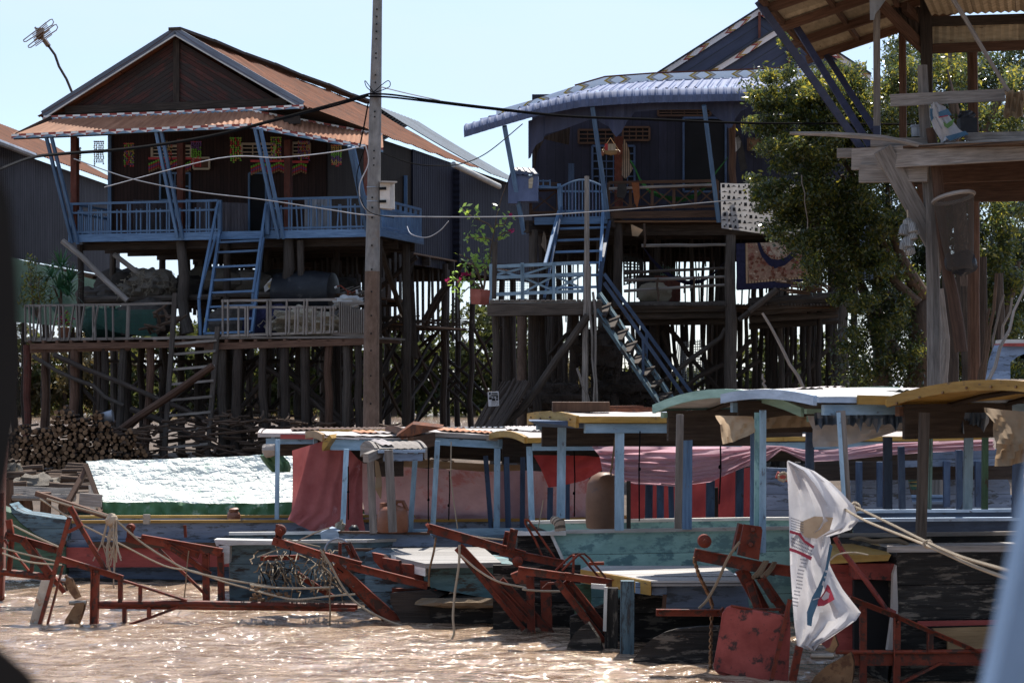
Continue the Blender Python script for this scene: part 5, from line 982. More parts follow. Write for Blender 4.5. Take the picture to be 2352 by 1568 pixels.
for c,r_,lab,sd in ((Q.v(*K(2,2,830,120),-.2),(.5,.4,.5),'black rounded mass of bundled nets under the landing stair',51),(Q.v(*K(2,2,480,520),-1.2),(.8,.5,.35),'dark brush heap at the foot of the tall diagonal log',52),(Q.v(*K(2,2,1100,430),.4),(.7,.5,.35),'dark tangled heap of old fish traps behind the lower stair',53)):
    t=thing('net_mass',lab,'heap',c-V((0,0,r_[2]))); b=MB(); b.blob(c,*r_,22,14,.22,3,sd); b.build('heap_core',M['dark'],t,True); b=MB()
    for k in range(120):
        a=ru(0,6.28); p=ru(-1.2,1.4); q=c+V((math.cos(a)*math.cos(p)*r_[0],-abs(math.sin(a)*math.cos(p))*r_[1],math.sin(p)*r_[2]))*1; pts=[q]
        for j in range(3): q=q+V((ru(-.2,.2),ru(-.1,.1),ru(-.16,.16))); pts.append(q)
        b.tube(pts,.012,3,False)
    b.build('loose_strands',M['dark'],t)
# bougainvillea in the red pot at the landing's left end
BP=thing('bougainvillea','straggly bougainvillea with lime leaves and magenta blooms in a red plastic pot','potted plant',Q.v(1102,698,-2.9)); P=lambda x,y,v=-2.9: Q.v(*K(1,1,x,y),v)
b=MB(); c=P(1975,1110); b.tube([P(1970,1108),P(1975,1045),P(1980,980)],[.2,.24,.25],4); b.build('pot',M['redpot'],BP); b=MB(); b.tube([P(1925,985),P(1975,990,-3.15),P(2030,985)],.02,5); b.build('pot_handle',M['redpot'],BP)
b=MB()
for pts in (((2000,975),(2030,800),(2060,640),(2090,480),(2110,350),(2150,200),(2190,80)),((1990,975),(1960,880),(1930,800),(1900,740)),((1985,975),(1900,900),(1830,880),(1750,900),(1700,900)),((2000,970),(2010,850),(2000,720)),((2090,480),(2040,420),(1950,380),(1870,340),(1810,290)),((2080,560),(2000,530),(1920,545),(1850,515)),((2100,560),(2160,500),(2260,480)),((2110,420),(2170,430),(2210,350)),((1995,975),(1950,830),(1880,720),(1790,680)),((2000,975),(1870,960),(1800,1030))): b.tube([P(x,y,-2.9+ru(-.1,.1)) for x,y in pts],[.022-.016*i/len(pts) for i in range(len(pts))],5)
b.build('stem',M['bark'],BP)
b=MB()
for x,y,r_,n in ((1860,330,50,14),(1820,300,20,8),(1900,370,40,12),(1940,300,20,8),(1860,520,30,10),(1990,510,50,22),(1950,525,30,8),(2170,430,40,18),(2150,510,30,10),(2215,370,30,10),(2180,530,16,5),(2120,285,20,5),(1990,720,50,30),(1930,780,60,30),(1900,760,40,16),(1840,700,60,20),(1990,830,60,20),(1860,860,70,20),(1780,940,50,20),(1790,1020,20,8),(1760,880,40,12),(1960,930,40,14)):
    clump(b,P(x,y),(r_*.0052,.15,r_*.0052),max(4,int(n*.7)),.07,.6)
b.build('leaves',M['leafl'],BP); b=MB()
for x,y,n in ((1840,845,8),(1865,845,6),(1700,900,4),(1805,890,4),(2250,475,5),(2225,338,3)): clump(b,P(x,y,-2.95),(.09,.1,.08),n,.05,.8)
b.build('bloom',M['flowerpink'],BP)
b=MB(); b.tube([P(2085,1060),P(2090,800),P(2095,570)],[.06,.065,.06],8); tag(b.build('tree_stump_post',M['post'],smooth=True),'thick cut grey timber rising behind the bougainvillea at the landing corner','post')
# second concrete pole behind the landing
b=MB(); p=Q.v(1199,715,1.5); b.tube([V((p.x,p.y,-.3)),V((p.x,p.y,p.z+.3))],[.125,.118],12); tag(b.build('brown_pole',M['mud'],smooth=True),'stout mud brown round pole under the landing of the navy house','pole')
# ================================================================ HUT ON THE RIGHT
T0=at(1859,123,41.9); T=Fr((T0.x,T0.y,0),15.5); ZE=at(1737,0,36).z
H3=thing('platform_hut','open timber platform hut with tan sheet roof on tall crooked posts at upper right','hut',T.w(2.2,-3,GZ))
def A(x,y,Y): return ka(3,0,x,y,Y)
def A1_(x,y,Y): return ka(3,1,x,y,Y)
sl=.30
def TR_(u,v,dz=0): return T.w(u,v,ZE+u*sl+dz)
b=MB(); b.corr(TR_(3.2,-7.5),TR_(3.2,.05),TR_(-.05,.05),TR_(-.05,-7.5),.12,.012,4); b.corr(T.w(3.2,.05,ZE+.96),T.w(3.2,-7.5,ZE+.96),T.w(7,-7.5,ZE+.1),T.w(7,.05,ZE+.1),.12,.012,3); b.build('roof',M['tansheet'],H3)
for v in (-.05,-2.0,-3.9,-5.8,-7.4):
    b=MB(); b.beam(TR_(-.05,v,-.12),TR_(3.2,v,-.12),.09,.16,up=V((0,0,1))); b.build('rafter',M['brown'],H3)
for u in (.05,.95,1.9,2.8):
    b=MB(); b.beam(TR_(u,-7.5,-.05),TR_(u,.05,-.05),.08,.1); b.build('purlin',M['brown'],H3)
for (x0,y0,Y0,x1,y1,Y1) in ((75,10,36.2,1030,1365,36.4),(385,200,38.8,1040,1255,37.6),(660,470,41.8,1075,1110,39.5)):
    b=MB(); b.beam(A(x0,y0,Y0),A(x1,y1,Y1),.10,.115,up=V((.8,0,.55))); b.build('roof_strut',M['navymetal'],H3)
def post(name,pts,r,m,n=8): b=MB(); b.tube(pts,r,n); return b.build(name,M[m],H3,True)
def down(p,z=-.2): return V((p.x,p.y,z))
b=MB(); b.beam(A(1092,90,37.2),A(1095,1090,37.2),.125,.11,up=T.U); b.build('post',M['grey'],H3); b=MB(); b.beam(A(1095,1080,37.2),A(1098,1410,37.2),.13,.12,up=T.U); b.build('post',M['navymetal'],H3)
b=MB(); b.beam(A(1310,0,40),A(1318,1190,40),.13,.13,up=T.U); b.build('post',M['brown'],H3); b=MB(); b.beam(A(1515,-60,38.6),A(1522,800,38.6),.2,.2,up=T.U); b.build('post',M['dark'],H3)
post('post',[A(1482,560,35.8),A(1495,900,35.8),A(1515,1250,35.8),A1_(1525,0,35.8),A1_(1560,400,35.8),A1_(1575,900,35.8),A1_(1582,1567,35.8),down(A1_(1582,1567,35.8))],[.085,.095,.1,.1,.11,.115,.12,.13],'grey',7)
post('post',[A(1550,1095,35.5),A(1575,1250,35.5),A(1610,1500,35.5),A1_(1620,150,35.5),A1_(1650,500,35.5),A1_(1700,830,35.5),A1_(1745,1030,35.5),A1_(1780,1250,35.5),A1_(1815,1510,35.5)],[.08,.085,.09,.095,.09,.095,.1,.11,.11],'brown',9)
post('post',[A(1910,430,40.5),A(1915,800,40.5),A(1920,1150,40.5),A1_(1925,600,40.5),A1_(1920,1000,40.5),A1_(1925,1567,40.5),down(A1_(1925,1567,40.5))],[.1,.1,.1,.11,.115,.12,.13],'brown')
post('post',[A1_(1700,780,39.5),A1_(1720,1200,39.5),A1_(1730,1567,39.5),down(A1_(1740,1567,39.5))],[.12,.13,.14,.14],'dark')
post('post',[A1_(1640,1350,38.5)+V((0,0,.8)),A1_(1680,1400,38.5),ka(3,2,1675,150,38.5),ka(3,2,1660,330,38.5),down(ka(3,2,1655,440,38.5))],[.05,.08,.09,.09,.09],'grey')
post('post',[A1_(1995,700,42),A1_(2000,1100,42),down(A1_(2000,1567,42))],.09,'dark'); post('post',[A1_(2135,840,43),A1_(2150,1200,43),down(A1_(2150,1567,43))],.09,'post')
post('post',[A1_(1850,950,42),A1_(1860,1567,42),down(A1_(1860,1567,42))],.09,'post')
# deck
DZ3=A(1500,1245,36).z
b=MB(); b.slab([A(900,1290,36.3)*1,A(3100,1200,32.5),A(3100,1200,32.5)+T.W*7,A(900,1290,36.3)+T.W*5],V((0,0,.05)))
ob=b.build('deck',M['slats'],H3)
for (x0,y0,x1,y1,Y0,Y1,h,m) in ((892,1365,3100,1230,36.2,33.2,.36,'grey'),(755,1312,1100,1305,36.6,36.4,.16,'grey'),(945,1487,1530,1478,36.0,35.6,.3,'grey'),(1040,1222,1530,1215,35.9,35.7,.14,'grey'),(1860,1170,3100,1150,35.3,33.5,.13,'grey'),(1530,1490,3000,1430,37.5,35.5,.34,'brown'),(1250,1410,2400,1380,38.5,37.5,.2,'dark')):
    b=MB(); b.beam(A(x0,y0,Y0),A(x1,y1,Y1),.12,h); b.build('deck_beam',M[m],H3)
for (x0,y0,x1,y1,Y0,Y1,h,m) in ((1455,160,3000,125,38.5,36.5,.34,'brown'),(1380,55,2400,50,40,39,.2,'dark'),(1480,110,2400,85,41,40,.2,'dark')):
    b=MB(); b.beam(A1_(x0,y0,Y0),A1_(x1,y1,Y1),.12,h); b.build('deck_beam',M[m],H3)
b=MB()
for k in range(9): b.beam(A(1180+k*70,1245,36.6),A(1250+k*70,1300,40),.12,.1)
b.build('deck_joist',M['post'],H3)
b=MB(); b.beam(A(1140,1275,35.6),A1_(1640,690,35.9),.3,.09,up=V((0,1,.0))); b.build('plank_brace',M['grey'],H3)
b=MB(); b.beam(A(1290,1470,37),A1_(1660,640,37.4),.2,.1,up=V((0,1,.0))); b.build('plank_brace',M['brown'],H3)
b=MB(); b.beam(A(1210,862,35.6),A(2190,812,35.2),.07,.2); b.build('rail_plank',M['grey'],H3)
post('long_pole',[A(1735,-20,35),A(1850,160,35),A(2000,420,35),A(2220,780,35)],[.04,.04,.036,.034],'grey',7)
for (x0,y0,x1,y1,Y0,Y1,m) in ((1115,20,1500,420,37.5,38.8,'brown'),(1330,60,1500,230,38,39,'brown'),(1555,185,2400,160,38.6,38.6,'dark'),(1540,420,2400,385,38.7,38.7,'brown'),(1330,270,1500,430,39,39,'brown')):
    b=MB(); b.beam(A(x0,y0,Y0),A(x1,y1,Y1),.1,.17); b.build('roof_beam',M[m],H3)
b=MB(); b.corr(A(1480,-40,37),A(2420,-60,37),A(2420,95,38.4),A(1560,130,38.4),.14,.018,3); b.corr(A(1555,215,38.8),A(2420,200,38.8),A(2420,410,38.8),A(1555,445,38.8),.14,.018,3); b.build('sheet_panel',M['tansheet'],H3)
b=MB(); b.slab([A(x,y,37.05) for x,y in ((1030,-30),(1200,-30),(1160,10),(1120,70),(1080,120),(1070,170),(1035,172))],T.W*.03); b.build('scalloped_valance',M['galv'],H3)
b=MB(); b.corr(A(1110,70,37.6),A(1500,60,38.6),A(1500,410,38.7),A(1250,190,38.4),.14,.015,2); b.build('sheet_panel',M['brownmetal'],H3)
b=MB(); b.tube([A(x,y,35.3) for x,y in ((350,1140),(700,1148),(950,1165),(1150,1180),(1340,1215),(1550,1265),(1800,1350))],[.03,.045,.05,.05,.045,.04,.025],6); tag(b.build('crooked_branch',M['grey'],smooth=True),'long crooked bare branch lying across the platform hut edge','branch')
# things on the hut
BG=thing('plastic_sack','white and blue printed plastic sack hanging from the hut rail','sack',A(1690,1220,35.2)); rows=[]
prof=[(880,1570,1610),(920,1545,1680),(1000,1545,1720),(1100,1580,1800),(1160,1610,1870),(1200,1640,1760),(1222,1640,1665)]
for y,x0,x1 in prof: rows.append([A(x0+(x1-x0)*i/12,y+ (8*math.sin(i*1.7+y)),35.2-.18*math.sin(math.pi*i/12)+.03*math.sin(i*2.1+y*.05)) for i in range(13)])
b=MB(); b.loft(rows); b.build('film',M['bag'],BG,True)
def patch(mb,pts,Y,par,m,name='print'): b=MB(); b.face([A(x,y,Y) for x,y in pts]); return b.build(name,M[m],par)
patch(0,((1620,960),(1700,930),(1735,985),(1630,1000)),34.97,BG,'bagblue'); patch(0,((1548,930),(1600,930),(1580,1010),(1560,1040),(1548,990)),35.1,BG,'bagblue'); patch(0,((1680,1170),(1850,1120),(1880,1150),(1720,1205)),34.97,BG,'bagblue'); patch(0,((1660,1040),(1690,1060),(1760,1010),(1740,1070),(1700,1100),(1670,1080)),34.95,BG,'baggreen'); patch(0,((1620,1000),(1700,985),(1702,995),(1622,1010)),34.95,BG,'bagred')
b=MB(); c=A(1435,1120,36.3); b.tube([c-V((0,0,.1)),c+V((0,0,.06)),c+V((0,0,.065)),c+V((0,0,.1))],[.09,.1,.115,.1],14); tag(b.build('bucket',M['galv'],smooth=True),'grey lidded bucket on the hut deck beside the grey post','bucket')
b=MB(); c=A(1865,1090,36.5); b.box(c,.29,.3,.3); b.blob(c+V((0,0,.2)),.15,.12,.09,12,8,.2,2,4); tag(b.build('black_container',M['drum']),'black container with a bundle on top behind the printed sack','container')
b=MB()
rows=[[A(2185+170*i/10+ (10*math.sin(i*2+j)),780+j*45+12*math.sin(i*1.3),34.9-.12*math.sin(i*1.9+j*.6)) for i in range(11)] for j in range(6)]; b.loft(rows); tag(b.build('hung_cloth',M['tancloth'],smooth=True),'pale tan cloth bundle tied to the hut rail end','cloth')
FT=thing('fish_trap','brown mesh fish trap bag hanging from a wooden hoop under the hut','fish trap',A1_(1790,830,35.1)); b=MB(); ring=[A1_(1750+175*math.cos(a),195+40*math.sin(a)-38*math.cos(a),35.1+.4*math.sin(a)) for a in [i/16*6.2832 for i in range(17)]]; b.tube(ring,.035,6,False); b.build('hoop',M['grey'],FT,True)
rows=[]
for k in range(9):
    t=k/8; cx=1750+60*t; cy=195+ (610*t); r=175*(1-.35*t); rows.append([A1_(cx+r*math.cos(a),cy+(40*math.sin(a)-38*math.cos(a))*(1-t)+8*math.sin(a*3+k),35.1+(.4-.1*t)*math.sin(a)) for a in [i/20*6.2832 for i in range(21)]])
b=MB(); b.loft(rows); b.build('mesh_bag',netmat('fine brown mesh',(.05,.036,.026),.016,.36,dens=(.62,2)),FT,True)
b=MB(); b.blob(A1_(1830,750,35.1),.23,.17,.19,16,10,.25,3,7); b.blob(A1_(1715,745,35.1),.09,.1,.15,12,8,.15,3,8); b.build('catch',M['drum'],FT,True)
BT=thing('bottle_cluster','cluster of clear ribbed plastic bottles strung under the grey plank brace','bottles',A1_(1370,670,35.3))
for x,y,a,l in ((1330,460,.2,110),(1390,440,-.25,110),(1360,560,.0,110),(1330,590,.1,90),(1395,520,-.3,70),(1375,640,-.25,70),(1360,400,.1,60),(1410,480,-.3,60)):
    b=MB(); dx=math.sin(a)*l/2; p=A1_(x-dx,y+l/2,35.3+ru(-.08,.08)); q=A1_(x+dx,y-l/2,35.3); b.tube([p,p.lerp(q,.05),p.lerp(q,.65),p.lerp(q,.85),q],[.07,.085,.085,.05,.035],9); b.build('bottle',M['bottle'],BT,True)
b=MB(); b.tube([A1_(1355,300,35.3),A1_(1358,400,35.3)],.012,4); b.build('string',M['rope'],BT)
# ================================================================ FIG TREE between hut and house
TT=thing('fig_tree','glossy leaved gnarled tree between the navy house and the platform hut','tree',down(A1_(1480,1300,44),.2))
b=MB(); b.pole(down(A1_(1525,1900,44),-.2),A1_(1510,1750,44),.6,.45,9,4,.05); b.pole(down(A1_(1140,1567,44),-.2),A1_(1130,1500,44),.2,.15,7,4,.05); Tt=lambda x,y,Y=44: A1_(x,y,Y)
for pts,rr in (([(1520,2000),(1500,1567),(1490,1250),(1470,1050),(1400,900),(1300,700),(1240,520),(1200,300),(1180,0),(1150,-300)],[.42,.32,.27,.22,.15,.11,.08,.06,.04,.02]),([(1490,1250),(1560,1000),(1600,800),(1620,600),(1650,200),(1660,-300),(1640,-700)],[.13,.11,.1,.08,.06,.04,.02]),([(1440,1100),(1250,900),(1200,700),(1120,500),(1000,300),(850,100)],[.13,.09,.07,.05,.04,.02]),([(1130,1567),(1060,1300),(1040,1100),(930,880),(910,600),(900,400),(800,0)],[.14,.12,.1,.11,.11,.09,.04]),([(1200,1567),(1130,1350),(1060,1150)],[.3,.22,.16]),([(910,600),(700,350),(500,200),(300,100)],[.06,.04,.03,.015]),([(1100,950),(1110,700),(1060,400),(950,100),(700,-300),(500,-500)],[.1,.09,.07,.05,.04,.02]),([(1200,0),(1000,-350),(800,-600)],[.06,.04,.02]),([(1650,200),(1750,-100),(1800,-500),(1690,-900)],[.07,.06,.04,.02])):
    b.tube([Tt(x+ru(-8,8),y,44+ru(-.4,.4)) for x,y in pts],rr,9)
b.build('trunk',M['bark'],TT,True)
CL=[(1990,690,45,40),(2070,720,40,45),(2030,760,50,50),(1960,780,35,40),(2090,800,35,50),(2010,840,45,40),(1930,690,30,30),(1930,190,45,40),(1985,230,45,45),(2000,310,50,50),(2060,340,45,50),(2045,170,40,45),(1880,250,50,45),(2100,200,35,40),(2090,300,35,40),(2010,600,60,55),(1965,600,55,55),(2075,640,45,50),(2000,380,60,55),(2090,480,50,60),(2100,350,45,60),(1930,530,60,60),(1750,205,42,45),(1790,185,40,35),(1745,235,32,30),(1820,230,60,55),(1760,280,48,40),(1715,285,22,18),(1850,290,60,55),(1900,330,60,60),(1790,330,50,40),(1835,370,60,50),(1760,420,45,30),(1735,405,25,15),(1780,440,50,40),(1750,470,40,25),(1840,460,65,55),(1880,420,60,55),(1920,450,55,60),(1800,520,50,35),(1850,540,60,50),(1900,560,60,55),(1880,620,50,45),(1870,200,50,45),(1920,230,55,55),(1960,280,55,60),(1960,180,45,40),(1980,360,50,60),(2000,440,60,60),(2050,520,50,50),(1990,520,50,55),(2040,300,45,50),(2030,220,40,40),(1905,160,35,28),(2060,400,40,45),(1800,95,20,25),(1825,130,16,20),(1815,70,14,12),(2080,180,40,45),(2110,250,35,40),(1945,650,30,30),(2040,610,40,35),(2010,665,30,25),(2100,560,30,40)]
for k,(mm,sc) in enumerate((('leaf',1),('leafg',.9))):  # outer leaves coloured as sunlit, inner and low ones as shaded
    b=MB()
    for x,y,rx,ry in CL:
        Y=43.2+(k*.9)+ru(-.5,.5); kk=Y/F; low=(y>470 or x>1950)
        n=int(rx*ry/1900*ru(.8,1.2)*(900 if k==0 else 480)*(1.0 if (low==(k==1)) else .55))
        for q in range(max(2,int(rx/11))):
            a=ru(0,6.28); o=R()**.5*.75
            clump(b,at(x+rx*o*math.cos(a),y+ry*o*math.sin(a),Y+ru(-.4,.4)),(rx*.5*kk,.4,ry*.42*kk),int(1.5*n/max(2,int(rx/11))),.046,.40,0,1)
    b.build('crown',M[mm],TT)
b=MB()
for x,y,r_ in ((1975,800,80),(2020,830,70),(2060,760,60),(1960,860,60),(2080,860,50),(1990,730,50),(2040,700,50)):
    clump(b,at(x,y,43.4),(r_*43/F,.4,r_*43/F),int(r_*7),.06,.3)
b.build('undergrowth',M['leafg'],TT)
# sunlit trees behind the hut
def ptree(lab,base,blobs,Y,m,s,tr,name='riverbank_tree'):
    t=thing(name,lab,'tree',down(at(base,1000,Y),.2)); b=MB()
    for pts in tr: b.tube([at(x,y,Y+ru(-.3,.3)) for x,y in pts],[.22-.16*i/(len(pts)-1) for i in range(len(pts))],7)
    b.build('trunk',M['bark'],t,True); b=MB(); k=Y/F
    for x,y,r_,n in blobs:
        for q in range(4): a=ru(0,6.28); o=R()**.5*.7; clump(b,at(x+r_*o*math.cos(a),y+r_*o*math.sin(a),Y+ru(-.8,.8)),(r_*.6*k,.6,r_*.55*k),int(n*.8),s*.75,.42,0,1)
    b.build('crown',M[m],t)
ptree('yellow lit tree seen through the platform hut above its deck',2200,[(2160,150,40,260),(2200,200,50,380),(2180,280,50,380),(2260,240,45,320),(2300,280,45,300),(2330,180,35,200),(2230,130,35,160),(2290,330,40,260),(2240,300,45,300),(2130,210,35,200),(2340,240,30,160)],52,'leaf',.075,[[(2240,1000),(2210,600),(2195,300),(2185,180),(2180,120)],[(2205,450),(2260,300),(2310,200)]])
ptree('dense yellow green tree behind the fish trap and bamboo poles',2290,[(2290,500,45,320),(2320,560,45,340),(2280,600,45,320),(2330,660,45,340),(2290,700,45,320),(2260,660,40,260),(2330,760,45,320),(2280,790,45,320),(2230,780,40,240),(2200,720,40,220),(2320,850,45,300),(2250,850,45,300),(2345,480,30,120),(2190,840,40,220)],54,'leaf',.085,[[(2300,1000),(2295,700),(2300,500)],[(2295,760),(2340,600)]])
ptree('leafy dark tree filling the gap right of the leaning bamboo',2380,[(2340,600,40,260),(2345,700,40,260),(2340,800,40,260),(2345,880,40,220),(2380,650,50,260),(2370,560,35,160)],58,'leafbg',.1,[[(2380,1000),(2370,600)]])

bl=[(x+ru(-14,14),y+ru(-12,12),44,230) for x in range(2050,2400,52) for y in list(range(130,345,50))+list(range(450,900,58))]
ptree('broad dark green tree filling the space behind the platform hut posts',2150,bl,57,'leafg',.085,[[(2150,1000),(2140,600),(2120,250)],[(2145,600),(2230,350),(2300,200)],[(2145,520),(2080,300)]])
# ================================================================ BOATS
def cut(b,name,m,par): return b.build(name,M[m] if isinstance(m,str) else [M[x] for x in m],par)
def boat(label,px,Y,deg,extra=None):
    f=Fr((at(px,1300,Y).x,Y,0),deg); t=thing('wooden_boat',label,'boat',f.w(0,.6,0)); return f,t
def hull(t,f,u0,u1,w,zg,mats,sheer=.0,bow=0,zb=-.35,deckz=None,deckm='planks',n=14):
    """near side, far side, bottom; mats = (outside, inside, cap)"""
    Z=lambda s: zg+sheer*s+ (bow*max(0,s-.6)**2 if bow else 0)
    for sd,vo in ((0,1),(1,-1)):
        b=MB(); rows=[]
        for i in range(n+1):
            s=i/n; u=u0+(u1-u0)*s; v=0 if sd==0 else w; pin=max(0,(s-.65)/.35)**2*w*.35
            vv=v+vo*pin; rows.append([f.w(u,vv,Z(s)),f.w(u,vv+vo*.03,Z(s)-.25),f.w(u,vv+vo*.10,.2),f.w(u,vv+vo*.3,zb)])
        if sd: rows=rows[::-1]
        b.loft(rows); b.build('hull_side',M[mats[0]],t)
    b=MB(); b.face([f.w(u0,0,zg),f.w(u0,w,zg),f.w(u0,w-.3,zb),f.w(u0,.3,zb)]); b.build('transom',M['hullblack'],t)
    for v in (0,w): 
        b=MB()
        for i in range(6): 
            s0,s1=i/6,(i+1)/6; g=lambda s:max(0,(s-.65)/.35)**2*w*.35*(1 if v==0 else -1)
            b.beam(f.w(u0+(u1-u0)*s0,v+g(s0),Z(s0)+.012),f.w(u0+(u1-u0)*s1,v+g(s1),Z(s1)+.012),.07,.035)
        b.build('gunwale_cap',M[mats[2]],t)
    if deckz is not None:
        b=MB(); b.slab([f.w(u0+.02,.06,deckz),f.w(u1-.5,.3,deckz),f.w(u1-.5,w-.3,deckz),f.w(u0+.02,w-.06,deckz)],V((0,0,-.03))); b.build('deck',M[deckm],t)
def roofing(t,f,u0,u1,w,z0,z1,cam,m,eh=.12,sh=.085,bh=.11,over=.06,beam=True,shade_drop=.30):
    """arched roof; v=0 is the near eave. m=(top,end,side,beam)"""
    sh*=.66; bh*=.68
    nv=10
    zz=lambda s,v: z0+(z1-z0)*s+cam*(1-(2*v/w-1)**2)
    b=MB()
    for k in (0,1):
        rows=[[f.w(u0+(u1-u0)*i/12,w*j/nv,zz(i/12,w*j/nv)+.02-.035*k+.006*math.sin(i*3+j)) for j in range(nv+1)] for i in range(13)]
        b.loft(rows if k==0 else rows[::-1])
    b.build('roof_panel',M[m[0]],t)
    if shade_drop: b=MB(); b.slab([f.w(u0+.1,w-.06,z0-.03),f.w(u1-.05,w-.06,z1-.03),f.w(u1-.05,w-.06,z1-.03-shade_drop),f.w(u0+.1,w-.06,z0-.03-shade_drop)],f.W*.03); b.build('eave_shade_strip',M['dark'],t)  # added dark strip standing in for the shade under the roof
    for k in range(int((u1-u0)*1.1)+1):
        a=ru(0,.75); s0,s1=a,min(1,a+ru(.12,.3)); v0=ru(.0,.45)*w; v1=v0+ru(.3,.5)*w; dz=.035+.012*k%3*.01+ru(0,.012); q=lambda s,v: f.w(u0+(u1-u0)*s+ru(-.05,.05),v,zz(s,v)+dz)
        b=MB(); b.corr(q(s0,v0),q(s1,v0),q(s1,v1),q(s0,v1),.075,.007,4); b.build('roof_patch',M[random.choice(('rooftop','galv','roofporch','white','rooftop','frame2'))],t)
    for ue,name in ((u0,'roof_end'),(u1,'roof_end')):
        b=MB(); s=0 if ue==u0 else 1
        for j in range(nv):
            v0,v1=w*j/nv,w*(j+1)/nv; o=-.02 if s==0 else .02; P=[f.w(ue+o,v0,zz(s,v0)+.03),f.w(ue+o,v1,zz(s,v1)+.03),f.w(ue+o,v1,zz(s,v1)+.03-eh),f.w(ue+o,v0,zz(s,v0)+.03-eh)]
            b.slab(P,f.U*(-.035 if s==0 else .035))
        b.build(name,M[m[1]],t)
    for v,sg in ((-.03,1),(w+.03,-1)):
        b=MB(); E=[0,ru(.25,.4),ru(.55,.75),1]
        for e0_,e1_ in zip(E[:-1],E[1:]): o_=ru(-.012,.012); b.beam(f.w(u0-.03+(u1-u0)*e0_,v-sg*o_,z0+(z1-z0)*e0_-.01+o_),f.w(u0+.02+(u1-u0)*e1_,v-sg*o_,z0+(z1-z0)*e1_-.01-o_),.04,sh*ru(.85,1.1))
        b.build('eave_trim',M[m[2]],t)
        if beam: b=MB(); b.beam(f.w(u0+.05,v+sg*.05,z0-.05-sh/2-bh/2+.03),f.w(u1,v+sg*.05,z1-.05-sh/2-bh/2+.03),.05,bh); b.build('eave_beam',M[m[3]],t)
    for i in range(1,max(2,min(9,int((u1-u0)/.5)))):
        b=MB(); n9=max(2,min(9,int((u1-u0)/.5))); u=u0+(u1-u0)*i/n9; s=i/n9; b.tube([f.w(u,w*j/6,zz(s,w*j/6)-.05) for j in range(7)],.025,4); b.build('roof_rib',M['dark'],t)
def pst(t,c0,c1,Y,w=.08,m='blue2',Y1=None):
    w*=.62; b=MB(); p=ka(*c0,Y); q=ka(*c1,Y1 or Y); b.beam(p,q,w,w,up=V((1,0,0))); return b.build('roof_post',M[m],t)
def cloth(name,rows,m,lab,cat,amp=.03,fx=2.0,fy=.5,group=None,sub=3):
    """rows of points (top to bottom) resampled with folds"""
    R_=[]
    nx=36
    for r in rows:
        rr=[]
        for i in range(nx+1):
            t=i/nx*(len(r)-1); k=min(int(t),len(r)-2); rr.append(V(r[k]).lerp(V(r[k+1]),t-k))
        R_.append(rr)
    out=[]
    for a,c in zip(R_[:-1],R_[1:]):
        for s in range(sub): out.append([p.lerp(q,s/sub) for p,q in zip(a,c)])
    out.append(R_[-1]); N=len(out)
    for j,r in enumerate(out):
        for i,p in enumerate(r): r[i]=p+V((0,amp*(math.sin(i*fx+j*fy)+.6*math.sin(j*1.7+i*.23)+1.2*MN.noise(V((i*.25,j*.4,3)))),0))
    b=MB(); b.loft(out); o=b.build(name,M[m],smooth=True); return tag(o,lab,cat,group)
def KK(i,j,Y,pts): return [ka(i,j,x,y,Y) for x,y in pts]
# ---- A: boat under the silver tarpaulin
fA,tA=boat('low boat hidden under a silver white and green tarpaulin tent at the left',150,30.5,-2); hull(tA,fA,-.2,5.2,1.5,.62,('hullgreen','dark','brown'),deckz=.45)
TP=thing('tarpaulin_tent','big silver white tarpaulin tent with green skirt over a low boat','tarpaulin',fA.w(2,.8,.5))
Yt=31.4; rows=[]
RID=[(735,1062),(1300,1045),(2000,1020),(2352,1008),(2760,985)]; LOW=[(880,1395),(1300,1405),(1700,1415),(2352,1420),(2790,1410)]
rd=curve(RID,96); lo=curve(LOW,96)
for j in range(25):
    t=j/24; r=[]
    for i in range(97):
        (x0,(y0,)),(x1,(y1,))=rd[i],lo[i]; p=ka(0,2,x0,y0,Yt+.55).lerp(ka(0,2,x1,y1,Yt-.35),t)
        h=.045*MN.noise(V((i*.05,j*.14,3)))+.012*max(0,1-4*abs(MN.noise(V((i*.10+j*.16,j*.2,8)))))+.009*max(0,1-4*abs(MN.noise(V((i*.16-j*.2,j*.16,18)))))-.05*math.sin(math.pi*t)+.008*math.exp(-((j%8)-4)**2*3)
        r.append(p+V((0,-.6,.8))*h)
    rows.append(r)
b=MB(); b.loft(rows); b.build('silver_sheet',M['tarp'],TP,True)
b=MB(); b.loft([[p+V((0,.02,-.02)) for p in rows[0]],[p+V((0,1.0,-1.0)) for p in rows[0]]]); b.build('silver_sheet',M['tarp'],TP,True)
rows2=[]
for j in range(7):
    t=j/6; rows2.append([rows[24][i].lerp(ka(0,2,lo[i][0]+10,1580,Yt-.42),t)+V((0,-.03*math.sin(i*.9+j*.4)-.05*MN.noise(V((i*.3,j*.5,4)))-.03,0)) for i in range(97)])
b=MB(); b.loft(rows2); b.build('green_skirt',M['tarpgreen'],TP,True)
for p,q,m in (((735,1090),(850,1400),'frame2'),((735,1130),(585,1400),'brown'),((860,1420),(860,1560),'brown'),((780,1270),(800,1560),'grey')):
    b=MB(); b.beam(ka(0,2,*p,31.2),ka(0,2,*q,30.8),.07,.07,up=V((1,0,0))); b.build('tent_pole',M[m],TP)
b=MB(); b.beam(ka(0,2,680,1380,30.6),ka(0,2,870,1395,30.6),.06,.18); b.build('tent_board',M['grey'],TP)
b=MB(); rows=[]
for j,(y,x0,x1) in enumerate(((985,2270,2352),(1010,2220,2420),(1060,2250,2470),(1110,2290,2490),(1150,2330,2480))): rows.append([ka(0,2,x0+(x1-x0)*i/8,y,29.8-.12*math.sin(math.pi*i/8)+.04*math.sin(i*2+j)) for i in range(9)])
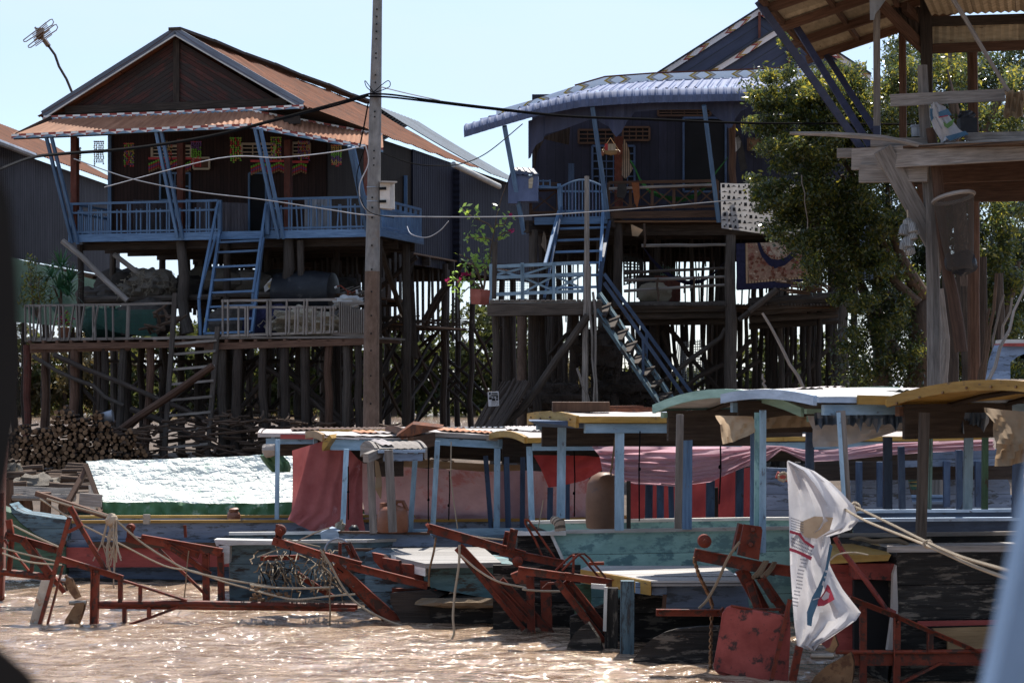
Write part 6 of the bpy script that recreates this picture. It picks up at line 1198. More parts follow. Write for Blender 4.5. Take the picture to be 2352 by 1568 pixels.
b.loft(rows); tag(b.build('tied_tarp_end',[M['tarpgreen']],smooth=True),'knotted green and white tarpaulin end beside the red curtain','tarpaulin')
b=MB(); b.blob(ka(0,2,2310,960,29.7),.13,.1,.1,12,8,.25,3,2); tag(b.build('tarp_knot',M['whitecloth'],smooth=True),'cream knot of canvas tied at the tarpaulin corner','canvas')
# ---- B: long blue boat with red band, roof and curtains
fB,tB=boat('long blue boat with red band, pale upper strake and weathered white roof at the left',150,27,-3)
uB=lambda x,y=1250: fB.loc(fB.v(x,y,0))[0]
hull(tB,fB,uB(150),uB(1450),.95,fB.v(400,1199,0).z,('hullblue','navy','yellow'),deckz=.5)
b=MB(); b.slab([fB.v(x,y,-.02) for x,y in ((150,1256),(640,1258),(640,1300),(150,1302))],-fB.W*.025); b.build('red_band',M['hullred'],tB)
b=MB(); b.beam(fB.v(205,1250,-.06),fB.v(520,1252,-.06),.09,.07); b.build('rub_rail',M['frame2'],tB)
b=MB(); b.slab([fB.v(x,y,-.015) for x,y in ((150,1325),(640,1335),(640,1352),(150,1350))],-fB.W*.02); b.build('waterline_band',M['hullblack'],tB)
b=MB(); b.slab(KK(0,3,26.8,((80,35),(130,85),(200,115),(330,135),(420,150),(590,170),(575,345),(490,385),(300,290),(180,200),(100,110))),V((0,.5,0))); b.build('raised_stern',M['hullold'],tB)
b=MB(); b.slab(KK(0,3,26.9,((-60,60),(90,110),(180,205),(300,295),(490,390),(560,400),(560,640),(300,640),(-60,620))),V((0,.5,0))); b.build('stern_quarter',M['hullgreen'],tB)
b=MB(); b.slab([fB.v(*K(0,3,x,y),-.1) for x,y in ((480,345),(570,345),(570,375),(480,375))],-fB.W*.08); b.build('fender_block',M['brown'],tB)
b=MB(); b.beam(ka(0,3,1580,215,26.7),ka(0,3,1588,320,26.7),.035); b.build('iron_pin',M['redsteel'],tB); b=MB(); b.box(ka(0,3,1255,165,26.8),.08,.08,.12); b.build('mooring_bitt',M['steel'],tB)
fr1=Fr((at(602,1000,27.6).x,27.6,0),-4); zr=fr1.v(640,998,0).z; u1=fr1.loc(fr1.v(1500,990,0))[0]
roofing(tB,fr1,0,u1,1.6,zr,zr+.02,.03,('rooftop','rooftop','rooftop','blue2'),.06,.08,.11)
b=MB(); b.beam(fr1.v(*K(1,2,590,806),-.08),fr1.v(*K(1,2,1300,812),-.08),.03,.07); b.build('eave_patch',M['yellow'],tB); b=MB(); b.beam(fr1.v(*K(1,2,260,845),-.05),fr1.v(*K(1,2,640,850),-.05),.03,.06); b.build('eave_patch',M['hullred'],tB)
pst(tB,(1,2,237,870),(1,3,230,175),27.2,.085); pst(tB,(1,2,900,1040),(1,3,885,260),27.0,.09,'navy')
for x in (1650,1785): pst(tB,(1,2,x,1140),(1,3,x,250),28.5,.09,'navy')
b=MB(); b.blob(ka(0,3,2000,140,27.4),.09,.08,.075,14,10,.08,2,5); b.blob(ka(0,3,1995,95,27.4),.08,.06,.04,10,6,.3,3,6); tag(b.build('jerry_can',M['terra'],smooth=True),'small orange can with white rag standing on the blue boat gunwale','can')
cloth('red_curtain',[KK(1,2,26.6,((360,965),(620,885),(800,905),(930,1040),(960,1060))),KK(1,2,26.55,((365,1230),(640,1230),(800,1240),(960,1250))),KK(1,2,26.5,((355,1480),(600,1500),(780,1520),(965,1540))),KK(1,3,26.45,((325,165),(420,215),(560,285),(780,290),(990,275)))],'redcloth','large faded red curtain hanging from the weathered roof beside the silver tarpaulin','curtain',.025,.9,.35)
cloth('pink_sheet',[KK(1,2,28.2,((940,1070),(1200,1100),(1500,1115),(1900,1135),(2352,1140))),KK(1,2,28.2,((945,1300),(1300,1300),(1900,1330),(2352,1330))),KK(1,3,28.1,((985,150),(1400,150),(1900,160),(2352,150))),KK(1,3,28.1,((1000,285),(1500,290),(2000,300),(2352,300)))],'pinkcloth','wide faded pink sheet closing the back of the blue boats','curtain',.03,.55,.2)
cloth('pink_sheet',[KK(2,2,28.0,((0,1130),(300,1140),(500,1150),(760,1160))),KK(2,3,28,((0,100),(300,100),(500,110),(760,115))),KK(2,3,28,((0,250),(300,250),(500,255),(760,260)))],'pinkcloth','greyer pink sheet behind the yellow roofed boat left of the big tan jug','curtain',.03,.8,.2)
cloth('dark_red_curtain',[KK(2,2,27.2,((1090,1180),(1500,1180),(1900,1150),(2180,1100))),KK(2,2,27.2,((1090,1400),(1500,1420),(1900,1400),(2190,1400))),KK(2,3,27.2,((1110,240),(1500,240),(1900,230),(2190,230)))],'redcloth2','dark red curtain behind the turquoise hull and blue posts','curtain',.03,.7,.2)
cloth('tan_awning_edge',[KK(1,2,26.9,((1080,1020),(1300,1030),(1700,1060),(2050,1080),(2352,1090))),KK(1,2,26.7,((1090,1090),(1300,1105),(1600,1115),(2000,1145),(2352,1135)))],'tancloth','rolled tan canvas edge hanging under the weathered roof','canvas',.02,1.5,.9)
# ---- C: weathered hull with blue roof
fC,tC=boat('weathered blue black hulled boat with white cap and blue arched roof left of centre',525,24.6,-8); uC=lambda x,y=1250: fC.loc(fC.v(x,y,0))[0]
hull(tC,fC,uC(528),uC(1000),1.4,fC.v(640,1246,0).z,('hullold','dark','white'),deckz=.55)
b=MB(); b.slab(KK(0,3,24.4,((1870,380),(1965,395),(1960,540),(1880,560))),V((0,.2,0))); b.build('stern_block',M['white'],tC)
b=MB(); b.slab(KK(0,3,24.4,((1830,340),(2352,350),(2352,385),(2050,385),(1850,395))),V((0,.25,0))); b.build('stern_cap',M['white'],tC)
b=MB(); b.slab(KK(1,3,24.9,((600,280),(680,245),(760,270),(760,400),(700,440),(620,400))),V((0,.35,0))); b.build('stern_post',M['pale'],tC)
b=MB(); b.slab(KK(1,3,24.95,((755,275),(1540,290),(1600,385),(1560,400),(760,400))),V((0,.05,0))); b.build('coaming',M['hullblue'],tC)
b=MB(); b.beam(ka(1,3,755,275,24.93),ka(1,3,1540,288,24.93),.06,.025); b.beam(ka(1,3,900,425,24.6),ka(1,3,1240,432,24.6),.05,.03); b.build('coaming_cap',M['brown'],tC)
fr2=Fr((at(750,1015,26).x,26,0),-14); z2=fr2.v(770,1003,0).z; e2=fr2.loc(fr2.v(948,1000,0))[0]
b=MB(); p=fr2.v(*K(1,2,690,850),0); 
roofing(tC,fr2,0,e2,1.4,z2,z2-.02,.03,('rooftop','frame','rooftop','blue2'),.09,.03,.19)
b=MB(); b.slab(KK(1,2,25.7,((615,940),(620,900),(680,830),(700,860),(640,950),(620,970))),V((.1,.9,0))); b.build('broken_end',M['yellow'],tC)
fr3=Fr((at(938,990,25.6).x,25.6,0),-12); z3=fr3.v(960,992,0).z; e3=fr3.loc(fr3.v(1420,1000,0))[0]
roofing(tC,fr3,0,e3,1.5,z3,z3-.16,.03,('rooftop','brown','grey','blue2'),.09,.09,.13)
b=MB(); b.slab(KK(1,2,25.3,((1250,840),(1390,740),(1650,770),(1420,830),(1300,870))),V((0,.3,.03))); b.build('torn_sheet',M['roofred'],tC); b=MB(); b.beam(ka(1,2,1380,905,25.3),ka(1,2,1560,865,25.6),.1,.16); b.build('broken_beam',M['frame2'],tC)
for c0,c1,m,Y in (((1,2,825,950),(1,3,795,205),'blue2',25.4),((1,2,1420,920),(1,3,1370,278),'blue2',25.1),((1,2,1605,880),(1,3,1562,272),'blue2',24.9),((1,2,2015,1010),(1,3,2065,285),'navy',26.2)): pst(tC,c0,c1,Y,.095,m)
b=MB(); b.blob(ka(1,3,778,228,25.2),.05,.05,.06,14,10,.5,4,3); tag(b.build('wrapped_rag',M['netpale'],smooth=True),'pale rag wrapped round a blue post foot beside the red curtain','rag')
b=MB(); b.blob(ka(1,3,890,250,25.3),.06,.06,.05,10,8,.25,3,4); tag(b.build('wrapped_rag',M['drum'],smooth=True),'black plastic wrapped round the post foot right of the pale rag','rag')
# ---- D: small teal boat with bare planked stern deck and grey arched roof
fD,tD=boat('small dirty teal boat with bleached planked stern deck and grey arched roof end',1490/2.1382*.57422+574,22.6,-12)
dp=[ka(1,3,1085,425,24.4),ka(1,3,1490,545,22.6),ka(1,3,2145,535,22.9),ka(1,3,2000,405,24.9)]; dz=.66
b=MB(); b.slab([zat(*K(1,3,x,y),dz) for x,y in ((1090,425),(1130,410),(1990,403),(2150,535),(1500,545),(1300,500))],V((0,0,-.05))); b.build('deck',M['planks'],tD)
b=MB(); b.slab([zat(*K(1,3,x,y),dz-.004) for x,y in ((1085,430),(1300,502),(1500,548),(1520,535),(1310,490),(1110,425))],V((0,0,-.13))); b.build('deck_rim',M['white'],tD)
hp=[zat(*K(1,3,x,y),dz-.06) for x,y in ((1500,548),(2160,540))]
b=MB(); b.slab(KK(1,3,22.75,((1470,560),(2160,545),(2352,560),(2352,900),(1700,780),(1560,760),(1490,690))),V((.1,1.2,0))); b.build('hull_side',M['hulldteal'],tD)
b=MB(); b.slab(KK(1,3,23.6,((985,450),(1300,480),(1500,560),(1500,1060),(980,1030))),V((.1,.7,0))); b.build('hull_side',M['hullold'],tD)
b=MB(); b.slab(KK(1,3,22.45,((1530,905),(1560,865),(1700,840),(1850,845),(2000,870),(2160,870),(2352,960),(2352,1180),(1560,1150))),V((.05,.55,0))); b.build('wooden_rudder',M['hullblack'],tD)
b=MB(); b.slab(KK(1,3,22.5,((1200,800),(1530,770),(1620,830),(1540,900),(1570,1150),(1330,1110),(1200,880))),V((.1,.5,0))); b.build('stern_timber',M['dark'],tD)
b=MB(); 
for j in range(3):
    b.blob(ka(1,3,1660+130*j,880,22.4),.3,.14,.05,10,5,.3,3,j)
b.build('dry_weed',M['rope2'],tD)
fr4=Fr((at(862,1030,24.1).x,24.1,0),-16); z4=fr4.v(880,1030,0).z
roofing(tD,fr4,.05,.55,.8,z4-.02,z4-.02,.07,('grey','grey','pale','hullblue'),.13,.06,.12)
pst(tD,(1,2,1030,1045),(1,3,1055,285),24.4,.13,'grey'); pst(tD,(1,2,1185,960),(1,3,1222,275),24.0,.15,'grey')
b=MB(); b.beam(ka(1,2,990,1030,23.9),ka(1,2,1150,965,24.3),.07,.1); b.build('roof_brace',M['grey'],tD)
# jugs
def jug(px,py,Y,r,h,m,lab,name,seed):
    t=thing(name,lab,'jug',at(px,py,Y)); p=t.location.copy(); b=MB(); 
    b.tube([p+V((0,0,h*k)) for k in (0,.02,.12,.5,.8,.93,1.0)],[r*.8,r*.95,r,r,.92*r,.68*r,.3*r],18); b.build('body',M[m],t,True); return t,p
tj,p=jug(902,1222,24.9,.185,.32,'terra','squat orange plastic jug with handle standing behind the grey posts','plastic_jug',1)
b=MB(); b.tube([p+V((-.11,0,.28)),p+V((-.11,0,.345))],[.045,.042],12); b.build('cap',M['terra'],tj,True); b=MB(); b.tube([p+V((.02,0,.3)),p+V((.05,0,.36)),p+V((.12,0,.36)),p+V((.17,0,.25))],.025,7); b.build('handle',M['terra'],tj,True)
# ---- E: low yellow roof
fE,tE=boat('blue boat with low ochre yellow roof and red cloth slings in the middle',1215,24.2,-15)
hull(tE,fE,-.3,6,1.5,.7,('hullblue','navy','blue2'),deckz=.5)
zE=fE.v(1300,1008,0).z; eE=fE.loc(fE.v(2250,1005,0))[0]
roofing(tE,fE,0,eE,1.6,zE,zE-.02,.05,('rooftop','yellow','yellow','blue2'),.075,.08,.12)
for c0,c1,m,Y,w_ in (((1,2,2115,950),(1,3,2110,290),'blue2',25.4,.12),((1,2,2195,1020),(1,3,2212,290),'navy',25.6,.1),((2,2,50,1020),(2,3,70,280),'navy',25.8,.1),((2,2,195,1020),(2,3,190,280),'navy',25.8,.1),((2,2,250,930),(2,3,275,260),'blue2',24.3,.11),((2,2,430,1280),(2,3,425,270),'navy',25.6,.11),((2,2,580,1000),(2,3,578,260),'navy',25.6,.08),((2,2,1275,1250),(2,3,1270,250),'navy',26,.14),((2,2,1370,1250),(2,3,1372,250),'navy',25.4,.13),((2,2,1460,1250),(2,3,1470,250),'navy',26,.1),((2,2,1800,1200),(2,3,1795,250),'navy',26,.16),((2,2,2050,1100),(2,3,2045,250),'navy',26,.15),((2,2,1850,1280),(2,3,1850,250),'dark',26.3,.07)): pst(tE,c0,c1,Y,w_,m)
b=MB(); b.beam(ka(1,3,1250,278,25.2),ka(2,3,2200,243,25.4),.08,.07); b.build('thwart_rail',M['blue2'],tE)
cloth('red_cloth_sling',[KK(2,2,24.6,((285,1005),(480,1005),(700,1008),(860,1020))),KK(2,2,24.5,((345,1110),(480,1130),(650,1120),(870,1095))),KK(2,2,24.45,((415,1280),(560,1258),(720,1220),(870,1135)))],'redsling','bright red cloth sling with sunlit patches left of the tan jug','cloth sling',.02,.5,1.3,'cloth slings under the yellow roof')
rows=[KK(2,2,24.3,((785,930),(1000,930),(1500,930),(1900,930),(2160,935))),KK(2,2,24.2,((850,1010),(1100,1040),(1500,1060),(1900,1030),(2160,980))),KK(2,2,24.15,((865,1080),(1100,1140),(1500,1170),(1900,1110),(2155,1010))),KK(2,2,24.1,((875,1140),(1100,1200),(1500,1225),(1900,1160),(2150,1040))),KK(2,2,24.1,((880,1190),(1150,1250),(1500,1270),(1800,1235),(2150,1080)))]
cloth('pink_cloth_sling',rows,'pinksling','long sagging pink cloth sling with gathered red folds under the yellow roof','cloth sling',.03,.25,1.9,'cloth slings under the yellow roof',5)
cloth('pink_cloth_sling',[KK(3,2,24.4,((-60,920),(150,920),(285,925),(480,960),(700,960),(1140,900),(1500,890),(2090,870))),KK(3,2,24.35,((-60,1030),(100,1000),(280,935),(480,1010),(800,1000),(1140,950),(1500,930),(2090,905))),KK(3,2,24.3,((-60,1110),(150,1060),(285,960),(480,1060),(800,1050),(1140,1010),(1500,980),(2100,960)))],'pinksling','faded crimson folded cloth draped along the right boats behind the dark post','cloth sling',.03,.4,1.7,'cloth slings under the yellow roof',5)
tj,p=jug(1388,1214,23.4,.205,.62,'jug','tall tan plastic jug slung by a rope beside the blue posts','plastic_jug',2)
b=MB(); b.tube([p+V((.06,0,.6)),p+V((.08,0,.66)),p+V((.12,0,1.0))],.012,6); b.build('sling_rope',M['rope2'],tj,True)
# ---- F: turquoise hull, high yellow roof
fF,tF=boat('mottled turquoise hulled boat with thick ochre yellow roof end in the middle',1290,22.2,-9); uF=lambda x,y=1250: fF.loc(fF.v(x,y,0))[0]
hull(tF,fF,uF(1268),uF(2100),1.5,fF.v(1400,1222,0).z,('hullturq','navy','white'),deckz=.8,sheer=.02)
b=MB(); b.slab([fF.v(*K(2,3,x,y),-.03) for x,y in ((150,300),(440,300),(545,520),(545,620),(150,560))],fF.W*.6); b.build('stern_quarter',M['hullblack'],tF)
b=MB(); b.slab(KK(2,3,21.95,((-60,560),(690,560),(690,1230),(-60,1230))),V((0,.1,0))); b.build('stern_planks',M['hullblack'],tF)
b=MB(); b.beam(fF.v(*K(2,3,440,300),-.05),fF.v(*K(2,3,560,560),-.05),.03,.03); b.beam(fF.v(*K(2,3,150,288),-.05),fF.v(*K(2,3,560,285),-.05),.06,.04); b.build('stern_edge',M['white'],tF)
fr5=Fr((at(1334,950,21.8).x,21.8,0),-19); z5=fr5.v(1400,956,0).z; e5=fr5.loc(fr5.v(1890,960,0))[0]
roofing(tF,fr5,0,e5,1.5,z5-.02,z5-.04,.035,('rooftop','yellow','yellow','blue2'),.125,.1,.14)
for c0,c1,w_,Y,m in (((2,2,530,710),(2,3,520,155),.145,22.6,'blue2'),((2,2,1022,775),(2,3,1020,258),.15,22.0,'blue2'),((2,2,1605,780),(2,3,1598,250),.155,22.3,'blue'),((2,2,1100,1225),(2,3,1100,250),.07,23,'post')): pst(tF,c0,c1,Y,w_,m)
b=MB(); b.slab([ka(2,2,250,712,22),ka(2,2,700,712,22),ka(2,2,800,780,22),ka(2,2,330,760,22.6)],V((0,.8,0))); b.build('roof_bracket',M['navy'],tF)
b=MB(); b.box(ka(2,2,690,590,22.5),.6,.35,.1); tag(b.build('roof_brick',M['frame2']),'flat brown timber block lying on the ochre roof end','timber')
b=MB(); 
for k in range(4): b.beam(ka(2,2,700+k*12,600+k*9,22.8+k*.1),ka(2,2,1180+k*80,592+k*14,24),.14,.03)
tag(b.build('roof_boards',M['roofred']),'loose rusty red boards laid on the ochre yellow roof','boards')
b=MB(); b.tube([ka(2,3,460,170,22)+V((0,0,.0)),ka(2,3,510,200,21.9),ka(2,3,515,265,21.9)],[.045,.06,.06],10); tag(b.build('rope_lashing',M['shirt'],smooth=True),'striped rag and rope lashed round the blue post foot','lashing')
# ---- G: mint green roof, yellow-edged stern deck
fG,tG=boat('blue boat with mint green arched roof and yellow edged stern deck at right of centre',1495,20.1,-8)
gz=.71; b=MB(); b.slab([zat(*K(2,3,x,y),gz) for x,y in ((690,590),(760,562),(1900,562),(2085,690),(1290,692),(1000,640))],V((0,0,-.05))); b.build('deck',M['planks'],tG)
b=MB(); b.slab([zat(*K(2,3,x,y),gz-.004) for x,y in ((688,596),(1000,648),(1290,698),(1300,680),(1010,632),(712,580))],V((0,0,-.13))); b.build('deck_rim',M['yellow'],tG); b=MB(); b.beam(zat(*K(2,3,1290,700),gz-.05),zat(*K(2,3,2085,698),gz-.05),.08,.1); b.build('deck_edge',M['dark'],tG)
b=MB(); b.slab(KK(2,3,20.3,((1420,715),(2110,710),(2140,1020),(1420,960))),V((.1,1.0,0))); b.build('hull_side',M['hullblue'],tG)
b=MB(); b.slab(KK(2,3,20.15,((1160,705),(1432,715),(1425,815),(1395,820),(1160,800))),V((0,.06,0))); b.build('transom_panel',M['hullblue'],tG)
b=MB(); b.slab(KK(2,3,21.3,((640,720),(780,730),(780,1050),(640,1050))),V((0,.1,0))); b.build('transom_panel',M['hullgreen'],tG)
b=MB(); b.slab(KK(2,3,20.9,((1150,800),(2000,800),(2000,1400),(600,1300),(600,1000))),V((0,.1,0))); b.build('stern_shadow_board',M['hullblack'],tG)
for x0,y0,x1,y1,w_,m,Y in ((1090,690,1085,1420,.125,'hullold',20.0),(955,750,950,1400,.12,'hullblack',20.4),(780,735,905,745,.07,'white',20.35),(905,745,895,1120,.05,'white',20.3),(1410,810,1400,930,.06,'brown',20.1)):
    b=MB(); b.beam(ka(2,3,x0,y0,Y),ka(2,3,x1,y1,Y),w_*(.6 if w_<.1 else 1),.12 if w_>.1 else .045,up=V((0,1,0)) if abs(x1-x0)<60 else V((0,0,1))); b.build('stern_timber',M[m],tG)
b=MB(); b.slab(KK(2,3,20.2,((550,1330),(585,1230),(630,1150),(690,1090),(750,1045),(840,1180),(885,1330))),V((.02,.07,0))); b.build('rudder_fin',M['hullblack'],tG)
b=MB(); b.slab(KK(2,3,19.4,((1105,1450),(1150,1350),(1210,1270),(1300,1190),(1400,1135),(1500,1105),(1700,1085),(1870,1080),(1840,1460))),V((.02,.09,0))); b.build('rudder_fin',M['hullblack'],tG)
fr6=Fr((at(1850,905,19.4).x,19.4,0),-32); z6=fr6.v(1850,938,0).z; e6=fr6.loc(fr6.v(2200,920,0))[0]
roofing(tG,fr6,0,e6,2.3,z6-.02,z6,.165,('white','mint','mint','mint'),.085,.08,.08)
pst(tG,(2,2,1540,655),(2,3,1522,245),20.6,.11,'grey'); pst(tG,(2,2,2165,820),(2,3,2160,250),21.2,.08,'blue'); pst(tG,(2,2,2205,640),(2,3,2200,400),19.3,.09,'hullturq'); pst(tG,(2,2,2248,620),(2,3,2245,450),19.25,.09,'blue2')
cloth('tan_sail_scrap',[KK(2,2,19.6,((1840,665),(2000,668),(2160,672))),KK(2,2,19.4,((1880,740),(2000,735),(2190,730))),KK(2,2,19.2,((1905,910),(2000,890),(2180,810)))],'tancloth','gathered tan canvas scrap under the mint roof edge','canvas',.02,.5,1.5)
# ---- H: pale blue roof boat
fH,tH=boat('navy hulled boat with pale blue flaking roof and torn slate plastic under its eave',1960,21.8,-6); 
hull(tH,fH,0,5,1.4,fH.v(2000,1196,0).z,('navy','navy','pale'),deckz=.9)
fr7=Fr((at(1881,930,18.2).x,18.2,0),-22); z7=fr7.v(1890,916,0).z; e7=fr7.loc(fr7.v(2330,920,0))[0]
roofing(tH,fr7,0,e7+.6,1.7,z7,z7+.0,.05,('white','pale','pale','blue2'),.085,.09,.13)
b=MB(); b.beam(fr7.v(*K(3,2,930,530),-.08),fr7.v(*K(3,2,1400,540),-.08),.03,.08); b.build('eave_patch',M['yellow'],tH)
for c0,c1,w_,Y,m in (((3,2,785,625),(3,3,840,120),.11,18.2,'grey'),((3,2,765,640),(3,3,820,120),.05,18.15,'blue2'),((3,2,520,800),(3,2,515,1400),.12,20.5,'navy'),((3,2,1185,850),(3,3,1185,80),.13,20.8,'navy'),((3,2,1300,930),(3,3,1310,80),.1,21.5,'navy'),((3,2,1880,680),(3,3,1870,80),.12,19.8,'blue2'),((3,2,2020,800),(3,3,2015,80),.09,20.5,'hullgreen'),((3,2,1795,960),(3,3,1800,80),.1,22,'navy'),((3,2,1545,760),(3,3,1530,80),.09,19.5,'hullturq')): pst(tH,c0,c1,Y,w_,m)
top=[(150,640),(500,650),(700,660),(950,665),(1200,665),(1450,665),(1700,670),(2050,680)]
rows=[[],[],[]]
for i in range(70):
    x=560+1490*i/69; d=ru(40,110)*(1.3 if i%7 in(3,4) else .7); rows[0].append(ka(3,2,x,640,18.6)); rows[1].append(ka(3,2,x+ru(-6,6),690,18.6+ru(-.05,.05))); rows[2].append(ka(3,2,x+ru(-9,9),690+d,18.6+ru(-.08,.08)))
b=MB(); b.loft(rows); tag(b.build('torn_plastic',M['darktarp'],smooth=True),'torn strip of slate blue plastic hanging under the pale blue eave','plastic sheet')
cloth('white_canvas',[KK(3,2,18.9,((500,665),(700,690),(1000,690),(1470,680))),KK(3,2,18.8,((540,780),(750,800),(1000,790),(1440,730))),KK(3,2,18.75,((550,935),(780,930),(1000,880),(1370,765)))],'whitecloth','dirty white canvas sagging under the pale blue eave','canvas',.025,.5,1.4)
cloth('tan_canvas',[KK(3,2,19.5,((150,690),(300,665),(420,665),(520,680))),KK(3,2,19.5,((150,780),(300,770),(420,765),(540,760)))],'tancloth','short tan canvas behind the turquoise edged post','canvas',.02,.6,1)
# ---- I: yellow roof at the far right with black hull
fI,tI=boat('tarred black hulled boat with broad ochre roof at the far right',2060,17.9,-10)
zI=fI.v(2200,1260,0).z; hull(tI,fI,.0,6,1.5,zI,('hullblack','dark','grey'),deckz=zI-.06)
b=MB(); b.slab(KK(3,3,17.95,((905,545),(1290,545),(1260,640),(1255,690),(905,675))),V((0,1.0,0))); b.build('stern_panel',M['redrud'],tI); b=MB(); b.slab(KK(3,3,17.8,((700,490),(760,470),(1215,470),(1190,520),(900,535),(700,548))),V((.1,1.2,0))); b.build('stern_deck',M['yellow'],tI)
b=MB(); b.slab(KK(3,3,18.3,((700,550),(910,560),(1260,680),(1270,1300),(700,1300))),V((0,.6,0))); b.build('stern_timber',M['hullred'],tI)
b=MB(); b.slab(KK(3,3,18.1,((900,690),(1240,690),(1230,1290),(900,1280))),V((0,.1,0))); b.build('stern_opening',M['black'],tI)
b=MB(); b.slab(KK(3,3,17.8,((1235,640),(1262,560),(1275,900),(1270,1300),(1185,1290),(1225,1000))),V((0,.1,0))); b.build('stern_edge',M['whitecloth'],tI)
b=MB(); b.slab([fI.v(*K(3,3,x,y),-.02) for x,y in ((1560,1095),(2352,1070),(2352,1290),(1690,1290),(1690,1200))],-fI.W*.02); b.build('bare_wood_patch',M['frame'],tI); b=MB(); b.slab([fI.v(*K(3,3,x,y),-.02) for x,y in ((1440,1035),(2352,1020),(2352,1060),(1440,1080))],-fI.W*.015); b.build('red_stripe',M['hullred'],tI)
fr8=Fr((at(2560,905,16.2).x,16.2,0),-34); z8=fr8.v(2560,918,0).z
roofing(tI,fr8,0,6,2.4,2.415,2.415,.15,('yellow','yellow','yellow','brown'),.085,.09,.12)
pst(tI,(3,2,1500,640),(3,3,1470,330),18.0,.13,'post'); pst(tI,(3,2,2300,1080),(3,3,2290,150),17.6,.12,'navy')
b=MB(); b.beam(ka(3,3,1180,420,17.6),ka(3,3,2290,415,17.4),.06,.05); b.build('deck_pole',M['grey'],tI)
cloth('tan_canvas',[KK(3,2,16.9,((2010,595),(2150,615),(2352,630),(2500,640))),KK(3,2,16.8,((2080,720),(2200,770),(2352,780),(2500,780))),KK(3,2,16.7,((2110,900),(2250,920),(2352,900),(2500,900))),KK(3,2,16.7,((2105,1100),(2250,1090),(2352,1060),(2500,1040)))],'tancloth','sunlit tan canvas flap hanging at the far right under the ochre roof','canvas',.03,.4,1.6)
# ---- background cabin of blue planks
fJ,tJ=boat('pale blue plank cabin boat moored behind the right hand boats',1830,29,-4); hull(tJ,fJ,-1,5,1.6,.9,('hullblue','navy','pale'))
for pts,m in ((((870,1120),(1340,1130),(1430,1560),(870,1560)),'hullblue'),(((1690,1050),(2150,1090),(2230,1250),(2250,1560),(1690,1560)),'hullblue'),(((150,1110),(380,1120),(430,1230),(430,1560),(150,1560)),'hullblue')):
    b=MB(); b.slab(KK(3,2,28.6,pts),V((0,.08,0))); b.build('cabin_panel',M['plankblue'] if 'plankblue' in M else M[m],tJ)
for x in (940,1120,1690,1960): pst(tJ,(3,2,x,1060),(3,3,x,60),28,.13,'navy')
b=MB(); b.beam(ka(3,2,560,1090,28.3),ka(3,2,2250,1080,28.3),.1,.4); b.build('cabin_beam',M['dark'],tJ); b=MB(); b.beam(ka(3,2,1300,1035,28.1),ka(3,2,2120,1020,28.1),.1,.22); b.build('cabin_beam',M['hullblue'],tJ)
b=MB(); b.slab(KK(3,2,29.5,((1340,1135),(1450,1135),(1450,1300),(1390,1300))),V((0,.05,0))); PB=tag(b.build('painted_board',M['hullgreen']),'green board painted with yellow and red rays between the blue cabins','painted board'); b=MB()
for k in range(4): b.face(KK(3,2,29.44,((1350+k*4,1170+k*32),(1450,1162+k*32),(1450,1176+k*32))))
b.build('painted_rays',M['yellow'],PB)
# boat prow behind at right
BW=thing('boat_prow','pale blue boat prow with white and red top beyond the right boats','boat',at(2300,1000,34)); b=MB(); b.slab(KK(3,1,34,((2200,1455),(2400,1465),(2400,1567)))+KK(3,2,34,((2400,120),(2300,160),(2235,210),(2235,380),(2090,380),(2120,200),(2170,60))),V((0,.6,0))); b.build('prow_planks',M['hullblue'],BW); b=MB(); b.slab(KK(3,1,33.95,((2195,1405),(2400,1405),(2400,1440),(2190,1440))),V((0,.7,0))); b.build('prow_cap',M['white'],BW); b=MB(); b.slab(KK(3,1,33.93,((2185,1438),(2400,1436),(2400,1466),(2180,1462))),V((0,.7,0))); b.build('prow_stripe',M['hullred'],BW)

for t,f,ue,w_,zz_,n_ in ((tF,fr5,-.06,1.5,z5-.02+.0,5),(tI,fr8,-.06,2.4,2.415,9)):
    b=MB()
    for k in range(n_):
        v=w_*(k+.5)/n_; cam_=.035 if t is tF else .15; c=f.w(ue,v,zz_+cam_*(1-(2*v/w_-1)**2)-.04+ru(-.02,.02)); b.tube([c,c-f.U*.012],.011,6)
    b.build('nail_heads',M['bronze'],t)['kind']='stuff'
# ================================================================ RED STEERING FRAMES, PROPELLERS, ROPES
def bars(t,name,m,segs,i,j,Y,w,h=None,up=None):
    """each bar of a frame is its own part; segs: (x0,y0,x1,y1[,w[,dY0,dY1]])"""
    for s in segs:
        Y+=ru(-.012,.012); x0,y0,x1,y1=s[:4]; ww=s[4] if len(s)>4 else w; d0,d1=(s[5],s[6]) if len(s)>6 else (0,0); sc=Y/F*.26855
        b=MB(); b.beam(ka(i,j,x0,y0,Y+d0),ka(i,j,x1,y1,Y+d1),ww*sc if ww>3 else ww,.06 if ww<60 else .09,up=V((0,1,0)))
        if ww>38 and x1!=x0: hh=ww*sc/2-.004; d=(ka(i,j,x1,y1,Y+d1)-ka(i,j,x0,y0,Y+d0)).normalized(); n_=V((-d.z,0,d.x)); n_=n_ if n_.z>0 else -n_; b.beam(ka(i,j,x0,y0,Y+d0-.05)+n_*hh,ka(i,j,x1,y1,Y+d1-.05)+n_*hh,.008,.06,up=V((0,1,0)))
        if ww>50:
            for tt in (.05,.95): c=ka(i,j,x0+(x1-x0)*tt,y0+(y1-y0)*tt,Y+d0+(d1-d0)*tt); b.tube([c-V((0,.07,0)),c],[.011,.014],6)
        b.build(name,M[m],t)
def frame(label,i,j,x,y,Y): return thing('steering_frame',label,'steering frame',ka(i,j,x,y,Y),'red oxide steering frames of the moored boats')
